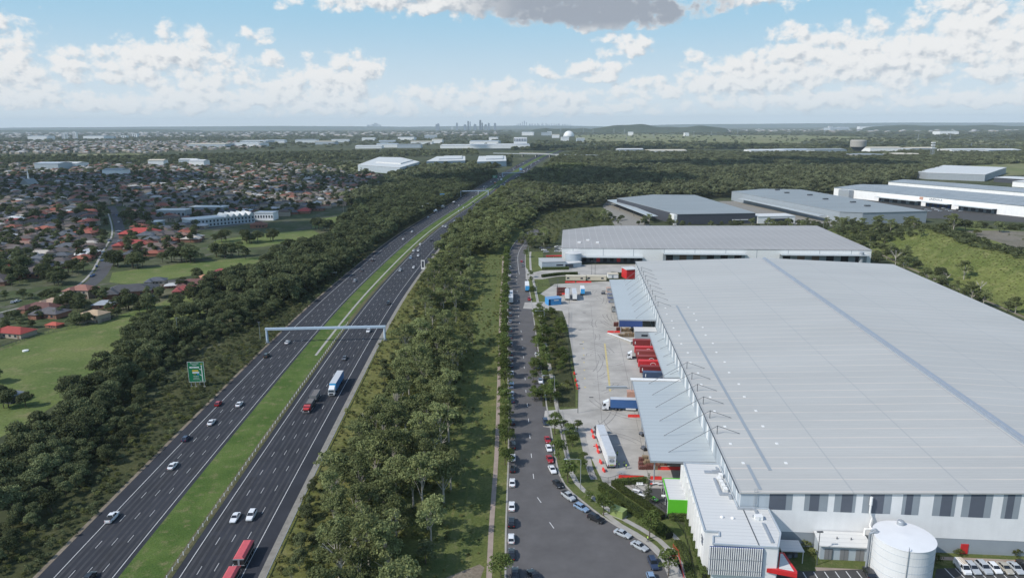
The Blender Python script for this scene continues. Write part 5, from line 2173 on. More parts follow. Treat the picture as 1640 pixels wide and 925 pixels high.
def loft(sections, mb, mi=0):
    """sections: (y, z bottom, z waist, z top, half width bottom, waist, top)"""
    vs = []
    for (y, zb, zw, zt, wb, ww, wt) in sections:
        vs += [(-wb, y, zb), (-ww, y, zw), (-wt, y, zt), (wt, y, zt), (ww, y, zw), (wb, y, zb)]
    fs = []
    n = len(sections)
    for i in range(n - 1):
        for k in range(6):
            j = (k + 1) % 6
            fs.append((i * 6 + k, i * 6 + j, (i + 1) * 6 + j, (i + 1) * 6 + k))
    fs.append((5, 4, 3, 2, 1, 0))
    fs.append(tuple((n - 1) * 6 + k for k in range(6)))
    mb.add(vs, fs, mi)


CARS = {
    # length, width, bonnet z, belt z, roof z, windscreen base, roof front, roof rear, rear base (y from the middle, + forward)
    'sedan': (4.75, 1.82, .84, .95, 1.44, 1.0, .25, -.95, -1.65),
    'hatchback': (4.2, 1.76, .88, .97, 1.48, 1.1, .4, -1.35, -1.95),
    'wagon': (4.8, 1.82, .86, .96, 1.5, 1.1, .3, -1.75, -2.25),
    'suv': (4.75, 1.9, 1.0, 1.1, 1.76, 1.1, .45, -1.75, -2.25),
    'ute': (5.2, 1.86, 1.02, 1.1, 1.76, 1.25, .6, -.75, -.95),
    'van': (5.0, 1.92, 1.1, 1.2, 1.98, 1.75, 1.05, -2.3, -2.42),
}


def car_model(kind, lite=False, wt=None):
    L, W, zbn, zbl, zr, y1, y2, y3, y4 = CARS[kind]
    h, w = L / 2, W / 2
    o = thing({'sedan': 'sedan_car', 'hatchback': 'hatchback_car', 'wagon': 'station_wagon', 'suv': 'suv_car', 'ute': 'utility_vehicle', 'van': 'van'}[kind], 'car', 'car', (0, -700, 0))
    mb = MB()
    ztail = zbl if kind in ('sedan',) else zbl
    loft([(h, .38, .55, zbn - .22, w * .72, w * .78, w * .7), (h - .12, .26, .55, zbn - .1, w * .84, w * .92, w * .82), (h - .7, .22, .6, zbn, w * .9, w * .99, w * .88),
          (y1, .22, .62, zbl, w * .92, w, w * .9), (y4, .22, .64, ztail, w * .92, w, w * .9), (-h + .25, .24, .62, ztail - .03, w * .9, w * .97, w * .86), (-h, .4, .62, ztail - .16, w * .76, w * .86, w * .76)], mb)
    # roof panel
    rw = w * .72
    mb.add([(-rw - .03, y2 + .04, zr - .05), (rw + .03, y2 + .04, zr - .05), (rw + .03, y3 - .04, zr - .05), (-rw - .03, y3 - .04, zr - .05),
            (-rw + .08, y2 - .1, zr), (rw - .08, y2 - .1, zr), (rw - .08, y3 + .1, zr), (-rw + .08, y3 + .1, zr)],
           [(0, 1, 5, 4), (1, 2, 6, 5), (2, 3, 7, 6), (3, 0, 4, 7), (7, 4, 5, 6), (3, 2, 1, 0)])
    bw = w * .885
    for s in (-1, 1):                                            # pillars
        for (ya, yb) in ((y1, y2), (y4, y3), ((y1 + y4) / 2 - .1, (y2 + y3) / 2)):
            mb.tube((s * (bw + .005), ya, zbl - .03), (s * (rw + .015), yb, zr - .04), .045, .04, 4)
    if kind == 'ute':
        mb.box(-w * .9, -w * .82, -h + .1, y4 - .05, zbl - .06, zbl + .1)
        mb.box(w * .82, w * .9, -h + .1, y4 - .05, zbl - .06, zbl + .1)
        mb.box(-w * .82, w * .82, -h + .06, -h + .14, zbl - .2, zbl + .08)
    if kind == 'van':
        mb.box(-w * .93, w * .93, y3 + .02, .4, zbl - .05, zr - .12)
    mb.build('body', M_paint, o)
    g = MB()
    g.add([(-bw, y1, zbl - .02), (bw, y1, zbl - .02), (bw, y4, zbl - .02), (-bw, y4, zbl - .02), (-rw, y2, zr - .05), (rw, y2, zr - .05), (rw, y3, zr - .05), (-rw, y3, zr - .05)],
          [(4, 5, 6, 7), (1, 0, 4, 5), (2, 1, 5, 6), (3, 2, 6, 7), (0, 3, 7, 4)])
    g.build('window', M_cglass, o)
    if kind == 'ute':
        MB().box(-w * .9, w * .9, -h + .1, y4 - .02, zbl + .06, zbl + .14).build('tray_cover', M_trim, o)
    if not lite:
        for s in (-1, 1):
            for yy in (h - .9, -h + .95):
                wm = MB()
                wm.tube((s * (w - .2), yy, .33), (s * (w + .012), yy, .33), .33, n=14)
                wh = wm.build('wheel', M_tyre, o)
                MB().tube((s * (w + .0), yy, .33), (s * (w + .02), yy, .33), .2, n=10).build('rim', M_rim, wh)
            MB().box(s * w * .62 - .2, s * w * .62 + .2, h - .11, h - .03, .58, .74).build('headlight', M_lamp, o)
            MB().box(s * w * .68 - .17, s * w * .68 + .17, -h - .012, -h + .2, zbl - .38, zbl - .18).build('tail_light', M_tail, o)
    else:
        g = MB()
        for s in (-1, 1):
            for yy in (h - .9, -h + .95):
                g.tube((s * (w - .2), yy, .33), (s * (w + .012), yy, .33), .33, n=10)
                g.build if False else None
        # far cars: the wheels stay separate parts too
        for s in (-1, 1):
            for yy in (h - .9, -h + .95):
                MB().tube((s * (w - .2), yy, .33), (s * (w + .012), yy, .33), .33, n=8).build('wheel', M_tyre, o)
    return o


PROTO = {k: car_model(k) for k in CARS}
PROTO_L = {k: car_model(k, True) for k in ('sedan', 'suv', 'van')}


def place_car(kind, x, y, heading, color, label, group=None, lite=False, cat=None):
    """heading: clockwise from +Y"""
    src = (PROTO_L if lite else PROTO)[kind]
    o = copy_tree(src, (x, y, .03), -heading, label, group, .97, color)
    o['category'] = cat or ({'ute': 'utility', 'van': 'van'}.get(kind, 'car'))
    return o


def on_hwy(kind, px, py, color, label, group=None, lite=False):
    q = P(px, py)
    d = hw_off(q.x, q.y)
    hd = hw_heading(q.y) + (0 if d < 8 else math.pi)
    return place_car(kind, q.x, q.y, hd, color, label, group, lite)


for a in (('ute', 180, 831, WHITE, 'white utility with dark tray cover driving away in the left lane'),
          ('sedan', 277, 748, WHITE, 'white sedan in the middle of the left carriageway, second from the bottom'),
          ('hatchback', 298, 704, NAVY, 'dark blue hatchback near the left edge line'),
          ('sedan', 339, 678, WHITE, 'white sedan driving away just ahead of the dark blue hatchback'),
          ('sedan', 383.5, 649, WHITE, 'white sedan driving away beside the red hatchback'),
          ('hatchback', 350, 648, RED, 'red hatchback on the left edge line beside a white sedan'),
          ('suv', 427, 571, OLIVE, 'dark olive four-wheel drive just before the near gantry'),
          ('sedan', 460.5, 549.5, WHITE, 'white sedan about to pass under the near gantry'),
          ('hatchback', 144, 927, BLACK, 'black car at the bottom edge of the left carriageway'),
          ('suv', 568.5, 451, SILVER, 'silver car first beyond the near gantry driving away'),
          ('sedan', 580, 434, GREY, 'grey car second beyond the near gantry driving away'),
          ('suv', 597, 418, GREY, 'dark grey car third beyond the near gantry driving away'),
          ('sedan', 377, 831, WHITE, 'white sedan coming towards us beside a white four-wheel drive'),
          ('suv', 403, 828, WHITE, 'white four-wheel drive with roof rack coming towards us'),
          ('sedan', 552, 575, GREY, 'dark grey sedan coming towards us behind the blue semi-trailer'),
          ('ute', 590.5, 531, WHITE, 'white utility coming towards us beneath the near gantry'),
          ('suv', 622, 487, BLACK, 'black four-wheel drive coming towards us beyond the near gantry'),
          ('suv', 641, 434, SILVER, 'silver four-wheel drive coming towards us before the roadside message board'),
          ('sedan', 662.5, 429, WHITE, 'white car coming towards us in the lane beside the message board'),
          ('suv', 658, 414, LBLUE, 'pale blue four-wheel drive by the message board'),
          ('sedan', 670, 410, WHITE, 'white sedan right behind the pale blue four-wheel drive')):
    on_hwy(*a)
for (k, px, py, c) in (('sedan', 646, 383.5, WHITE), ('suv', 660, 372, WHITE), ('sedan', 686, 348, WHITE), ('van', 726, 327, WHITE), ('sedan', 735, 329.5, WHITE), ('sedan', 721, 329.5, GREY), ('sedan', 746, 315.5, GREY),
                       ('sedan', 757, 316.5, WHITE), ('suv', 763, 308, BLACK), ('sedan', 775, 300, WHITE), ('sedan', 780, 299, WHITE), ('suv', 772, 304, GREY), ('sedan', 790, 297, GREY), ('van', 800, 284, WHITE), ('sedan', 806, 283, WHITE),
                       ('suv', 691, 386, BLACK), ('sedan', 673, 392, WHITE), ('sedan', 709.5, 363, WHITE), ('suv', 714, 363.5, WHITE), ('van', 727.5, 356, WHITE), ('sedan', 735, 338.5, WHITE), ('sedan', 742.5, 333, WHITE), ('sedan', 662.5, 402, WHITE), ('sedan', 670, 402, WHITE),
                       ('suv', 757.5, 326, GREY), ('sedan', 766, 311.5, WHITE)):
    on_hwy(k, px, py, c, ('white' if c == WHITE else 'dark') + ' car far along the highway between the two far gantries and the message board', ('white' if c == WHITE else 'dark') + ' cars far along the highway', True)
rg = random.Random(31)
for k in range(54):
    y = rg.uniform(1080, 2150)
    left = rg.random() < .5
    d = rg.choice([-11.7, -8.4, -5, -1.7] if left else [17, 20.5, 24, 27.5])
    hd = hw_heading(y)
    x = hwx(y) + d * math.cos(hd)
    c = rg.choice([WHITE, WHITE, WHITE, SILVER, GREY, RED])
    nm = {WHITE: 'white', SILVER: 'silver', GREY: 'grey', RED: 'red'}[c]
    place_car(rg.choice(['sedan', 'suv', 'van']), x, y, hd + (0 if left else math.pi), c, f'tiny {nm} car in the queue of traffic before the overpass', f'{nm} cars before the overpass', True, 'car')

# parked along the left kerb, counted from the bottom of the picture
for (k, px, py, c, lb) in (('sedan', 825, 921, BLACK, 'black sedan parked at the left kerb, first from the bottom edge'),
                           ('sedan', 817.4, 890, BLACK, 'black sedan parked at the left kerb, below the small white hatchback'),
                           ('hatchback', 817.3, 865, WHITE, 'white hatchback parked at the left kerb between two black cars'),
                           ('suv', 819, 839, BLACK, 'black car parked at the left kerb with a white car on each side'),
                           ('sedan', 819.5, 813, WHITE, 'white sedan parked at the left kerb above the black car, after a gap'),
                           ('sedan', 820.2, 775, WHITE, 'white sedan parked at the left kerb below a black hatchback by the street tree'),
                           ('hatchback', 821, 753, BLACK, 'black hatchback parked at the left kerb between two white cars'),
                           ('sedan', 821, 735, WHITE, 'white sedan half under the street tree at the left kerb'),
                           ('van', 820, 716, BLACK, 'black boxy car parked at the left kerb behind the large double street tree'),
                           ('suv', 819.8, 678, BLACK, 'black car at the left kerb above the large double street tree'),
                           ('suv', 820.3, 643, NAVY, 'dark blue car at the left kerb below a white one'),
                           ('hatchback', 819.8, 632, WHITE, 'white hatchback at the left kerb behind the pale blue van'),
                           ('van', 818.6, 619, LBLUE, 'pale blue van at the left kerb under the street trees'),
                           ('sedan', 819.6, 599, SILVER, 'silver car at the left kerb beyond the pale blue van'),
                           ('sedan', 818.6, 586.5, GREY, 'grey car at the left kerb, nearest of three dark ones'),
                           ('suv', 818.6, 577, GREY, 'dark grey car at the left kerb, middle of three dark ones'),
                           ('sedan', 818.2, 568, BLACK, 'black car at the left kerb, farthest of three dark ones'),
                           ('van', 815.5, 430, WHITE, 'white van parked far up the left kerb under the trees'),
                           ('sedan', 816.3, 442, WHITE, 'white car parked far up the left kerb below the white van')):
    q = P(px, py)
    place_car(k, max(q.x, sl_x(q.y) + 1.15), q.y, 0.006, c, lb)
q = P(855, 924)
place_car('sedan', q.x, q.y, R(-24), BLACK, 'black sedan pulling out at an angle at the bottom of the street')
for k, py in enumerate((553, 541, 530, 516, 505, 496)):
    place_car('sedan' if k % 2 else 'suv', sl_x(P(815, py).y) + 1.15, P(815, py).y, 0, GREY if k % 3 else SILVER, ('dark' if k % 3 else 'silver') + ' car half hidden by the tree row on the left kerb beyond three dark cars', 'cars hidden by the left tree row')
# right kerb
for (k, px, py, hd, c, lb) in (('ute', 910, 797, 148, SILVER, 'silver twin-cab utility parked on the bend of the right kerb'),
                               ('wagon', 931, 815, 139, LBLUE, 'blue station wagon parked behind the silver utility on the bend'),
                               ('suv', 954, 833, 134, BLACK, 'black wagon parked on the bend between the blue wagon and a silver sedan'),
                               ('sedan', 997, 857, 131, SILVER, 'silver sedan parked alone left of the kerb tree on the bend'),
                               ('sedan', 1024, 877, 138, SILVER, 'silver sedan parked under the kerb tree on the bend'),
                               ('suv', 1046, 905, 176, NAVY, 'dark blue car parked below the kerb trees near the red rail'),
                               ('hatchback', 1043, 929, 178, LBLUE, 'pale car at the bottom edge beside the lowest kerb tree'),
                               ('sedan', 893, 777, 158, BLACK, 'black car half hidden under the large tree on the right kerb'),
                               ('sedan', 884.5, 754, 168, WHITE, 'white sedan on the right kerb below a red car'),
                               ('sedan', 880.3, 737, 172, RED, 'red sedan on the right kerb between two white cars'),
                               ('hatchback', 879, 720, 174, WHITE, 'white hatchback on the right kerb between two red cars'),
                               ('sedan', 876.8, 706, 175, RED, 'red sedan on the right kerb under the bright green tree'),
                               ('suv', 873.7, 678, 176, NAVY, 'dark blue car on the right kerb just below the yard driveway'),
                               ('sedan', 867.2, 624, 177, GREY, 'dark grey sedan on the right kerb just above the yard driveway'),
                               ('sedan', 865.4, 611.5, 177, WHITE, 'white sedan on the right kerb behind the dark grey one'),
                               ('suv', 862.7, 590.5, 177, BLACK, 'black car on the right kerb in front of the blue one'),
                               ('sedan', 862.3, 581, 177, BLUE, 'bright blue car on the right kerb behind the black one'),
                               ('hatchback', 859.6, 570, 177, WHITE, 'white hatchback on the right kerb beyond the blue car'),
                               ('suv', 856.4, 547, 178, BLACK, 'black car with pale bonnet on the right kerb by the planting bed'),
                               ('ute', 847.5, 480, 178, RED, 'red utility on the right kerb below the blue and white truck'),
                               ('sedan', 837.3, 426.5, 178, GREY, 'dark blue grey car far up the right kerb below a red one'),
                               ('hatchback', 835.4, 419.5, 178, RED, 'small red car far up the right kerb under the tree')):
    q = P(px, py)
    place_car(k, q.x, q.y, R(hd), c, lb)
# the lot at the bottom right
ax = (P(1553, 924) - P(1527, 897))
hd = math.atan2(ax.x, ax.y)
for (k, px, c, lb) in (('van', 1541, WHITE, 'white van with ladders on its roof at the left end of the parked row'),
                       ('wagon', 1557, SILVER, 'silver grey wagon parked beside the white van'),
                       ('suv', 1575, SILVER, 'silver people mover parked third from the white van'),
                       ('hatchback', 1592, WHITE, 'low white hatchback in the row of parked cars'),
                       ('sedan', 1609, BEIGE, 'beige sedan in the row of parked cars'),
                       ('sedan', 1626, SILVER, 'silver sedan between the beige sedan and the black utility'),
                       ('ute', 1642, BLACK, 'black utility at the right end of the parked row')):
    q = P(px, 912)
    c_ = place_car(k, q.x, q.y, hd, c, lb)
    if k == 'van':
        g = MB()
        for s in (-.5, .1, .5):
            g.tube((s, -2.0, 2.12), (s, .9, 2.12), .05, n=5)
        for y in np.arange(-1.8, .9, .45):
            g.box(-.5, .1, y - .03, y + .03, 2.09, 2.15)
        r_ = g.build('roof_ladder', basic('ladder_timber', (.5, .36, .2), .7), c_)
q = P(1391, 921)
place_car('suv', q.x, q.y, hd + R(8) + math.pi, BLACK, 'black four-wheel drive parked alone left of the water tank')
# small car parks in the middle distance
rg = random.Random(33)
for (pl, nme) in (([(868 + 3.4 * k, 398 + 3.0 * (k % 3)) for k in range(4)] + [(892 + 2.8 * (k % 3), 396 + 3.6 * (k // 3)) for k in range(9)], 'car parked beside the low white office of the farther yard'),
                  ([(1478 + k * 5.5, 334 + (k % 3) * 2.2) for k in range(14)], 'car parked in front of the striped-roof warehouses'),
                  ([(1412 + k * 7.5, 361.5 - (k % 2) * 1.5) for k in range(6)], 'car parked in front of the blue grey warehouse end wall')):
    for (px, py) in pl:
        q = P(px, py)
        c = rg.choice([WHITE, WHITE, SILVER, SILVER, GREY])
        nm = {WHITE: 'white', SILVER: 'silver', GREY: 'dark grey'}[c]
        place_car('sedan', q.x, q.y, R(rg.choice([88, 92, 268])), c, nm + ' ' + nme, nm + ' cars ' + nme[4:], True, 'car')
# cars in the suburb
for (px, py) in ((190, 356), (176, 386), (190, 387), (165, 404), (165, 418), (146, 443), (150, 441), (155, 427), (229, 478), (244, 475), (20, 485), (28, 483), (188, 345), (190, 371)):
    q = P(px, py)
    place_car('sedan', q.x, q.y, R(rg.choice([10, -30, 80])), rg.choice([WHITE, WHITE, SILVER, BLUE]), 'small car on the suburban street left of the highway', 'cars on the suburban streets', True, 'car')


# ---- trucks
def wheels(o, ys, w=1.22, r=.5):
    for y in ys:
        for s in (-1, 1):
            wh = MB().tube((s * (w - .32), y, r), (s * w, y, r), r, n=14).build('wheel', M_tyre, o)
            MB().tube((s * (w - .01), y, r), (s * (w + .015), y, r), r * .5, n=10).build('rim', M_rim, wh)


def cab(o, y, color, H=3.3, L=2.3, nose=0.0, deflector=True):
    """cab-over or bonneted cab with its front at y"""
    g = MB()
    if nose:
        g.prism([(-1.0, y - nose - .02), (1.0, y - nose - .02), (.9, y), (-.9, y)], .7, [1.9, 1.9, 1.65, 1.65])
    y0 = y - nose
    g.add([(-1.22, y0, .5), (1.22, y0, .5), (1.22, y0 - L, .5), (-1.22, y0 - L, .5), (-1.22, y0, 1.7), (1.22, y0, 1.7), (1.22, y0 - L, 1.7), (-1.22, y0 - L, 1.7), (-1.14, y0 - .35, H - .5), (1.14, y0 - .35, H - .5), (1.14, y0 - L, H - .5), (-1.14, y0 - L, H - .5)],
          [(3, 2, 1, 0), (0, 1, 5, 4), (1, 2, 6, 5), (2, 3, 7, 6), (3, 0, 4, 7), (4, 5, 9, 8), (5, 6, 10, 9), (6, 7, 11, 10), (7, 4, 8, 11), (8, 9, 10, 11)])
    if deflector:
        g.add([(-1.05, y0 - .6, H - .5), (1.05, y0 - .6, H - .5), (1.05, y0 - L, H + .35), (-1.05, y0 - L, H + .35), (1.05, y0 - L, H - .5), (-1.05, y0 - L, H - .5)], [(0, 1, 2, 3), (1, 4, 2), (5, 0, 3), (3, 2, 4, 5)])
    c = g.build('cab', M_paint, o)
    c.color = color
    g = MB()
    g.add([(-1.1, y0 + .02, 1.78), (1.1, y0 + .02, 1.78), (1.03, y0 - .33, H - .6), (-1.03, y0 - .33, H - .6)], [(0, 1, 2, 3)])
    for s in (-1, 1):
        g.add([(s * 1.232, y0 - .25, 1.8), (s * 1.232, y0 - 1.3, 1.8), (s * 1.165, y0 - 1.3, H - .7), (s * 1.165, y0 - .5, H - .7)], [(0, 1, 2, 3) if s > 0 else (3, 2, 1, 0)])
    g.build('windscreen', M_cglass, c)
    g = MB().box(-.85, .85, y + .005, y + .05, .85, 1.45)
    g.build('grille', M_trim, c)
    b = MB().box(-1.2, 1.2, y - .1, y + .12, .4, .75).build('bumper', M_rim, c)
    for s in (-1, 1):
        MB().box(s * .95 - .18, s * .95 + .18, y - .02, y + .07, .8, 1.05).build('headlight', M_lamp, c)
        MB().box(s * 1.4 - .1, s * 1.4 + .1, y0 - .4, y0 - .3, 1.7, 2.4).build('mirror', M_trim, c)
    return c


def chassis(o, y0, y1, z=.95):
    g = MB()
    for s in (-.5, .5):
        g.box(s - .09, s + .09, y1, y0, z - .3, z)
    for k in range(5):
        y = y0 + (y1 - y0) * (k + .5) / 5
        g.box(-.5, .5, y - .06, y + .06, z - .26, z - .06)
    return g.build('chassis', M_trim, o)


def van_box(o, y0, y1, zb, zt, side, roofm, name='trailer_box', w=1.25):
    b = MB().box(-w, w, y1, y0, zb, zt).build(name, M_curtain, o)
    b.color = side
    r_ = MB().box(-w - .01, w + .01, y1 - .01, y0 + .01, zt + .002, zt + .06).build('roof_panel', roofm, b)
    return b


M_truckroof = basic('trailer_roof', (.52, .54, .56), .5, var=.08)
# blue semi-trailer coming towards us
q = P(533, 630)
q2 = P(541, 614)
hd = hw_heading(q.y) + math.pi
o = thing('semi_trailer_truck', 'semi-trailer with white cab, blue trailer and white roof coming towards us', 'truck', (q.x, q.y + 6, .03), -hd)
cab(o, 9.3, WHITE, 3.4)
chassis(o, 8.5, -9)
b = van_box(o, 6.2, -8.6, 1.2, 4.2, (.05, .22, .5, 1), M_truckroof)
MB().box(-1.2, 1.2, 6.22, 6.3, 2.7, 4.15).build('front_panel', basic('front_blue', (.06, .42, .75), .5), b)
wheels(o, (8.0, 4.2, 2.9, -5.2, -6.5, -7.8))
# red tipper with grey dog trailer
q = P(490, 661)
hd = hw_heading(q.y) + math.pi
o = thing('tipper_truck', 'red bonneted tipper truck towing a grey dog trailer beside the blue semi-trailer', 'truck', (q.x, q.y + 7.5, .03), -hd)
cab(o, 8.3, (.5, .03, .025, 1), 2.9, 1.7, 1.3, False)


def tipper_bin(o, y0, y1, zb, zt, m, name='tipper_body'):
    g = MB()
    g.box(-1.22, 1.22, y1, y0, zb, zb + .12)
    for s in (-1, 1):
        g.box(s * 1.22 - .06, s * 1.22 + .06, y1, y0, zb, zt)
    g.box(-1.16, 1.16, y0 - .12, y0, zb, zt + .1)
    g.box(-1.16, 1.16, y1, y1 + .1, zb, zt - .1)
    b = g.build(name, m, o)
    MB().box(-1.15, 1.15, y1 + .11, y0 - .13, zb + .13, zt - .15).build('load', M_load, b)
    return b


tipper_bin(o, 5.0, -.2, 1.1, 2.6, M_steel_dark)
chassis(o, 7.0, -.5, 1.05)
wheels(o, (7.2, 1.7, .4))
tipper_bin(o, -2.2, -9.2, 1.1, 2.7, basic('tipper_grey', (.2, .2, .2), .6, var=.15), 'dog_trailer_body')
MB().box(-.12, .12, -2.3, -.3, .7, .85).build('drawbar', M_trim, o)
wheels(o, (-3.4, -4.6, -7.0, -8.2))
# red covered truck and dog trailer at the bottom edge
q = P(385, 903)
hd = hw_heading(q.y) + math.pi
o = thing('tipper_truck', 'truck and dog trailer with red covered tops at the bottom edge of the highway', 'truck', (q.x + .4, q.y + 1.5, .03), -hd)
M_tarp = basic('red_tarpaulin', (.55, .1, .115), .6, var=.1, scale=1.2)
for (y0, y1) in ((3.6, -4.2), (14.2, 6.2)):
    g = MB()
    g.box(-1.22, 1.22, y1, y0, 1.2, 2.7)
    b = g.build('trailer_body', M_trim, o)
    g = MB()
    g.add([(-1.3, y0, 2.7), (1.3, y0, 2.7), (1.3, y1, 2.7), (-1.3, y1, 2.7), (-.75, y0 - .25, 3.15), (.8, y0 - .25, 3.15), (.8, y1 + .6, 3.15), (-.75, y1 + .6, 3.15)], [(4, 5, 6, 7), (0, 1, 5, 4), (1, 2, 6, 5), (2, 3, 7, 6), (3, 0, 4, 7)])
    g.build('tarpaulin', M_tarp, b)
    g = MB()
    g.box(-1.28, 1.28, y0 + .01, y0 + .09, 2.55, 2.8)
    g.box(-.22, .22, y0 + .01, y0 + .07, 1.2, 2.54)
    g.box(-1.25, 1.25, y0 + .01, y0 + .08, 1.05, 1.22)
    for s in (-1, 1):
        g.box(s * 1.24 - .02, s * 1.24 + .03, y1 + .2, y0 - .2, 1.3, 1.45)
    g.build('steel_frame', M_steel, b)
    wheels(o, (y0 - 1.2, y0 - 2.5, y1 + 1.2, y1 + 2.5))
g = MB()
for s in (-.45, .45):
    g.tube((s, 3.7, 1.0), (s * .25, 6.0, .95), .06, n=5)
    g.tube((s, 3.7, 1.35), (s * .6, 6.0, 1.3), .04, n=5)
for y in (4.3, 5.0, 5.6):
    g.box(-.4, .4, y, y + .08, .95, 1.05)
g.build('drawbar', M_red, o)
cab(o, 18.2, (.5, .03, .025, 1), 2.9, 1.8, 1.4, False)
chassis(o, 17, 5.8, 1.05)
wheels(o, (17.0,))
# trucks farther along the highway
for (px, py, c, lb) in ((697.5, 340, WHITE, 'white tanker truck on the left carriageway before the second gantry'), (709, 333.5, BEIGE, 'truck carrying a sandy load on the left carriageway'), (727, 327, GREY, 'grey truck on the left carriageway behind the sandy load'),
                        (793, 294, (.55, .2, .08, 1), 'orange truck on the left carriageway before the third gantry'), (803, 289, WHITE, 'white truck close to the third gantry')):
    q = P(px, py)
    o = thing('truck', lb, 'truck', (q.x, q.y, .03), -hw_heading(q.y))
    cab(o, 5.5, WHITE if c != GREY else GREY, 3.1)
    if 'tanker' in lb:
        b = MB().tube((0, 3, 2.3), (0, -5.5, 2.3), 1.15, n=14).build('tank', M_paint, o)
        b.color = c
    else:
        van_box(o, 3, -5.5, 1.1, 3.4, c, M_truckroof, 'load_box')
    chassis(o, 4, -5)
    wheels(o, (4.2, -2.6, -4.0))
# street trucks
q = P(816.5, 486)
o = thing('semi_trailer_truck', 'white truck and trailer parked under the trees at the left kerb', 'truck', (sl_x(q.y) + 1.7, q.y, .03), 0)
van_box(o, 8, -1.5, 1.1, 3.8, (.7, .71, .72, 1), M_truckroof)
van_box(o, 18, 9.5, 1.1, 3.8, (.7, .71, .72, 1), M_truckroof)
cab(o, 21.5, WHITE, 3.2)
chassis(o, 19, -1)
wheels(o, (20.3, 11, 2, .7))
q = P(844.5, 468)
o = thing('box_trailer', 'blue and white box trailer parked at the right kerb', 'trailer', (q.x, q.y + .5, .03), 0)
b = van_box(o, 12.5, 0, 1.1, 4.2, (.7, .71, .72, 1), basic('white_trailer_roof', (.72, .72, .71), .5))
MB().box(-1.26, 1.26, -.05, -.012, 1.1, 3.9).build('rear_door', basic('trailer_blue', (.06, .36, .72), .5), b)
chassis(o, 12, .5)
wheels(o, (1.2, 2.5, 3.8))
MB().box(-.5, .5, 10.5, 10.7, 0, .95).build('landing_leg', M_steel, o)

# ---- yard: trailers, prime movers, containers
def yard_heading(px0, py0, px1, py1):
    a, b = P(px0, py0), P(px1, py1)
    return math.atan2(b.x - a.x, b.y - a.y)


q = P(979.5, 751)
hd = yard_heading(979.5, 751, 957, 690)
o = thing('semi_trailer_truck', 'long white double trailer truck parked in the yard with workers behind it', 'truck', (q.x, q.y, .05), -hd)
b = van_box(o, 14.2, 0, 1.0, 4.3, (.72, .73, .74, 1), M_truckroof)
b2 = van_box(o, 22.4, 14.8, 1.0, 4.35, (.72, .73, .74, 1), M_truckroof)
cab(o, 26.0, GREY, 3.3)
chassis(o, 25, .6)
wheels(o, (24.6, 20.5, 19.2, 13.2, 11.9, 3.4, 2.1, .9))
for s in (-1, 1):
    MB().box(s * .95 - .12, s * .95 + .12, -.07, -.012, 1.15, 1.5).build('tail_light', M_tail, o)
MB().box(-.6, .6, -.06, -.012, 1.2, 1.55).build('number_board', basic('board_yellow_green', (.35, .4, .06), .6), o)
g = MB()
for k in range(14):
    a0, a1 = k / 14 * 2 * math.pi, (k + 1) / 14 * 2 * math.pi
    g.tube((.68 * math.cos(a0), -.03, 2.75 + .5 * math.sin(a0)), (.68 * math.cos(a1), -.03, 2.75 + .5 * math.sin(a1)), .06, n=4)
g.box(-.6, .6, -.05, -.012, 2.62, 2.88)
g.build('rear_emblem', M_slate, o)
text_on(o, 'Linehaul', .5, (0, -.03, 3.75), (R(90), 0, 0), basic('letter_tan', (.4, .3, .15), .6))
# blue curtain-sider reversing to the awning
q = P(966, 657)
qa, qb = E(*UVZ(966, 656)), E(*UVZ(1030, 661))
o = thing('semi_trailer_truck', 'truck with white cab and blue curtain-sided trailer backed under the awning', 'truck', (E(71.8, -17).x, E(71.8, -17).y, .05), math.pi / 2 - EAZ)
uc, vc = UVZ(964, 653)
loc = E(uc - 1.2, vc)
o.location = (loc.x, loc.y, .05)
van_box(o, -2.9, -17, 1.15, 4.3, (.05, .13, .32, 1), M_truckroof)
cab(o, 0, WHITE, 3.4)
chassis(o, -1, -16)
wheels(o, (-1.3, -4.9, -6.2, -13, -14.3))
for s in (-1, 1):
    MB().box(s * 1.2 - .06, s * 1.2 + .06, -12, -8.4, .55, 1.1).build('side_skirt', M_whitepaint, o)
# white prime mover in front of the containers
uc, vc = UVZ(1004, 574)
loc = E(uc, vc)
o = thing('prime_mover', 'white prime mover standing in front of the row of red containers', 'truck', (loc.x, loc.y, .05), math.pi / 2 - EAZ)
cab(o, 0, WHITE, 3.2, 2.1)
chassis(o, -.8, -6.4)
wheels(o, (-1.2, -4.6, -5.9))
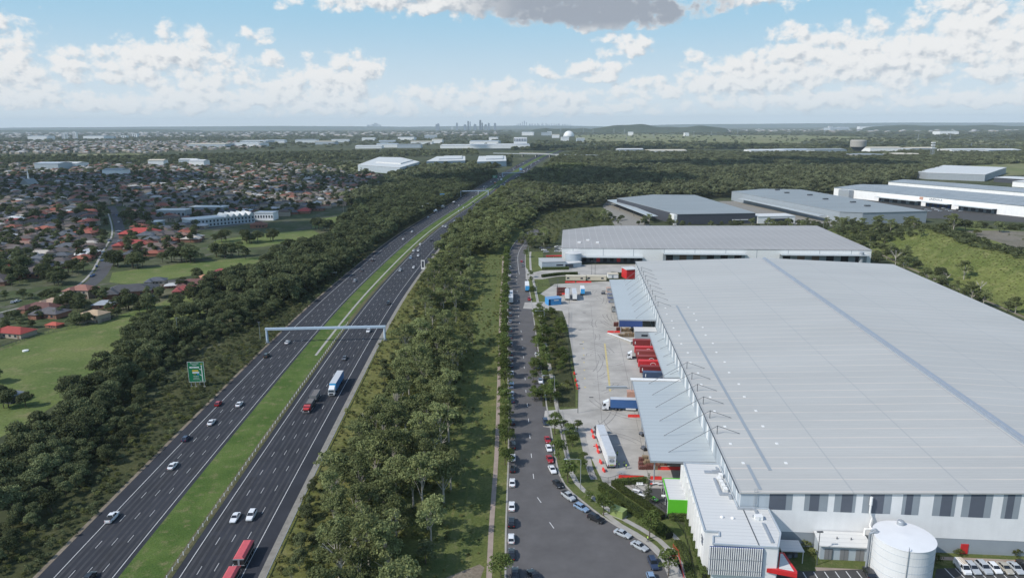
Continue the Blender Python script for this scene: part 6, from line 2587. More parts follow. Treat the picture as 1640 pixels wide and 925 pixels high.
# containers on trailers at the dock
M_cont = basic('container_steel', (1, 1, 1), .6, objcol=True, var=.12, scale=.7)
rows = [(1013.5, 552, (.23, .03, .03, 1), 0, 'maroon container with a white end label, farthest of the docked row'), (1016, 563.5, (.5, .035, .04, 1), 1, 'bright red container with pale crest, second farthest of the docked row'),
        (1018, 569.5, (.3, .06, .055, 1), 0, 'dusty maroon container behind the prime mover'), (1020, 578.5, (.24, .035, .03, 1), 1, 'maroon container with pale arc behind the prime mover'),
        (1022, 586, (.55, .03, .035, 1), 1, 'bright red container with pale arc beside the big maroon one'), (1024.5, 595, (.2, .025, .025, 1), 0, 'big maroon container at the near end of the red ones'), (1029.5, 604.5, (.05, .08, .15, 1), 0, 'dark blue container nearest the near awning')]
for (px, py, c, arc, lb) in rows:
    u, v = UVZ(px, py, 1.1)
    loc = E(u, v)
    o = thing('container_trailer', lb, 'container', (loc.x, loc.y, .05), math.pi / 2 - EAZ)
    g = MB()
    g.box(-1.22, 1.22, -12.2, 0, 1.15, 3.75)
    for k in range(30):
        y = -.25 - k * .4
        g.box(-1.245, 1.245, y - .1, y + .1, 1.3, 3.6)
    b = g.build('container', M_cont, o)
    b.color = c
    g = MB()
    for k in range(29):
        g.box(-1.18, 1.18, -.5 - k * .4, -.3 - k * .4, 3.752, 3.79)
    t_ = g.build('top_ribs', M_cont, b)
    t_.color = tuple(min(1, x * 1.35 + .04) for x in c[:3]) + (1,)
    if arc:
        g = MB()
        for k in range(8):
            a0, a1 = math.pi * k / 8, math.pi * (k + 1) / 8
            g.tube((1.262, -6 + 1.1 * math.cos(a0), 2.2 + .9 * math.sin(a0)), (1.262, -6 + 1.1 * math.cos(a1), 2.2 + .9 * math.sin(a1)), .13, n=4)
            g.tube((-1.262, -6 + 1.1 * math.cos(a0), 2.2 + .9 * math.sin(a0)), (-1.262, -6 + 1.1 * math.cos(a1), 2.2 + .9 * math.sin(a1)), .13, n=4)
        g.build('arc_emblem', M_whitepaint, b)
    else:
        MB().box(-1.26, -1.247, -1.1, -.8, 1.9, 3.2).build('label_panel', M_whitepaint, b)
    chassis(o, 0, -12, 1.1)
    wheels(o, (-8.6, -9.9, -11.2))
u, v = UVZ(1000, 634, 0)
loc = E(u - 1, v + .8)
o = thing('container', 'faded pink container half under the near awning', 'container', (loc.x, loc.y, .05), math.pi / 2 - EAZ)
g = MB()
g.box(-1.22, 1.22, -6.1, 0, 0, 2.6)
for k in range(15):
    g.box(-1.245, 1.245, -.35 - k * .4, -.15 - k * .4, .15, 2.45)
g.build('body', M_rust, o)
g = MB()
for k in range(4):
    g.tube((-.8 + k * .53, .03, .2), (-.8 + k * .53, .03, 2.4), .04, n=5)
g.build('door_bars', M_steel, o)
# far end of yard: three parked box trailers
M_tr_blue = basic('trailer_front_blue', (.06, .36, .72), .5)
for (px, py, c, L, lb) in ((909, 481, 0, 13, 'grey and white box trailer parked left of the pair in the far yard'), (920.5, 481.5, 0, 15, 'longer white box trailer parked in the middle of the three in the far yard'), (933.2, 473, 1, 9, 'box trailer with blue rear parked right of the other two in the far yard')):
    q = P(px, py)
    o = thing('box_trailer', lb, 'trailer', (q.x, q.y, .05), -R(3))
    b = van_box(o, L, 0, 1.0, 4.1, (.7, .71, .72, 1), M_truckroof if not c else MAT['white_trailer_roof'])
    d = MB().box(-1.22, 1.22, -.05, -.012, 1.05, 4.0).build('rear_door', M_tr_blue if c else M_whitepaint, b)
    chassis(o, L - .5, .5)
    wheels(o, (1.0, 2.3, 3.6))
    MB().box(-.6, .6, L - 1.8, L - 1.6, 0, .95).build('landing_leg', M_steel, o)
# trucks peeping out from below the far awning
for (px, py, c, lb) in ((966, 471, (.4, .2, .14, 1), 'forklift with a brown load at the edge of the far awning'),):
    q = P(px, py)
    o = thing('forklift', lb, 'forklift', (q.x, q.y, .05), R(-85))
    MB().box(-.6, .6, -1.2, .9, .35, 1.2).build('body', M_slate, o)
    MB().box(-.55, .55, -.8, .5, 2.0, 2.1).build('cage_roof', M_trim, o)
    for s in (-.5, .5):
        for y in (-.7, .45):
            MB().tube((s, y, 1.2), (s, y, 2.0), .05, n=5).build('cage_post', M_trim, o)
        MB().box(s * .8 - .06, s * .8 + .06, 1.0, 1.15, .1, 2.6).build('mast', M_steel_dark, o)
        MB().box(s * .6 - .07, s * .6 + .07, 1.15, 2.2, .12, .2).build('fork', M_steel_dark, o)
    wheels(o, (-.8, .7), .7, .33)
rg = random.Random(37)
for k, (px, py, m) in enumerate(((975, 467, M_rust), (977, 477, M_navy), (979, 484, M_navy), (984, 499, M_steel_dark))):
    q = P(px, py)
    o = thing('stillage_rack', ['pink crate stack beside the forklift under the far awning', 'blue steel rack at the edge of the far awning, upper one', 'blue steel rack at the edge of the far awning, lower one', 'dark steel rack at the near part of the far awning'][k], 'rack', (q.x, q.y, .05), -EAZ)
    MB().box(-1.5, 3.5, -1.2, 1.2, .1, .25).build('base', m, o)
    for x in (-1.4, 3.4):
        for y in (-1.1, 1.1):
            MB().box(x - .07, x + .07, y - .07, y + .07, .25, 2.6).build('upright', m, o)
    MB().box(-1.5, 3.5, -1.2, 1.2, 2.6, 2.72).build('top_tray', m, o)
    MB().box(-1.0, 3.0, -.9, .9, .26, 1.8).build('load', MAT['curtain_paint'] if False else M_midgrey, o)
# dark mopeds? two trolleys beside the near awning
for k, (px, py) in enumerate(((1028, 697), (1031, 720))):
    q = P(px, py)
    o = thing('hand_trolley', ['dark trolley beside the near awning, upper one', 'dark trolley beside the near awning next to the pallets'][k], 'trolley', (q.x, q.y, .05), .4)
    MB().box(-.6, .6, -1.1, 1.1, .25, .4).build('platform', M_trim, o)
    for x in (-.5, .5):
        MB().tube((x, -1.0, .4), (x, -1.2, 1.3), .05, n=5).build('handle', M_steel_dark, o)
        for y in (-.8, .8):
            MB().tube((x - .05, y, .14), (x + .05, y, .14), .14, n=8).build('wheel', M_tyre, o)
    MB().box(-.5, .5, -.7, .8, .41, 1.1).build('load', M_slate, o)
# ------------------------------------------------------------------ street furniture, fences, yard clutter
def gantry(name, label, a, b, zt, nmotif=4):
    d = Vector((b.x - a.x, b.y - a.y, 0))
    o = thing(name, label, 'gantry', (a.x, a.y, 0), math.atan2(d.y, d.x))
    L = d.length
    for x in (0, L):
        p_ = MB().tube((x, 0, 0), (x, 0, zt - .05), .62, .5, 12).build('post', M_gantry, o)
        MB().box(x - .9, x + .9, -.9, .9, 0, .35).build('footing', M_conc2, p_)
        MB().box(x - .35, x + .35, -1.1, -.65, .35, 1.7).build('cabinet', M_lightblue, p_)
    MB().box(-.6, L + .6, -.55, .55, zt, zt + 1.0).build('beam', M_gantry, o)
    for k in range(nmotif):
        x = L * (.14 + .065 * k)
        MB().box(x - .5, x + .5, -.85, -.56, zt - .55, zt - .05).build('lane_camera', M_dark, o)
    for k in range(3):
        x = L * (.66 + k * .09)
        MB().box(x - .6, x + .6, .1, .5, zt + 1.002, zt + 1.25).build('beam_box', M_steel, o)
    return o


gantry('gantry', 'pale blue steel gantry spanning both carriageways, nearest one', P(428.5, 549), P(616.5, 545), 6.4)
gantry('gantry', 'pale gantry spanning the highway in the middle distance', P(738, 315), P(782, 314), 7.5)
gantry('gantry', 'farthest gantry spanning the highway before the overpass', P(804.5, 283.5), P(838, 283), 7.5, 0)

# green direction sign
q = P(317, 619)
SG = thing('direction_sign', 'large green road sign on steel posts beside the left carriageway', 'sign', (q.x, q.y, 0), R(3))
M_sign_green = basic('sign_green', (.008, .17, .075), .5, var=.04)
M_sign_white = basic('sign_white', (.75, .76, .76), .5)
M_sign_yellow = basic('sign_yellow', (.75, .5, .05), .5)
M_sign_blue = basic('sign_blue', (.04, .25, .6), .5)
for k in range(4):
    x = -2.5 + k * 1.67
    p_ = MB().tube((x, .15, -.2), (x, .15, 10.2), .13, n=8).build('post', M_steel, SG)
    MB().box(x - .4, x + .4, -.25, .55, 0, .25).build('footing', M_conc2, p_)
pn = MB().box(-3.1, 3.1, -.06, .0, 2.1, 10.4).build('panel', M_sign_green, SG)
g = MB()
g.box(-3.15, 3.15, -.1, -.065, 10.3, 10.42)
g.box(-3.15, 3.15, -.1, -.065, 2.06, 2.18)
g.box(-3.15, -3.05, -.1, -.065, 2.18, 10.3)
g.box(3.05, 3.15, -.1, -.065, 2.18, 10.3)
g.build('border', M_sign_white, pn)
g = MB()
g.box(2.05, 2.35, -.09, -.065, 2.3, 8.9)
g.prism([(1.9, -.09), (2.5, -.09), (2.5, -.066), (1.9, -.066)], 8.6, [8.9, 8.9, 8.9, 8.9])
g.add([(1.2, -.08, 7.6), (1.2, -.08, 7.35), (2.1, -.08, 6.9), (2.1, -.08, 7.2)], [(0, 1, 2, 3)])
g.add([(1.2, -.08, 5.3), (1.2, -.08, 5.05), (2.1, -.08, 4.5), (2.1, -.08, 4.8)], [(0, 1, 2, 3)])
g.build('arrow_lines', M_sign_white, pn)
MB().box(-2.4, 1.2, -.085, -.066, 7.8, 8.4).build('name_panel', M_sign_white, pn)
MB().box(-1.5, .8, -.085, -.066, 6.5, 7.0).build('name_panel', M_sign_yellow, pn)
MB().box(-1.5, 1.1, -.085, -.066, 5.7, 6.25).build('name_panel', M_sign_white, pn)
MB().box(.35, .9, -.085, -.066, 4.95, 5.5).build('route_shield', M_sign_blue, pn)
for (tx, sz, x, z, m) in (('Parramatta', .72, -.4, 9.75, M_sign_white), ('Sydney', .62, -.4, 9.15, M_sign_white), ('M4', .7, 2.2, 9.4, M_sign_yellow), ('M7', .55, -.7, 5.2, M_sign_yellow),
                          ('Liverpool', .55, -.3, 4.5, M_sign_white), ('Canberra', .55, -.2, 3.85, M_sign_white), ('Newcastle', .55, -.2, 3.25, M_sign_white), ('Wallgrove Rd', .5, -.6, 8.1, M_sign_green), ('800 m', .38, 1.5, 2.55, M_sign_white)):
    text_on(pn, tx, sz, (x, -.09, z), (R(90), 0, 0), m, 'lettering', .004)
# smaller signs along the highway
for (px, py, w, h, zb, m, lb, nm) in ((709, 321.5, 7, 6, 3.5, M_sign_blue, 'blue sign board left of the highway before the second gantry', 'road_sign'), (792.5, 288, 9, 5, 3.5, M_sign_green, 'green and blue sign board left of the highway before the third gantry', 'road_sign'),
                                      (535, 441, 4.2, 3.2, 1.8, M_white, 'pale board facing the traffic at the edge of the dark belt', 'road_sign'), (677.5, 433, 2.6, 6.5, 1.0, M_whitepaint, 'tall white message board at the right edge of the highway', 'message_board'),
                                      (677, 342, 2.4, 8.5, .5, M_whitepaint, 'tall narrow white board at the edge of the left carriageway', 'message_board'), (834, 275, 6, 4, 4, M_sign_blue, 'blue sign before the overpass', 'road_sign')):
    q = P(px, py)
    o = thing(nm, lb, 'sign', (q.x, q.y, 0), R(-4))
    MB().box(-w / 2, w / 2, -.08, .08, zb, zb + h).build('panel', m, o)
    for s in (-.3, .3):
        MB().tube((s * w, .2, 0), (s * w, .2, zb + h * .9), .12, n=6).build('post', M_steel, o)
    if nm == 'message_board':
        MB().box(-w * .3, w * .3, -.14, -.085, zb + h * .2, zb + h * .9).build('display', M_dark if px == 677.5 else M_steel, o)
    elif m is M_sign_blue or m is M_sign_green:
        g = MB()
        for k in range(3):
            g.box(-w * .35, w * (.1 + .1 * k), -.1, -.082, zb + h * (.2 + .25 * k), zb + h * (.28 + .25 * k))
        g.build('sign_legend', M_sign_white, o)
# cantilever sign pole left of the highway
q = P(680.5, 337)
o = thing('lane_gantry', 'thin half gantry on a post left of the highway', 'gantry', (q.x, q.y, 0), 0)
MB().tube((0, 0, 0), (0, 0, 8.5), .22, n=8).build('post', M_gantry, o)
MB().tube((0, 0, 8.4), (10.5, 0, 8.4), .16, n=8).build('arm', M_gantry, o)
# noise wall left of the highway
g_pts = [P(682, 331, 3), P(705, 316, 3), P(706, 310, 3), P(715, 305, 3), P(727, 297, 3), P(742, 284, 3)]
o = thing('noise_wall', 'long grey noise wall stepping through the trees left of the highway', 'wall', (g_pts[0].x, g_pts[0].y, 0))
g = MB()
for a, b in zip(g_pts, g_pts[1:]):
    d = Vector((b.x - a.x, b.y - a.y, 0))
    cx, cy = (a.x + b.x) / 2 - g_pts[0].x, (a.y + b.y) / 2 - g_pts[0].y
    g.box(cx - d.length / 2, cx + d.length / 2, cy - .15, cy + .15, 0, 4.5, 0, math.atan2(d.y, d.x))
g.build('panel', M_midgrey, o)

# cable barrier in the median
o = thing('cable_barrier', 'wire rope barrier with white posts along the median', 'barrier', (0, 0, 0))
s = 70
cab_l = hwo(12.7)
cc = [0]
for a, b in zip(cab_l, cab_l[1:]):
    cc.append(cc[-1] + math.hypot(b[0] - a[0], b[1] - a[1]))
for k in range(96):
    s = 62 + k * 3.1
    x = float(np.interp(s, cc, [p[0] for p in cab_l]))
    y = float(np.interp(s, cc, [p[1] for p in cab_l]))
    MB().box(x - .09, x + .09, y - .07, y + .07, 0, .95).build('post', M_whitepaint, o)
for k in range(0, len(cab_l) - 1):
    pass
g = MB()
ln = [p for p in cab_l if 60 < p[1] < 362]
for z in (.55, .85):
    g.path([(p[0], p[1], z) for p in ln[::2]], .025, 4)
g.build('wire_rope', M_steel, o)
# guard rail along the right drain
o = thing('guard_rail', 'low kerb rail along the concrete drain right of the highway', 'guard rail', (0, 0, 0))
gl = [p for p in hwo(35.3) if 60 < p[1] < 330]
g = MB()
for a, b in zip(gl, gl[1:]):
    d = Vector((b[0] - a[0], b[1] - a[1], 0))
    g.box((a[0] + b[0]) / 2 - d.length / 2, (a[0] + b[0]) / 2 + d.length / 2, (a[1] + b[1]) / 2 - .05, (a[1] + b[1]) / 2 + .05, .45, .75, 0, math.atan2(d.y, d.x))
g.build('rail', M_steel, o)
for p in gl[::1]:
    MB().box(p[0] - .05, p[0] + .05, p[1] - .05, p[1] + .05, 0, .5).build('post', M_steel_dark, o)


# street lamps
def lamp(x, y, h, arm, ang, label, m=None):
    o = thing('street_lamp', label, 'lamp', (x, y, 0), ang)
    m = m or M_steel
    MB().tube((0, 0, 0), (0, 0, h), .12, .08, 8).build('pole', m, o)
    if arm:
        g = MB()
        g.path([(0, 0, h - .02), (arm * .2, 0, h + .25), (arm, 0, h + .3)], .06, 6)
        g.build('arm', m, o)
        MB().box(arm - .2, arm + .7, -.16, .16, h + .18, h + .34).build('lamp_head', M_lightblue, o)
    else:
        MB().box(-.7, .7, -.2, .2, h, h + .22).build('lamp_head', M_steel_dark, o)
    return o


for (px, py, h, arm, m, lb) in ((888, 636, 8.5, 4.0, None, 'curved-arm street lamp beside the yard driveway'), (929.5, 783, 9.0, 4.0, None, 'curved-arm street lamp on the lawn by the curved fence, nearest one'), (871.5, 524, 8.5, 4.0, None, 'curved-arm street lamp by the planting bed'),
                                (859.5, 480, 8.0, 0, None, 'plain pole on the verge above the red utility'), (911.5, 486, 9, 0, M_steel_dark, 'dark light pole at the yard fence beside the blue shed'), (925.5, 661, 9.5, 0, M_steel_dark, 'dark light pole at the corner of the yard driveway'),
                                (893, 472, 9.5, 0, M_steel_dark, 'dark light pole behind the red stacked frames'), (947.5, 441, 10, 0, M_steel_dark, 'dark light pole behind the site cabins, left of a shorter one'), (953, 440, 9, 0, M_steel_dark, 'shorter dark light pole behind the site cabins'),
                                (1308, 904, 8.5, 0, M_steel_dark, 'dark light pole on the grass in front of the pump house'), (417, 545, 9, 0, None, 'thin pole beside the left leg of the near gantry'), (286.5, 548, 12, 0, M_steel, 'pale camera mast rising from the dark belt'),
                                (1318, 371, 9, 0, M_steel, 'pale pole in the trees before the blue grey warehouse'), (846, 408, 7, 3, None, 'street lamp at the far bend of the street')):
    q = P(px, py)
    lamp(q.x, q.y, h, arm, math.pi, lb, m)
for k in range(7):                                              # power poles of the suburb
    q = P((490, 48, 10, 300, 550, 420, 128)[k], (318, 338, 372, 352, 340, 330, 298)[k])
    o = thing('power_pole', 'thin timber power pole in the suburb', 'pole', (q.x, q.y, 0), .3 * k, 'power poles in the suburb')
    MB().tube((0, 0, 0), (0, 0, 12), .22, .16, 6).build('pole', M_bark, o)
    MB().box(-1.3, 1.3, -.08, .08, 10.8, 11.0).build('crossarm', M_bark2, o)


# fences: palisade of thin bars between posts
def fence(name, label, pts, h, m, gap=.3, every=9, cat='fence'):
    o = thing(name, label, cat, (pts[0].x, pts[0].y, 0))
    g = MB()
    posts = []
    for a, b in zip(pts, pts[1:]):
        a, b = a - pts[0], b - pts[0]
        d = Vector((b.x - a.x, b.y - a.y, 0))
        L = d.length
        d.normalize()
        n_ = max(1, int(L / gap))
        for k in range(n_):
            p_ = Vector((a.x, a.y, 0)) + d * (L * k / n_)
            if k % every == 0:
                posts.append(p_)
            else:
                g.add([(p_.x - d.x * .018, p_.y - d.y * .018, .1), (p_.x + d.x * .018, p_.y + d.y * .018, .1), (p_.x + d.x * .018, p_.y + d.y * .018, h - .1), (p_.x - d.x * .018, p_.y - d.y * .018, h - .1)], [(0, 1, 2, 3)])
        ang = math.atan2(d.y, d.x)
        cx, cy = (a.x + b.x) / 2, (a.y + b.y) / 2
        for z in (.25, h - .3):
            g.box(cx - L / 2, cx + L / 2, cy - .02, cy + .02, z, z + .06, 0, ang)
    g.build('panel', m, o)
    for p_ in posts[:100]:
        MB().box(p_.x - .04, p_.x + .04, p_.y - .04, p_.y + .04, 0, h).build('post', m, o)
    return o


M_fence = basic('black_fence', (.015, .016, .017), .5)
fence('fence', 'black steel fence curving round the corner of the yard behind the trailer', [P(x, y) for x, y in ((942, 757), (946, 763), (953, 768), (962, 772), (974, 774), (985, 771), (996, 766))], 2.1, M_fence)
fence('fence', 'black steel fence between the planting bed and the yard, seen edge on', [P(x, y) for x, y in ((911, 500), (910.5, 530), (911, 570), (914, 600), (920, 622), (921, 628))], 1.9, M_fence)
fence('fence', 'black steel fence along the lawn from the driveway towards the lamp', [P(x, y) for x, y in ((893.5, 658), (897, 675), (901, 700), (905, 722), (908, 735))], 1.9, M_fence)
fence('fence', 'black steel fence along the path by the picnic lawn', [P(x, y) for x, y in ((996, 770), (1020, 786), (1050, 806), (1075, 826), (1095, 852), (1106, 890), (1112, 925))], 1.7, M_fence)
fence('fence', 'black steel fence round the blue shed and planting bed', [P(x, y) for x, y in ((862, 458), (892, 458), (893, 470))], 1.9, M_fence)
fence('fence', 'black sliding gate standing across the driveway edge', [P(892, 628), P(895, 655)], 1.9, M_fence, cat='gate')
o = fence('rail', 'bright red tubular rail along the small concrete pad by the footpath', [P(x, y) for x, y in ((1078, 876), (1086, 886), (1090, 905), (1096, 930))], 1.1, M_red, gap=.7, every=2, cat='rail')
o = fence('rail', 'short bright red rail crossing the small concrete pad', [P(1072, 894), P(1088, 895)], 1.1, M_red, gap=.7, every=2, cat='rail')
g = MB()
g.sheet(pxpoly([(1058, 880), (1078, 877), (1088, 897), (1097, 930), (1076, 930)]), .05)
structure('paving', g, M_conc2)
g = MB()
ln = smooth_pts([P(x, y) for x, y in ((973, 783), (1000, 802), (1050, 833), (1082, 856), (1098, 880), (1110, 930))], 2)
g.strip(ln, offset_line(ln, 1.3), .045)
ln = smooth_pts([P(x, y) for x, y in ((964, 822), (990, 842), (1015, 856), (1045, 878), (1060, 900), (1075, 935))], 2)
g.strip(ln, offset_line(ln, -1.5), .045)
structure('footpath', g, M_conc2)
g = MB()
ln = [P(922, 668), P(935, 690), P(942, 715), P(950, 750), P(957, 767)]
ln = smooth_pts(ln, 2)
g.strip(ln, offset_line(ln, 2.0), .05, .05)
structure('footpath', g, M_conc2)

# green kiosk
q = P(990, 825)
o = thing('utility_kiosk', 'green electrical kiosk on the lawn beside the hedge', 'kiosk', (q.x, q.y, 0), R(-40))
MB().box(-1.9, 1.9, -1.1, 1.1, .1, 2.0).build('body', M_kiosk, o)
MB().box(-2.0, 2.0, -1.2, 1.2, 2.003, 2.15).build('roof', M_kiosk, o)
MB().box(-2.1, 2.1, -1.3, 1.3, 0, .1).build('plinth', M_conc2, o)
MB().box(-.02, .02, -1.13, -1.102, .2, 1.9).build('door_seam', M_dark, o)

# blue shed, cabins, red building
q0, q1 = P(882, 489), P(899, 487.5)
o = thing('shed', 'bright blue shed with a paler blue roof strip beside the yard fence', 'shed', (q0.x, q0.y, .04), math.atan2(q1.y - q0.y, q1.x - q0.x))
L = (q1 - q0).length
MB().box(0, L, 0, 5.5, 0, 3.6).build('wall', basic('bright_blue', (.05, .27, .56), .5, var=.05), o)
MB().box(-1.4, L + .3, -.4, 5.8, 3.604, 3.9).build('roof', basic('blue_roof', (.16, .3, .5), .5, var=.08), o)
MB().box(-1.4, -1.2, -.2, 5.5, 0, 3.6).build('side_post', M_blue_shed, o)
MB().box(L * .3, L * .75, -.05, -.002, 2.5, 3.1).build('name_board', M_whitepaint, o)
for (px0, px1, lb) in ((906, 938, 'cream site cabin, left one of the pair'), (939.5, 971, 'cream site cabin, right one of the pair')):
    a, b = P(px0, 449.5), P(px1, 450)
    o = thing('site_cabin', lb, 'cabin', (a.x, a.y, .05), math.atan2(b.y - a.y, b.x - a.x))
    L = (b - a).length
    MB().box(0, L, 0, 4, .3, 3.0).build('wall', M_cream, o)
    MB().box(-.15, L + .15, -.15, 4.15, 3.003, 3.25).build('roof', M_cream, o)
    for x in (L * .12, L * .8):
        MB().box(x - .8, x + .8, -.06, -.002, 1.3, 2.3).build('window', M_glass, o)
    for x in (.8, L / 2, L - .8):
        MB().box(x - .2, x + .2, .2, 3.8, 0, .3).build('footing', M_conc2, o)
a = P(982, 446)
o = thing('site_cabin', 'small pale cabin between the site cabins and the far awning', 'cabin', (a.x, a.y, .05), 0)
MB().box(-3.4, 3.4, 0, 5, .2, 2.8).build('wall', M_white, o)
MB().box(-3.6, 3.6, -.2, 5.2, 2.803, 3.05).build('roof', M_cream, o)
MB().box(-1, .2, -.05, -.002, .3, 2.3).build('door', M_midgrey, o)
a, b = P(1003.5, 447), P(1021, 446)
o = thing('building', 'red walled lean-to building with white roof at the far end of the big warehouse', 'building', (a.x, a.y, .04), math.atan2(b.y - a.y, b.x - a.x))
L = (b - a).length
MB().box(0, L, 0, 9, 0, 6.2).build('wall', M_red, o)
MB().box(-.3, L + .2, -.3, 9.2, 6.204, 6.6).build('roof', M_roof_white, o)
a = P(1029, 545, 0)
u, v = UVZ(1016, 541, 0)
o = thing('dock_office', 'white flat-roofed dock office between the pallets and the red containers', 'office', E(170.5, -10.5), -EAZ)
MB().box(0, 10.3, 0, 7.0, 0, 4.0).build('wall', M_midgrey, o)
MB().box(-.2, 10.3, -.2, 7.2, 4.003, 4.3).build('roof', M_roof_white, o)
MB().box(3, 6, -.06, -.002, 1.5, 2.6).build('window', M_glass, o)
a, b = P(973.5, 534), P(1012, 551)
d = b - a
o = thing('concrete_barrier', 'low white concrete ramp wall running slantwise to the dock', 'barrier', (a.x, a.y, .05), math.atan2(d.y, d.x))
MB().prism([(0, -.5), (d.length, -.5), (d.length, .5), (0, .5)], 0, [.4, 1.3, 1.3, .4]).build('wall', M_conc2, o)
MB().prism([(0, -.55), (d.length, -.55), (d.length, .55), (0, .55)], [.403, 1.303, 1.303, .403], [.5, 1.4, 1.4, .5]).build('coping', M_whitepaint, o)
a, b = P(971, 622), P(1004, 622)
d = b - a
o = thing('concrete_barrier', 'low dark ramp edge in front of the pink container', 'barrier', (a.x, a.y, .05), math.atan2(d.y, d.x))
MB().box(0, d.length, -.25, .25, 0, .9).build('wall', M_midgrey, o)
MB().box(0, d.length, -.3, .3, .903, 1.0).build('coping', M_lightblue, o)
a = P(1004, 603.5, 2)
o = thing('ramp_roof', 'white curved hood lying between the blue container and the near awning', 'hood', E(94.5, -9.5), -EAZ)
MB().prism([(-9, 0), (9.4, 0), (9.4, 2.2), (-9, 2.2)], 7.0, 7.3).build('panel', M_whitepaint, o)
for x in (-8.5, 0):
    MB().tube((x, 1, 0), (x, 1, 7), .15, n=6).build('post', M_steel, o)


# plastic barriers, cones, pallets
def barrier(px, py, ang, L, label, group=None, m=None):
    q = P(px, py)
    o = thing('plastic_barrier', label, 'barrier', (q.x, q.y, .05), ang, group)
    g = MB()
    h = .95
    g.add([(-L / 2, -.28, 0), (L / 2, -.28, 0), (L / 2, .28, 0), (-L / 2, .28, 0), (-L / 2, -.24, .25), (L / 2, -.24, .25), (L / 2, .24, .25), (-L / 2, .24, .25), (-L / 2 + .05, -.1, h), (L / 2 - .05, -.1, h), (L / 2 - .05, .1, h), (-L / 2 + .05, .1, h)],
          [(3, 2, 1, 0), (0, 1, 5, 4), (1, 2, 6, 5), (2, 3, 7, 6), (3, 0, 4, 7), (4, 5, 9, 8), (5, 6, 10, 9), (6, 7, 11, 10), (7, 4, 8, 11), (8, 9, 10, 11)])
    g.build('body', m or M_redplastic, o)
    return o


for k, (px, py) in enumerate(((948.5, 692), (950.5, 700.5), (956, 716), (958, 724), (962, 741), (967, 754))):
    barrier(px, py, math.pi / 2 + R(12), 1.8, 'red plastic barrier standing along the left side of the long white trailer', 'red barriers beside the long trailer')
for k, (px, py) in enumerate(((920, 599), (922, 610), (924, 617.5), (925, 622))):
    barrier(px, py, math.pi / 2 + R(8), 1.6, 'red plastic barrier at the yard edge above the driveway', 'red barriers above the driveway')
for k in range(8):
    barrier(995.5 + k * 4.4, 765 + k * .15, R(-3), 1.75, 'red plastic barrier in the line along the hedge of the yard', 'red barriers along the hedge')
for k in range(3):
    barrier(1046 + k * 4.3, 767 + k * .1, R(-3), 1.75, 'red plastic barrier in the short line right of the columnar tree', 'red barriers right of the columnar tree')
for k in range(4):
    barrier(1010 + k * 4.8, 667.5, R(-4), 1.9, 'red plastic barrier in the line below the blue curtain truck', 'red barriers below the blue truck')
for k in range(7):
    barrier(909 + k * 4.0 + (6 if k > 2 else 0) + (4 if k > 4 else 0), 452.5, 0, 3.2, 'red plastic barrier in front of the cream site cabins', 'red barriers before the cabins')
for k in range(2):
    barrier(978 + 11 * k, 532.5, 0, 3.2, ['red plastic barrier left of the pallet stacks on the ramp', 'red plastic barrier touching the pallet stacks on the ramp'][k])
q = P(951.5, 714)
o = thing('traffic_cone', 'small orange and white traffic cone among the red barriers', 'cone', (q.x, q.y, .05))
MB().lathe([(.2, .05), (.12, .4), (.05, .75)], 10).build('cone', M_redplastic, o)
MB().lathe([(.15, .33), (.105, .5)], 10, cap_top=False, cap_bot=False).build('stripe', M_whitepaint, o)
MB().box(-.25, .25, -.25, .25, 0, .05).build('base', M_trim, o)


def pallets(name, px, py, n, m, label, group, ang=0.0, w=1.2):
    q = P(px, py)
    o = thing(name, label, 'pallet stack', (q.x, q.y, .05), ang, group)
    for k in range(n):
        g = MB()
        z = k * .15
        for x in (-.5, 0, .5):
            g.box(x * w - .07, x * w + .07, -w / 2, w / 2, z, z + .09)
        for y in (-.5, -.25, 0, .25, .5):
            g.box(-w / 2, w / 2, y * w * .9 - .06, y * w * .9 + .06, z + .092, z + .125)
        g.build('pallet', m, o)
    return o


rg = random.Random(41)
for k in range(22):
    px, py = 1027 + (k % 8) * 5.2 + rg.uniform(-1, 1), 738 + (k // 8) * 6.2
    pallets('pallet_stack', px, py, rg.randint(7, 12), M_timber if rg.random() < .6 else M_pallet_red, 'stack of worn pallets heaped at the near end of the near awning', 'pallet stacks by the near awning', rg.uniform(-.06, .06) - EAZ, 1.25)
for k in range(9):
    barrier(1059 + k * 4.3, 751.5, R(-3), 1.9, 'red plastic barrier among the pallets at the near end of the awning', 'red barriers among the pallets')
for k in range(18):
    px, py = 985 + (k % 6) * 5.3 + (k // 6) * 4.0 + rg.uniform(-1, 1), 522 + (k // 6) * 8.5
    pallets('pallet_stack', px, py, rg.randint(9, 15), M_timber if k > 6 else M_pallet_red, 'stack of pallets on the ramp beyond the red containers', 'pallet stacks on the ramp', -EAZ, 1.5)
for k in range(10):
    px, py = 894 + (k % 4) * 3.4, 464 + (k // 4) * 4.6
    pallets('frame_stack', px, py, 10, M_pallet_red, 'dark red stacked steel frames behind the blue shed', 'red frame stacks behind the blue shed', 0, 1.7)
for k in range(3):
    barrier(895.5 + k * 4.6, 471.5, 0, 2.6, 'red plastic barrier at the foot of the red stacked frames', 'red barriers at the frames')
# stacked steel barrier panels by the trailer
q = P(993, 763)
o = thing('barrier_rack', 'stack of grey steel crowd barriers behind the long trailer', 'rack', (q.x, q.y, .05), R(-8))
for k in range(6):
    g = MB()
    y = k * .25
    for z in (.15, 1.25):
        g.tube((-1.1 + k * .15, y, z), (1.1 + k * .15, y, z), .03, n=5)
    for j in range(8):
        x = -1.1 + k * .15 + j * 2.2 / 7
        g.tube((x, y, .15), (x, y, 1.25), .02, n=4)
    g.build('barrier_panel', M_steel, o)
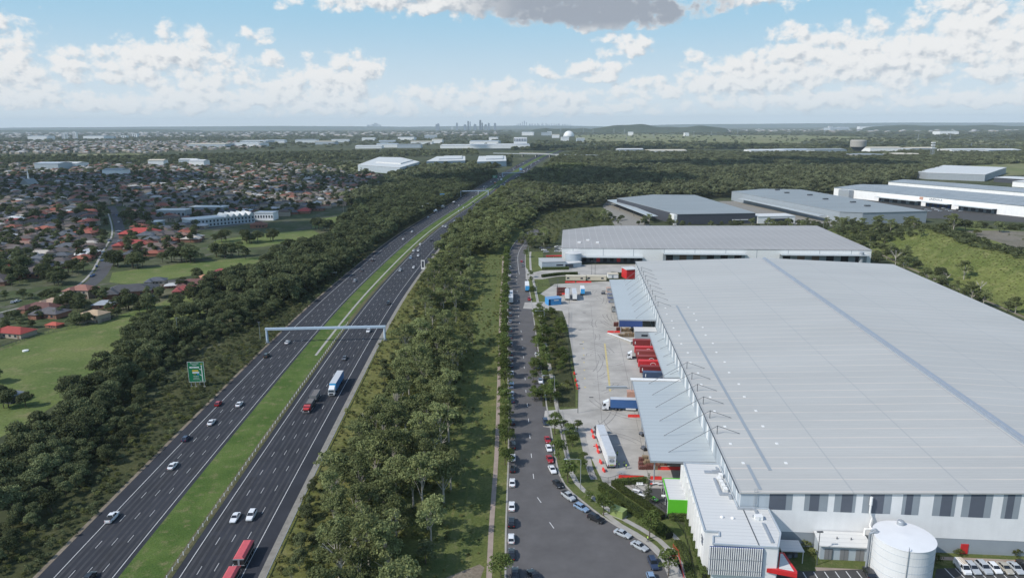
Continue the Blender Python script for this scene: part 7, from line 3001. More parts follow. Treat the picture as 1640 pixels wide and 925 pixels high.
# picnic lawn furniture
for k, (px, py, a) in enumerate(((1019, 788, -.6), (1028.5, 796, -.6))):
    q = P(px, py)
    o = thing('picnic_table', ['white picnic table on the lawn, left of the two', 'white picnic table on the lawn, nearer the columnar tree'][k], 'table', (q.x, q.y, 0), a)
    MB().box(-1.0, 1.0, -.4, .4, .72, .8).build('tabletop', M_whitepaint, o)
    for s in (-.75, .75):
        MB().box(s - .04, s + .04, -.3, .3, 0, .72).build('leg', M_whitepaint, o)
    for s in (-.7, .7):
        MB().box(-1.0, 1.0, s - .14, s + .14, .42, .47).build('seat', M_steel, o)
for k in range(3):
    q = P(1021 + k * 3.6, 777.5)
    o = thing('chair', 'small white chair in the row of three on the lawn', 'chair', (q.x, q.y, 0), 0, 'white chairs on the lawn')
    MB().box(-.28, .28, -.25, .25, .42, .48).build('seat', M_whitepaint, o)
    MB().box(-.28, .28, .22, .28, .48, 1.0).build('backrest', M_whitepaint, o)
    for x in (-.25, .25):
        for y in (-.2, .2):
            MB().box(x - .03, x + .03, y - .03, y + .03, 0, .42).build('leg', M_whitepaint, o)
for k, (px, py, m) in enumerate(((1050, 776, M_whitepaint), (1058, 777, M_whitepaint), (1043, 777, M_redplastic))):
    q = P(px, py)
    o = thing('bench', ['white bench table on the dark paving, left one', 'white bench table on the dark paving by the annex', 'small red seat beside the columnar tree'][k], 'bench', (q.x, q.y, .05), .1)
    MB().box(-.9 if k < 2 else -.3, .9 if k < 2 else .3, -.3, .3, .5, .6).build('seat', m, o)
    for s in (-.6, .6):
        MB().box(s * (.9 if k < 2 else .35) - .05, s * (.9 if k < 2 else .35) + .05, -.25, .25, 0, .5).build('leg', M_steel, o)
for k, (px, py) in enumerate(((1045, 799), (1050, 802))):
    q = P(px, py)
    o = thing('round_table', ['bright green low table on the lawn edge', 'bright green and white low table on the paving edge'][k], 'table', (q.x, q.y, .05), 0)
    MB().lathe([(.75, .45), (.75, .52)], 16).build('tabletop', M_green_bright, o)
    MB().lathe([(.3, .0), (.1, .05), (.1, .45)], 10).build('pedestal', M_whitepaint, o)
    if k:
        MB().lathe([(.45, .523), (.4, .56)], 14).build('cloth', M_whitepaint, o)
q = P(1042, 930)
# drains in the yard
for (px, py) in ((935.5, 500.5), (929, 528), (931, 551), (934, 574), (947, 636)):
    q = P(px, py)
    tag(MB().box(q.x - .8, q.x + .8, q.y - .35, q.y + .35, .046, .07).build('drain_grate', M_trim), 'dark drain grate set in the yard concrete', 'drain', 'drain grates of the yard')


# ------------------------------------------------------------------ people in the yard
M_skin = basic('skin', (.42, .27, .2), .6)
M_navycloth = basic('navy_work_clothes', (.03, .035, .06), .8)
M_hair = basic('dark_hair', (.03, .022, .018), .7)


def person(px, py, ang, pose, label):
    q = P(px, py)
    o = thing('person', label, 'person', (q.x, q.y, .05), ang)
    V, Ed, Rr = [], [], []

    def jt(p, r, parent=None):
        V.append(p)
        Rr.append(r)
        if parent is not None:
            Ed.append((parent, len(V) - 1))
        return len(V) - 1
    pel = jt((0, 0, .95), .15)
    ab = jt((0, 0, 1.12), .135, pel)
    ch = jt((0, .0, 1.34), .165, ab)
    nk = jt((0, .02, 1.5), .06, ch)
    hd_ = jt((0, .04, 1.63), .1, nk)
    jt((0, .04, 1.72), .085, hd_)
    for s in (-1, 1):
        st = pose['step'] * s
        hp = jt((s * .1, 0, .88), .1, pel)
        kn = jt((s * .11, st * .12 + .03, .5), .07, hp)
        an = jt((s * .11, st * .22, .09), .045, kn)
        jt((s * .12, st * .22 + .17, .04), .035, an)
        sh = jt((s * .19, 0, 1.42), .06, ch)
        el = jt((s * .27, .04 + pose['arm'] * .14, 1.14), .045, sh)
        wr = jt((s * .25, .08 + pose['arm'] * .36, .9 + pose['arm'] * .2), .032, el)
        pm = jt((s * .25, .1 + pose['arm'] * .42, .83 + pose['arm'] * .2), .036, wr)
        for f in range(4):
            f1 = jt((s * .25 - .03 + f * .02, .11 + pose['arm'] * .45, .77 + pose['arm'] * .2), .01, pm)
            jt((s * .25 - .03 + f * .02, .135 + pose['arm'] * .46, .735 + f % 2 * .008 + pose['arm'] * .2), .008, f1)
        jt((s * .25 - s * .045, .13 + pose['arm'] * .42, .8 + pose['arm'] * .2), .011, pm)
    me = bpy.data.meshes.new('body')
    me.from_pydata(V, Ed, [])
    b = link('body', me, [M_navycloth, M_skin], o)
    sk = b.modifiers.new('skin', 'SKIN')
    for i, r in enumerate(Rr):
        sv = me.skin_vertices[0].data[i]
        sv.radius = (r, r)
    me.skin_vertices[0].data[0].use_root = True
    sb = b.modifiers.new('sub', 'SUBSURF')
    sb.levels = sb.render_levels = 1
    vest = MB()
    vest.lathe([(.2, 1.0), (.21, 1.2), (.205, 1.36), (.13, 1.48)], 14, cap_top=False, cap_bot=False)
    vest.v = [(x, y * .82, z) for x, y, z in vest.v]
    vs_ = vest.build('hi_vis_vest', M_hazard, o, True)
    band = MB()
    band.lathe([(.216, 1.1), (.218, 1.17)], 14, cap_top=False, cap_bot=False)
    band.v = [(x, y * .83, z) for x, y, z in band.v]
    band.build('reflective_band', M_whitepaint, vs_)
    hm = MB()
    hm.lathe([(.125, 1.68), (.115, 1.74), (.06, 1.79), (.01, 1.8)], 12)
    hm.v = [(x, y + .03, z) for x, y, z in hm.v]
    hm.build('hair', M_hair, o, True)
    fc = MB().lathe([(.06, 1.53), (.1, 1.58), (.106, 1.66), (.1, 1.69)], 12, cap_top=False, cap_bot=False)
    fc.v = [(x, y + .045, z) for x, y, z in fc.v]
    fo = fc.build('face', M_skin, o, True)
    MB().add([(0, .17, 1.62), (-.02, .148, 1.6), (.02, .148, 1.6), (0, .145, 1.65)], [(0, 1, 2), (0, 2, 3), (0, 3, 1)]).build('nose', M_skin, fo)
    for s in (-1, 1):
        MB().box(s * .04 - .014, s * .04 + .014, .138, .149, 1.645, 1.66).build('eye', M_trim, fo)
    MB().box(-.025, .025, .135, .146, 1.572, 1.58).build('mouth', M_tail, fo)
    return o


for (px, py, a, st, ar, lb) in ((991, 748.5, 1.2, .3, .2, 'worker in yellow vest standing at the right rear corner of the long trailer'), (999.3, 746, -1.9, .6, .1, 'worker in yellow vest, left one of the two standing apart from the trailer'),
                                (1003, 750.5, 2.4, .2, .5, 'worker in yellow vest, right one of the two standing apart from the trailer'), (988.4, 730.5, .3, .5, .4, 'worker in yellow vest beside the long trailer side'),
                                (987.5, 744.5, .8, .4, .3, 'worker in yellow vest half behind the rear of the long trailer'), (1037.5, 867, 2.0, .7, .2, 'person in yellow vest walking under the kerb tree'), (976, 811.5, .5, .3, .2, 'person in yellow vest beside the hedge and kerb tree')):
    person(px, py, a, {'step': st, 'arm': ar}, lb)
# ------------------------------------------------------------------ the suburb
M_hroof = basic('house_roof_tiles', (1, 1, 1), .75, objcol=True, var=.18, scale=.5)
M_hwall = basic('house_wall', (1, 1, 1), .8, objcol=True, var=.1, scale=.4)
M_brick = basic('house_brick', (.27, .13, .09), .85, var=.2, scale=1.0)
M_render = basic('house_render', (.36, .31, .25), .8, var=.1, scale=.6)


def house_model(name, L, W, H, seed, storeys=1, wing=True):
    o = thing(name, 'house', 'house', (0, -800, 0))
    wl = MB()
    wl.box(-L / 2, L / 2, -W / 2, W / 2, 0, H)
    if wing:
        wl.box(-L / 2 + .05, -L / 2 + W * .55, -W / 2 - W * .35, -W / 2 - .003, 0, H - .01)
    w = wl.build('wall', M_render if seed % 2 else M_brick, o)
    rf = MB()
    e = .6
    rh = W * .24

    def hip(x0, x1, y0, y1, z, h, along_x=True):
        m = min(x1 - x0, y1 - y0) / 2
        if along_x:
            r0, r1 = (x0 + m, (y0 + y1) / 2), (x1 - m, (y0 + y1) / 2)
            rf.add([(x0, y0, z), (x1, y0, z), (x1, y1, z), (x0, y1, z), (r0[0], r0[1], z + h), (r1[0], r1[1], z + h)], [(0, 1, 5, 4), (1, 2, 5), (2, 3, 4, 5), (3, 0, 4), (3, 2, 1, 0)])
        else:
            r0, r1 = ((x0 + x1) / 2, y0 + m), ((x0 + x1) / 2, y1)
            rf.add([(x0, y0, z), (x1, y0, z), (x1, y1, z), (x0, y1, z), (r0[0], r0[1], z + h), (r1[0], r1[1], z + h)], [(0, 1, 4), (1, 2, 5, 4), (2, 3, 5), (3, 0, 4, 5), (3, 2, 1, 0)])
    hip(-L / 2 - e, L / 2 + e, -W / 2 - e, W / 2 + e, H + .004, rh)
    if wing:
        hip(-L / 2 - e + .02, -L / 2 + W * .55 + e, -W / 2 - W * .35 - e, 0, H + .012, rh * .7, False)
    r_ = rf.build('roof', M_hroof, o)
    for k in range(3):
        x = -L * .1 + k * L * .2
        MB().box(x - .7, x + .7, -W / 2 - .05, -W / 2 + .05, H - 1.9, H - .8).build('window', M_glass, o)
    MB().box(L * .4 - .5, L * .4 + .5, -W / 2 - .06, -W / 2 + .05, 0, 2.1).build('door', M_brownwall, o)
    return o


HM = [house_model('house', 15, 10, 2.7, 0), house_model('house', 18, 9.5, 2.7, 1), house_model('house', 13, 9, 2.7, 2, wing=False), house_model('house', 14, 10, 5.2, 3), house_model('house', 20, 11, 2.8, 4)]
ROOFS = [((.26, .085, .055, 1), 'terracotta'), ((.1, .085, .08, 1), 'dark brown'), ((.09, .1, .115, 1), 'slate grey'), ((.13, .1, .085, 1), 'brown'), ((.42, .38, .33, 1), 'pale'), ((.22, .13, .1, 1), 'faded red'), ((.55, .55, .54, 1), 'white'), ((.34, .06, .05, 1), 'bright red')]


def place_house(m, x, y, rz, roof, label, group=None, sc=1.0):
    return copy_tree(HM[m], (x, y, 0), rz, label, group, sc, roof)


# nearest houses, as they stand in the photograph
for (px, py, m, rz, roof, lb, sc) in ((25, 537, 1, -.25, (.3, .05, .04, 1), 'low red tiled house at the end of the field fence', .95), (88, 523, 2, -.25, (.42, .09, .06, 1), 'small house with orange red roof against the dark field fence', .55),
                                      (155, 513, 3, -.3, (.42, .31, .2, 1), 'house with sandy hipped roof above the field', .8), (85, 506, 0, -.25, (.1, .095, .1, 1), 'house with dark grey roof behind the orange red one', 1.0), (135, 475, 3, -.15, (.28, .13, .1, 1), 'two-storey house with dull red roof beside the street bend', 1.0),
                                      (95, 490, 1, -.2, (.36, .25, .18, 1), 'long house with tan roof left of the dull red one', 1.0), (70, 497, 4, -.2, (.13, .06, .05, 1), 'long house with dark maroon roof left of the garden trees', .9), (208, 472, 4, .35, (.075, .075, .08, 1), 'large house with black tiled roof in the cul-de-sac', 1.25),
                                      (235, 466, 2, .3, (.08, .08, .085, 1), 'house with black roof and pale gable in the cul-de-sac', 1.0), (252, 458, 3, .2, (.09, .1, .12, 1), 'two-storey house with slate roof beside the playing field', .8), (275, 460, 2, .3, (.5, .5, .5, 1), 'small white roofed house right of the slate roofed one', .6),
                                      (315, 459, 4, .2, (.16, .08, .07, 1), 'house with dark red roof by the belt', 1.0), (338, 452, 4, .12, (.5, .25, .15, 1), 'house with orange roof near the belt of trees', 1.0), (365, 443, 4, .08, (.26, .06, .06, 1), 'long deep red roofed house by the playing field', 1.1),
                                      (300, 468, 0, .2, (.25, .06, .055, 1), 'house with red roof behind the garden trees of the cul-de-sac', .9), (170, 492, 2, .1, (.3, .33, .36, 1), 'house with blue grey roof above the sandy one', .9),
                                      (228, 378, 4, .05, (.38, .06, .05, 1), 'large house with bright red roof beside the suburban street', 1.5), (215, 396, 4, .05, (.32, .06, .05, 1), 'house with strong red roof below the bright red one', 1.25), (145, 362, 3, .02, (.33, .1, .07, 1), 'two-storey terracotta house left of the suburban street', 1.1),
                                      (147, 352, 3, .02, (.35, .12, .08, 1), 'two-storey terracotta house with white dormer behind its twin', 1.0), (415, 364, 2, .2, (.2, .09, .06, 1), 'house with brown red hipped roof right of the white terrace', 1.2)):
    q = P(px, py)
    place_house(m, q.x, q.y, rz, roof, lb, None, sc)
SUB = [tuple(P(x, y)[:2]) for x, y in ((-60, 470), (70, 440), (140, 425), (172, 400), (178, 330), (200, 330), (205, 420), (310, 400), (320, 360), (440, 350), (520, 335), (580, 325), (640, 306), (672, 288), (600, 282), (430, 284), (300, 278), (100, 280), (-120, 284), (-260, 300), (-200, 400))]
rg = random.Random(51)
hs = []
for (x, y) in scatter(SUB, 18.5, rg, .2):
    p_ = (x, y)
    if abs(x) / max(y, 1) > .76:
        continue
    hs.append(p_)
hs.sort(key=lambda p: p[1])
TER = [P(250, 362), P(405, 352)]


def near_seg(x, y, pts, dd):
    for a, b in zip(pts, pts[1:]):
        ax, ay, bx, by = a[0], a[1], b[0], b[1]
        t = max(0, min(1, ((x - ax) * (bx - ax) + (y - ay) * (by - ay)) / ((bx - ax) ** 2 + (by - ay) ** 2)))
        if math.hypot(x - ax - t * (bx - ax), y - ay - t * (by - ay)) < dd:
            return True
    return False


main_road = [P(x, y) for x, y in [(178, 330), (188, 352), (192, 375), (180, 400), (160, 440)]]
used_h, far_h = [], []
for (x, y) in hs:
    if near_seg(x, y, main_road, 15) or near_seg(x, y, TER, 30):
        continue
    (used_h if len(used_h) < 262 else far_h).append((x, y))
for (x, y) in used_h:
    roof, nm = rg.choices(ROOFS, [3.0, 5, 5, 4, 1.6, 2, 1.0, .5])[0]
    j = rg.uniform(.8, 1.2)
    place_house(rg.randrange(5), x, y, rg.choice([0, 1.57, 3.14, .1, 1.67]) + rg.uniform(-.06, .06), tuple(c * j for c in roof[:3]) + (1,), f'{nm} roofed house among the crowded houses and trees of the suburb', f'{nm} roofed houses of the suburb', rg.uniform(.85, 1.12))
# garden trees between them
gt = []
for (x, y) in scatter(SUB, 14.5, rg, .5):
    if abs(x) / max(y, 1) < .77 and not near_seg(x, y, main_road, 7) and not near_seg(x, y, TER, 22):
        gt.append((x, y))
gt.sort(key=lambda p: p[1])
o = scatter_stuff('suburb_trees', gt[290:], .4, .98, mids, None, 77)
tag(o, 'countless garden trees between the houses of the suburb', 'trees')
for (x, y) in gt[:290]:
    plant(GDN, x, y, rg.uniform(0, 6.28), rg.uniform(.5, 1.1), 'garden tree among the houses of the suburb', 'garden trees of the suburb')
# hand-placed groups
for (px, py, s, nn, dx, dy) in ((205, 428, 1.5, 9, 26, 2), (290, 418, 1.6, 12, 34, 3), (372, 412, 1.5, 9, 26, 3), (395, 388, 1.4, 12, 50, 3), (445, 415, 1.3, 4, 14, 3), (470, 404, 1.4, 6, 16, 5), (535, 370, 1.5, 10, 30, 6), (60, 450, 1.4, 12, 50, 8), (105, 440, 1.1, 9, 34, 6), (15, 440, 1.6, 8, 30, 8), (318, 447, .9, 3, 8, 1.5),
                                (220, 497, 1.2, 9, 24, 5), (130, 520, .9, 4, 14, 2), (112, 492, 1.2, 5, 18, 3), (10, 530, .7, 2, 6, 2), (165, 480, 1.0, 4, 14, 4), (20, 655, .9, 4, 26, 12), (-8, 610, 1.0, 2, 6, 4), (268, 340, 1.0, 2, 3, 1), (300, 465, .8, 4, 10, 3), (205, 350, 1.2, 9, 20, 6), (60, 345, 1.4, 16, 90, 7), (60, 508, .8, 8, 60, 5), (180, 503, .8, 6, 25, 6), (120, 498, .7, 6, 30, 4), (250, 474, .7, 6, 30, 3), (330, 462, .8, 8, 30, 4), (35, 522, .7, 5, 30, 4), (205, 486, .8, 6, 20, 3), (40, 480, .8, 10, 50, 6), (330, 345, 1.1, 8, 60, 3)):
    for k in range(nn):
        q = P(px + rg.uniform(-dx, dx), py + rg.uniform(-dy, dy))
        plant(GRV, q.x, q.y, rg.uniform(0, 6.28), s * rg.uniform(.6, 1.0), 'dark tree in the groves round the playing fields and gardens left of the highway', 'grove trees round the playing fields')
# dark boundary fence of the near field
pts = [P(x, y) for x, y in ((-30, 572), (0, 560), (40, 545), (90, 531), (135, 522), (172, 514), (190, 508))]
fence('fence', 'dark timber fence between the near green field and the houses', pts, 1.9, M_dark, gap=.17, every=14)
q = P(41, 562)
tag(MB().lathe([(1.3, 0), (1.3, .5), (.2, .7)], 14, (q.x, q.y)).build('field_cover', M_whitepaint), 'small white round cover on the near green field', 'cover')
q = P(20, 648)
o = thing('shed', 'low dark flat roofed hut at the left edge of the near field', 'shed', P(14, 640), -.3)
MB().box(-9, 5, -3, 3, 0, 2.4).build('wall', M_dark, o)
MB().box(-9.3, 5.3, -3.3, 3.3, 2.403, 2.7).build('roof', M_slate, o)

# white terrace of apartments with zigzag gables
a, b = P(305, 366), P(408, 356)
d = b - a
o = thing('apartment_block', 'long pale terrace of apartments whose right half has a zigzag row of gables', 'apartments', (a.x, a.y, 0), math.atan2(d.y, d.x))
L = d.length
wl = MB().box(0, L, 0, 22, 0, 8).build('wall', M_lightblue, o)
MB().box(-.5, L * .52, -.5, 22.5, 8.003, 8.8).build('flat_roof', M_roof_white, o)
g = MB()
n_ = 5
for k in range(n_):
    x0, x1 = L * (.53 + .47 * k / n_), L * (.53 + .47 * (k + 1) / n_)
    xm = (x0 + x1) / 2
    g.add([(x0, -1, 8.0), (x1, -1, 8.0), (xm, -1, 11.5), (x0, 23, 8.0), (x1, 23, 8.0), (xm, 23, 11.5)], [(0, 1, 2), (5, 4, 3), (0, 2, 5, 3), (2, 1, 4, 5)])
g.build('roof', M_roof_white, o)
for k in range(18):
    for z in (1, 4.6):
        x = L * (k + .3) / 18
        MB().box(x, x + L / 18 * .45, -.1, .1, z, z + 2.2).build('window', M_glass, o)
for (px0, px1, py, h, lb) in ((252, 297, 350, 9, 'grey flat roofed apartment slab behind the white terrace, left one'), (305, 358, 343, 8, 'grey flat roofed slab behind the white terrace'), (238, 252, 366, 6, 'blue grey house at the left end of the white terrace'), (408, 438, 353, 8, 'white gabled block at the right end of the terrace')):
    a, b = P(px0, py), P(px1, py)
    o = thing('apartment_block', lb, 'apartments', (a.x, a.y, 0), math.atan2(b.y - a.y, b.x - a.x))
    L = (b - a).length
    MB().box(0, L, 0, 16, 0, h).build('wall', M_midgrey if 'grey' in lb else M_white, o)
    MB().box(-.5, L + .5, -.5, 16.5, h + .003, h + .7).build('roof', M_roof_white, o)
    for k in range(7):
        MB().box(L * (k + .25) / 7, L * (k + .75) / 7, -.1, .05, h * .35, h * .7).build('window', M_glass, o)
# church with spire
q = P(48, 302)
o = thing('church', 'small pale church with a thin spire at the left of the suburb', 'church', (q.x, q.y, 0))
MB().box(-7, 7, -12, 12, 0, 8).build('wall', M_cream, o)
MB().add([(-8, -13, 8), (8, -13, 8), (8, 13, 8), (-8, 13, 8), (0, -13, 17), (0, 13, 17)], [(0, 1, 4), (1, 2, 5, 4), (2, 3, 5), (3, 0, 4, 5)]).build('roof', M_roof_grey, o)
MB().lathe([(1.6, 16), (1.3, 20), (.1, 34)], 8).build('spire', M_whitepaint, o)

# far houses and far trees: beyond counting
def far_boxes(name, pts, label, seed, smin=10, smax=18, hmin=3, hmax=6, mats=None, kind='stuff'):
    rg = random.Random(seed)
    mb = MB()
    for (x, y) in pts:
        L, W, H = rg.uniform(smin, smax), rg.uniform(smin * .6, smax * .6), rg.uniform(hmin, hmax)
        a = rg.uniform(-.3, .3) + rg.choice([0, 1.57])
        mi = rg.choices(range(len(mats)), [3, 2, 2, 1][:len(mats)])[0]
        c, s = math.cos(a), math.sin(a)

        def w(u, v):
            return (x + u * c - v * s, y + u * s + v * c)
        q_ = [w(-L / 2, -W / 2), w(L / 2, -W / 2), w(L / 2, W / 2), w(-L / 2, W / 2)]
        r0, r1 = w(-L * .25, 0), w(L * .25, 0)
        h2 = H + W * .2
        vs = [(p[0], p[1], 0) for p in q_] + [(p[0], p[1], H) for p in q_] + [(r0[0], r0[1], h2), (r1[0], r1[1], h2)]
        b0 = len(mb.v)
        mb.v.extend(vs)
        for f, m_ in (((0, 1, 5, 4), len(mats)), ((1, 2, 6, 5), len(mats)), ((2, 3, 7, 6), len(mats)), ((3, 0, 4, 7), len(mats)), ((4, 5, 9, 8), mi), ((5, 6, 9), mi), ((6, 7, 8, 9), mi), ((7, 4, 8), mi)):
            mb.f.append(tuple(b0 + i for i in f))
            mb.m.append(m_)
    o = mb.build(name, list(mats) + [M_render])
    return tag(o, label, 'houses', None, kind)


M_t1 = basic('far_terracotta', (.22, .09, .06), .8)
M_t2 = basic('far_brown', (.12, .1, .09), .8)
M_t3 = basic('far_grey', (.12, .13, .145), .8)
M_t4 = basic('far_pale', (.42, .41, .39), .7)
rg = random.Random(61)
extra = [tuple(P(x, y)[:2]) for x, y in ((-300, 284), (100, 281), (300, 279), (430, 284), (560, 276), (500, 262), (300, 266), (100, 262), (-300, 266))]
fh = far_h + scatter(extra, 33, rg, .4)
far_boxes('distant_houses', fh, 'countless small houses in the farther part of the suburb', 5, mats=[M_t2, M_t3, M_t1, M_t4])
extra = [tuple(P(x, y)[:2]) for x, y in ((-300, 248), (230, 246), (420, 237), (420, 228), (200, 226), (-300, 232))]
far_boxes('distant_houses', scatter(extra, 62, rg, .45), 'pale scatter of houses on the far side of the tree belt', 6, 12, 26, 4, 8, mats=[M_t4, M_t2, M_t3, M_t1])
extra = [tuple(P(x, y)[:2]) for x, y in ((0, 222), (800, 218), (800, 212), (0, 213))]
far_boxes('distant_houses', scatter(extra, 330, rg, .45)[:900], 'faint pale buildings scattered to the horizon on the left', 7, 25, 70, 6, 14, mats=[M_t4, M_t4, M_t3])
extra = [tuple(P(x, y)[:2]) for x, y in ((1150, 212), (1640, 212), (1640, 208.5), (1150, 208))]
far_boxes('distant_houses', scatter(extra, 400, rg, .45)[:700], 'faint pale buildings scattered to the horizon on the right', 8, 30, 80, 6, 14, mats=[M_t4, M_t4, M_t3])
# far industrial roofs
wh = [(405, 230, 160, 1), (440, 229, 120, 0), (490, 229, 130, 0), (520, 231.5, 110, 0), (545, 228, 110, 0), (590, 225.5, 90, 0), (620, 230, 95, 0), (650, 224.5, 120, 0), (675, 231, 120, 0), (690, 222, 100, 0), (590, 238, 120, 0), (620, 236.5, 100, 0), (655, 237, 110, 0),
      (700, 229.5, 60, 0), (740, 237.5, 200, 0), (800, 237, 190, 0), (775, 231, 160, 0), (790, 225, 60, 0), (330, 236, 200, 1), (390, 235, 160, 1), (100, 270, 70, 0), (75, 272, 60, 0), (180, 283, 40, 0), (250, 266, 40, 0), (300, 262, 50, 0), (315, 267, 40, 0),
      (845, 217, 120, 0), (875, 217, 100, 0), (890, 221, 60, 0), (905, 226, 50, 0), (930, 227, 50, 0), (60, 224, 160, 0), (150, 223, 180, 0), (170, 222, 100, 0), (1100, 218, 40, 0), (1520, 216, 160, 0), (1345, 209, 300, 0), (1390, 207, 300, 0), (1070, 247, 130, 1), (1010, 246, 90, 1), (1230, 246, 120, 1), (1280, 245, 120, 1), (1330, 245, 120, 1),
      (1420, 243, 120, 1), (1560, 247, 150, 1), (1610, 247, 120, 1), (880, 215.5, 50, 0), (1010, 217, 50, 0), (1480, 244, 90, 1)]
for k, (px, py, L, g_) in enumerate(wh):
    q = P(px, py)
    o = thing('warehouse', 'pale roofed industrial shed among the distant sheds and trees towards the horizon', 'warehouse', (q.x, q.y, 0), rg.uniform(-.12, .12), 'distant pale industrial sheds')
    D_ = L * rg.uniform(.5, .9)
    h = rg.uniform(10, 15) * max(1, q.y / 3000)
    mr_ = [M_roof_white, M_lightblue, M_roof_grey, M_cream, M_roof_white][k % 5]
    MB().box(-L / 2, L / 2, 0, D_, 0, h).build('wall', M_white if k % 3 else M_lightblue, o)
    MB().add([(-L / 2 - 1, -1, h), (L / 2 + 1, -1, h), (L / 2 + 1, D_ / 2, h + 3), (-L / 2 - 1, D_ / 2, h + 3), (-L / 2 - 1, D_ + 1, h), (L / 2 + 1, D_ + 1, h)], [(0, 1, 2, 3), (3, 2, 5, 4), (0, 3, 4), (5, 2, 1)]).build('roof', mr_, o)
# the long shed with a colonnaded block near the interchange
q = P(752, 238)
o = thing('factory', 'long white factory with a ribbed tower block left of the overpass', 'factory', (q.x, q.y, 0), 0)
sc = q.y / FPX
MB().box(0, 95 * sc, 0, 200, 0, 14).build('wall', M_white, o)
MB().box(0, 95 * sc, 0, 205, 14.01, 16).build('roof', M_roof_white, o)
MB().box(70 * sc, 92 * sc, 210, 260, 0, 44).build('block', M_white, o)
for k in range(8):
    MB().box((70.5 + k * 2.7) * sc, (71.5 + k * 2.7) * sc, 208, 209.9, 26, 40).build('rib', M_slate, o)
# dome
q = P(911, 219)
sc = q.y / FPX
o = thing('storage_dome', 'big white dome on the plain right of the overpass', 'dome', (q.x, q.y, 0))
r = 8.6 * sc
MB().lathe([(r * math.cos(t), r * 1.05 * math.sin(t)) for t in np.linspace(0, 1.5, 9)], 28).build('shell', M_whitepaint, o, True)
MB().lathe([(r * 1.03, 0), (r * 1.03, r * .1)], 28, cap_top=False).build('base_ring', M_midgrey, o)
# water tower
q = P(1373, 247)
sc = q.y / FPX
o = thing('water_tower', 'concrete water tower with a wide drum on a cone stem', 'water tower', (q.x, q.y, 0))
MB().lathe([(5.2 * sc, 0), (5.4 * sc, 5.5 * sc)], 24).build('stem', M_steel_dark, o)
MB().lathe([(5.3 * sc, 5.6 * sc), (11.0 * sc, 11.5 * sc)], 28).build('cone', M_slate, o)
MB().lathe([(11.8 * sc, 11.6 * sc), (12.0 * sc, 20.5 * sc), (11 * sc, 22 * sc), (1, 22.3 * sc)], 32).build('drum', M_conc2, o)
for k, (px, py, rr, hh, lb) in enumerate(((1391, 254, 27, 6.5, 'wide low concrete reservoir below the water tower'), (1452, 252, 28, 5.5, 'wide pale low reservoir right of the water tower'))):
    q = P(px, py)
    sc = q.y / FPX
    o = thing('reservoir', lb, 'reservoir', (q.x, q.y + rr * sc * .5, 0))
    MB().lathe([(rr * sc, 0), (rr * sc, hh * sc)], 40, cap_top=False).build('wall', M_conc2, o)
    MB().lathe([(rr * sc * 1.01, hh * sc), (rr * sc * .5, hh * sc + 1.5), (.5, hh * sc + 2)], 40).build('roof', M_roof_grey if k == 0 else M_cream, o)
# communications tower
q = P(1492, 253)
sc = q.y / FPX
o = thing('radio_tower', 'lattice radio tower with white dishes at the right', 'tower', (q.x, q.y, 0))
g = MB()
for s in ((-1, -1), (1, -1), (1, 1), (-1, 1)):
    g.tube((s[0] * 2.2 * sc, s[1] * 2.2 * sc, 0), (s[0] * 1.1 * sc, s[1] * 1.1 * sc, 24 * sc), .28 * sc, n=4)
for k in range(9):
    z0, z1 = k * 2.6 * sc, (k + 1) * 2.6 * sc
    w0, w1 = (2.2 - 1.1 * k / 9) * sc, (2.2 - 1.1 * (k + 1) / 9) * sc
    g.tube((-w0, -w0, z0), (w1, -w1, z1), .16 * sc, n=4)
    g.tube((w0, -w0, z0), (-w1, -w1, z1), .16 * sc, n=4)
g.build('lattice', M_steel, o)
for z in (16, 20, 24):
    MB().box(-2.6 * sc, 2.6 * sc, -1.6 * sc, 1.6 * sc, z * sc - 1.2 * sc, z * sc + .6 * sc).build('antenna', M_whitepaint, o)
# transmission towers over the far meadows
for k, (px, py, h) in enumerate(((1000, 216, 9), (1047, 224, 11), (1111, 219, 9), (1139, 218, 7), (934, 214, 9), (950, 215, 8), (1003, 226, 13), (1181, 218, 12), (1242, 213, 9), (983, 215, 9), (1320, 217, 9), (1470, 226, 12), (1521, 225, 12), (1555, 238, 9), (1610, 238, 8), (828, 212, 14), (811, 213, 10), (914, 212, 10), (898, 214, 8))):
    q = P(px, py)
    sc = q.y / FPX
    o = thing('transmission_tower', 'thin lattice power tower on the far plain', 'pylon', (q.x, q.y, 0), 0, 'power towers on the far plain')
    g = MB()
    for s in (-1, 1):
        g.tube((s * 1.0 * sc, 0, 0), (0, 0, h * sc), .22 * sc, .12 * sc, 4)
    for z in (.62, .78):
        g.box(-1.2 * sc, 1.2 * sc, -.3, .3, h * z * sc, h * z * sc + .3 * sc)
    g.build('lattice', M_steel, o)
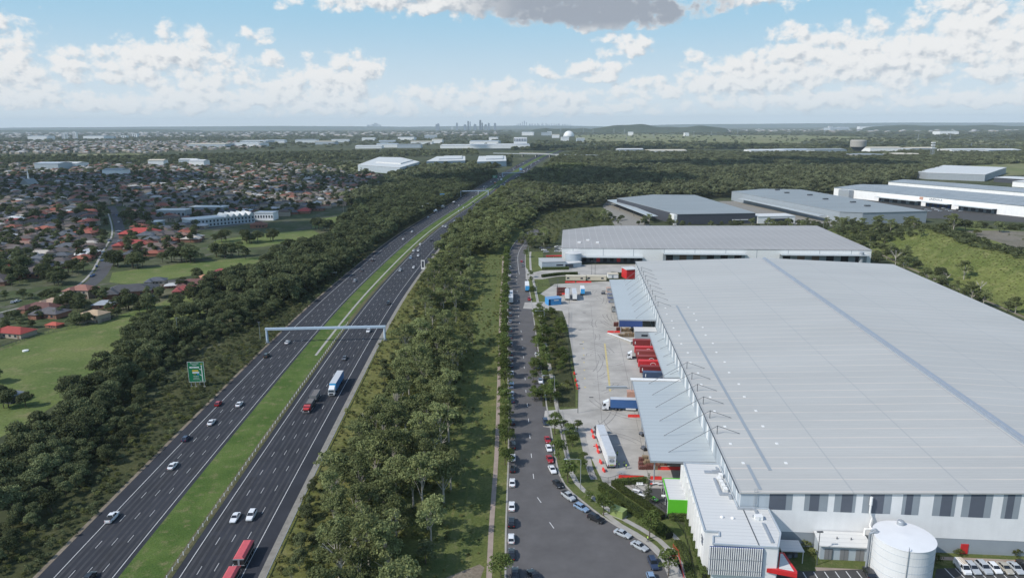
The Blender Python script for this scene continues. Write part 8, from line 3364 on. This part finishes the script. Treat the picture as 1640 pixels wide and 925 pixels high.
# twin white towers and the hospital on the left
for k, (px, w, h, py, lb) in enumerate(((101.5, 4, 10, 223.5, 'white apartment tower, left one of the distant pair'), (107, 2.5, 9, 223.5, 'thin white tower between the distant pair'), (119.5, 6, 11, 223, 'white apartment tower, right one of the distant pair'), (21, 4, 5, 209.5, 'pale tower on the far left horizon'),
                                        (197, 10, 3.5, 221, 'white block beside the distant hospital'), (215, 9, 6, 220, 'white hospital block on the left plain'), (314, 3, 3, 207, 'tiny white tower on the left horizon'), (724, 3, 4, 207.5, 'white tower at the left of the far city'), (1330, 5, 5, 207.5, 'white tower block on the right horizon'), (1352, 14, 3, 207, 'long white block on the right horizon'))):
    q = P(px, py)
    sc = q.y / FPX
    o = thing('tower_block', lb, 'tower block', (q.x, q.y, 0))
    MB().box(-w / 2 * sc, w / 2 * sc, 0, w * .8 * sc, 0, h * sc).build('wall', M_whitepaint, o)
    MB().box(-w / 3 * sc, w / 3 * sc, w * .2 * sc, w * .6 * sc, h * sc, (h + .6) * sc).build('roof', M_midgrey, o)
    for j in range(3):
        MB().box(-w / 2 * sc * .9 + j * w * .3 * sc, -w / 2 * sc * .9 + (j * .3 + .12) * w * sc, -.6, .2, h * .08 * sc, h * .92 * sc).build('window_band', M_slate, o)
# city skylines: Parramatta-like cluster nearer, the far city fainter
M_tower_d = basic('tower_dark', (.06, .08, .11), .4, var=.05)
M_tower_m = basic('tower_grey', (.2, .24, .29), .5, var=.05)


def tower(px, w, h, D, dark, label, group):
    ax = (px - 820) / FPX * math.cos(PITCH)
    sc = D / FPX
    base = -2.0
    o = thing('city_tower', label, 'tower', (ax * D, D, 0), 0, group)
    zt = CAM_H + h * sc
    MB().box(-w / 2 * sc, w / 2 * sc, 0, w * .8 * sc, 0, zt).build('wall', M_tower_d if dark else M_tower_m, o)
    MB().box(-w / 3.5 * sc, w / 4 * sc, w * .2 * sc, w * .5 * sc, zt, zt + .8 * sc).build('roof_plant', M_tower_m, o)


for (px, w, h, dk) in ((733, 2.6, 4, 0), (751, 2.2, 6.5, 1), (754.2, 1.6, 5.5, 0), (770.5, 2.8, 8, 1), (773.5, 2, 4, 1), (784, 3, 3.4, 0), (794, 3.4, 3.2, 0), (762, 4, 1.8, 0), (746, 4, 1.2, 0), (703, 3.5, 2.8, 0), (700, 2.5, 1.8, 0), (779, 4, 1.4, 0)):
    tower(px, w, h, 16000, dk, 'dark tower of the nearer city cluster on the horizon' if dk else 'grey tower of the nearer city cluster on the horizon', 'dark towers of the nearer city' if dk else 'grey towers of the nearer city')
for k in range(26):
    px = 832 + k * 3.3 + rg.uniform(-1, 1)
    h = 1 + 5.0 * math.exp(-((px - 841) / 6) ** 2) + rg.uniform(0, 2.2) * math.exp(-((px - 870) / 30) ** 2)
    tower(px, rg.uniform(.9, 1.8), h, 27000, 0, 'faint tower of the farther city on the horizon', 'faint towers of the farther city')
for k in range(12):
    px = 590 + k * 1.9
    tower(px, rg.uniform(.9, 1.6), 1 + 3 * math.exp(-((px - 603) / 5) ** 2) + rg.uniform(0, .8), 27000, 0, 'faint tower of the small skyline left of the city', 'faint towers of the small skyline')
# overpass
a, b = P(806, 246, 9), P(905, 248, 9)
o = thing('overpass', 'concrete overpass crossing the far end of the highway', 'bridge', (a.x, a.y, 0), math.atan2(b.y - a.y, b.x - a.x))
L = (P(980, 247, 9) - a).length
MB().box(-40, L, 0, 14, 8.2, 9.6).build('deck', M_conc2, o)
MB().box(-40, L, -.3, -.02, 9.0, 10.8).build('parapet', M_lightblue, o)
for k in range(7):
    x = L * (k + .4) / 7
    MB().box(x - 1.2, x + 1.2, 2, 12, 0, 8.15).build('pier', M_conc2, o)
a = P(840, 252, 7)
o = thing('ramp_bridge', 'curved ramp bridge below the overpass', 'bridge', (0, 0, 0))
ln = smooth_pts([P(835, 244.5, 8), P(880, 246, 8), (P(897, 249, 8).x, P(897, 249, 8).y), (P(908, 253, 6).x, P(908, 253, 6).y)], 15)
g = MB()
g.strip(ln, offset_line(ln, 10), 8.0)
l2_ = offset_line(ln, 10)
for k in range(len(ln) - 1):
    g.quad((l2_[k][0], l2_[k][1], 6.6), (l2_[k + 1][0], l2_[k + 1][1], 6.6), (l2_[k + 1][0], l2_[k + 1][1], 9), (l2_[k][0], l2_[k][1], 9))
g.build('deck', M_conc2, o)
for k in range(2, len(ln) - 1, 6):
    MB().tube((ln[k][0] + 3, ln[k][1] - 2, 0), (ln[k][0] + 3, ln[k][1] - 2, 7.95), 1.0, n=8).build('pier', M_conc2, o)

# ---- woodland of the far plain
clumps = clump_models('dome', 4, 9, 11, 26, 1.7, LF_wood, 71, hollow=.75)


def far_wood(name, poly, spacing, smin, smax, label, seed, keep=None):
    rg = random.Random(seed)
    pts = scatter(pxpoly(poly), spacing, rg, .5, keep)
    k_ = min(1, 1.5 / smax)
    o = scatter_stuff(name, pts, smin, smax, clumps, None, seed, squash=(.6 * k_, .95 * k_))
    return tag(o, label, 'woodland')


far_wood('distant_woodland', ((-350, 310), (-60, 303), (100, 303), (430, 303), (600, 286), (600, 266), (590, 262), (500, 258), (300, 256), (-350, 258)), 25, .5, 1.1, 'trees among the far houses of the suburb', 81)
far_wood('distant_woodland', ((-450, 262), (0, 260), (200, 260), (420, 260), (570, 258), (700, 250), (770, 248), (760, 241), (560, 242.5), (420, 246), (230, 251), (-450, 250)), 29, .7, 1.4, 'broad belt of green trees across the left plain', 82)
far_wood('distant_woodland', ((600, 268), (640, 272), (700, 272), (760, 270), (815, 262), (820, 252), (780, 262), (700, 264), (640, 268)), 14, .9, 1.6, 'dark trees in front of the far white sheds', 83)
far_wood('distant_woodland', ((560, 330), (640, 308), (700, 288), (735, 278), (800, 268), (790, 262), (720, 270), (640, 275), (600, 300), (540, 320)), 13, .8, 1.5, 'dark trees between the suburb and the highway bend', 86)
far_wood('distant_woodland', ((-500, 250), (0, 247), (420, 240), (560, 235), (820, 232), (820, 216), (500, 216), (0, 217), (-500, 218)), 85, 1.2, 2.6, 'scattered woodland and tree lines over the left plain', 84, lambda x, y: rnd.random() < .8)
far_wood('distant_woodland', ((-600, 217), (0, 216.5), (820, 215.5), (820, 209.5), (0, 212), (-600, 214)), 190, 2.5, 5.5, 'woodland fading into the distance on the left', 85)
far_wood('distant_woodland', ((820, 241), (900, 242), (1000, 240), (1150, 239), (1300, 241), (1450, 243), (1640, 247), (1800, 248), (1800, 237), (1640, 237), (1450, 234), (1280, 232), (1130, 230.5), (1000, 232.5), (900, 235), (820, 234)), 34, 1.1, 2.1, 'dark band of trees behind the reservoirs', 87)
far_wood('distant_woodland', ((900, 215), (1130, 215.5), (1400, 220), (1640, 224.5), (1900, 225), (1900, 208), (1640, 208.5), (1130, 208), (900, 209)), 120, 2.2, 4.6, 'woodland on the plain beyond the far meadow', 88)
far_wood('distant_woodland', ((1290, 231), (1640, 236), (1900, 238), (1900, 226), (1640, 226), (1420, 222), (1300, 223)), 70, 1.4, 2.6, 'brown green woodland on the right plain', 89, lambda x, y: rnd.random() < .75)
far_wood('distant_woodland', ((840, 236), (930, 236), (1000, 232), (1130, 230), (1130, 227), (1000, 228), (930, 228), (860, 226)), 55, 1.2, 2.2, 'tree line in front of the far meadow', 90, lambda x, y: rnd.random() < .7)
far_wood('distant_woodland', ((1480, 268), (1640, 262), (1800, 262), (1800, 244), (1640, 246), (1510, 250)), 15, .9, 1.5, 'green trees on the slope behind the farthest white warehouse', 91)

# ---- clouds overhead and upwind of the frame, which shade parts of the plain
M_cloud = basic('cloud_white', (.8, .8, .8), 1.0)


def cloud(blobs, seed, alt=1250.0):
    """blobs: (px, py, rx, ry) = patches of ground in its shade; the cloud itself hangs towards the sun"""
    rg = random.Random(seed)
    g = MB()
    off = sdir * (alt / sdir.z)
    for (px, py, rx, ry) in blobs:
        q = P(px, py)
        for k in range(26):
            a, d = rg.uniform(0, 6.28), rg.random() ** .6
            r = rg.uniform(.16, .42) * min(rx, ry)
            c = Vector((q.x + rx * d * math.cos(a), q.y + ry * d * math.sin(a), 0)) + off
            h = r * rg.uniform(.45, .8)
            b0 = len(g.v)
            g.lathe([(r * math.sin(t_), alt - h * math.cos(t_) * (.35 if t_ < 1.5 else 1)) for t_ in np.linspace(.15, 2.99, 7)], 12, (c.x, c.y))
    o = g.build('cloud', M_cloud, None, True)
    o['kind'] = 'stuff'


cloud([(40, 296, 260, 260), (330, 347, 200, 130), (520, 292, 130, 260), (210, 318, 160, 120)], 1)
cloud([(905, 288, 210, 260), (1250, 264, 320, 200)], 2)
cloud([(900, 238, 500, 200), (1150, 236, 800, 220)], 3)

far_wood('distant_woodland', ((925, 229), (920, 217), (1010, 214), (1130, 216.5), (1640, 226), (1640, 232), (1280, 231), (1010, 231)), 190, .9, 1.8, 'lone trees and thickets dotted over the far meadow', 92)

# ---- air between us and the horizon
M_haze = bpy.data.materials.new('haze_air')
M_haze.use_nodes = True
t = NT(M_haze.node_tree)
t.n.clear()
pv = t.node('ShaderNodeVolumePrincipled')
pv.inputs['Color'].default_value = (.8, .91, 1.0, 1)
pv.inputs['Density'].default_value = 3.4e-5
pv.inputs['Anisotropy'].default_value = 0.0
out = t.node('ShaderNodeOutputMaterial')
t.l.new(pv.outputs[0], out.inputs['Volume'])
hb = MB().box(-32000, 32000, -32000, 32000, -2, 420).build('haze', M_haze)
hb['kind'] = 'stuff'

# model objects that were never placed
for lst in (EUC, DRK, RSD, GRV, STR, GDN, SHR, CON):
    for m in lst:
        if not m[1]:
            for ch in list(m[0].children):
                bpy.data.objects.remove(ch)
            bpy.data.objects.remove(m[0])


def drop(o):
    for ch in list(o.children):
        drop(ch)
    bpy.data.objects.remove(o)


for o in list(PROTO.values()) + list(PROTO_L.values()) + HM:
    drop(o)
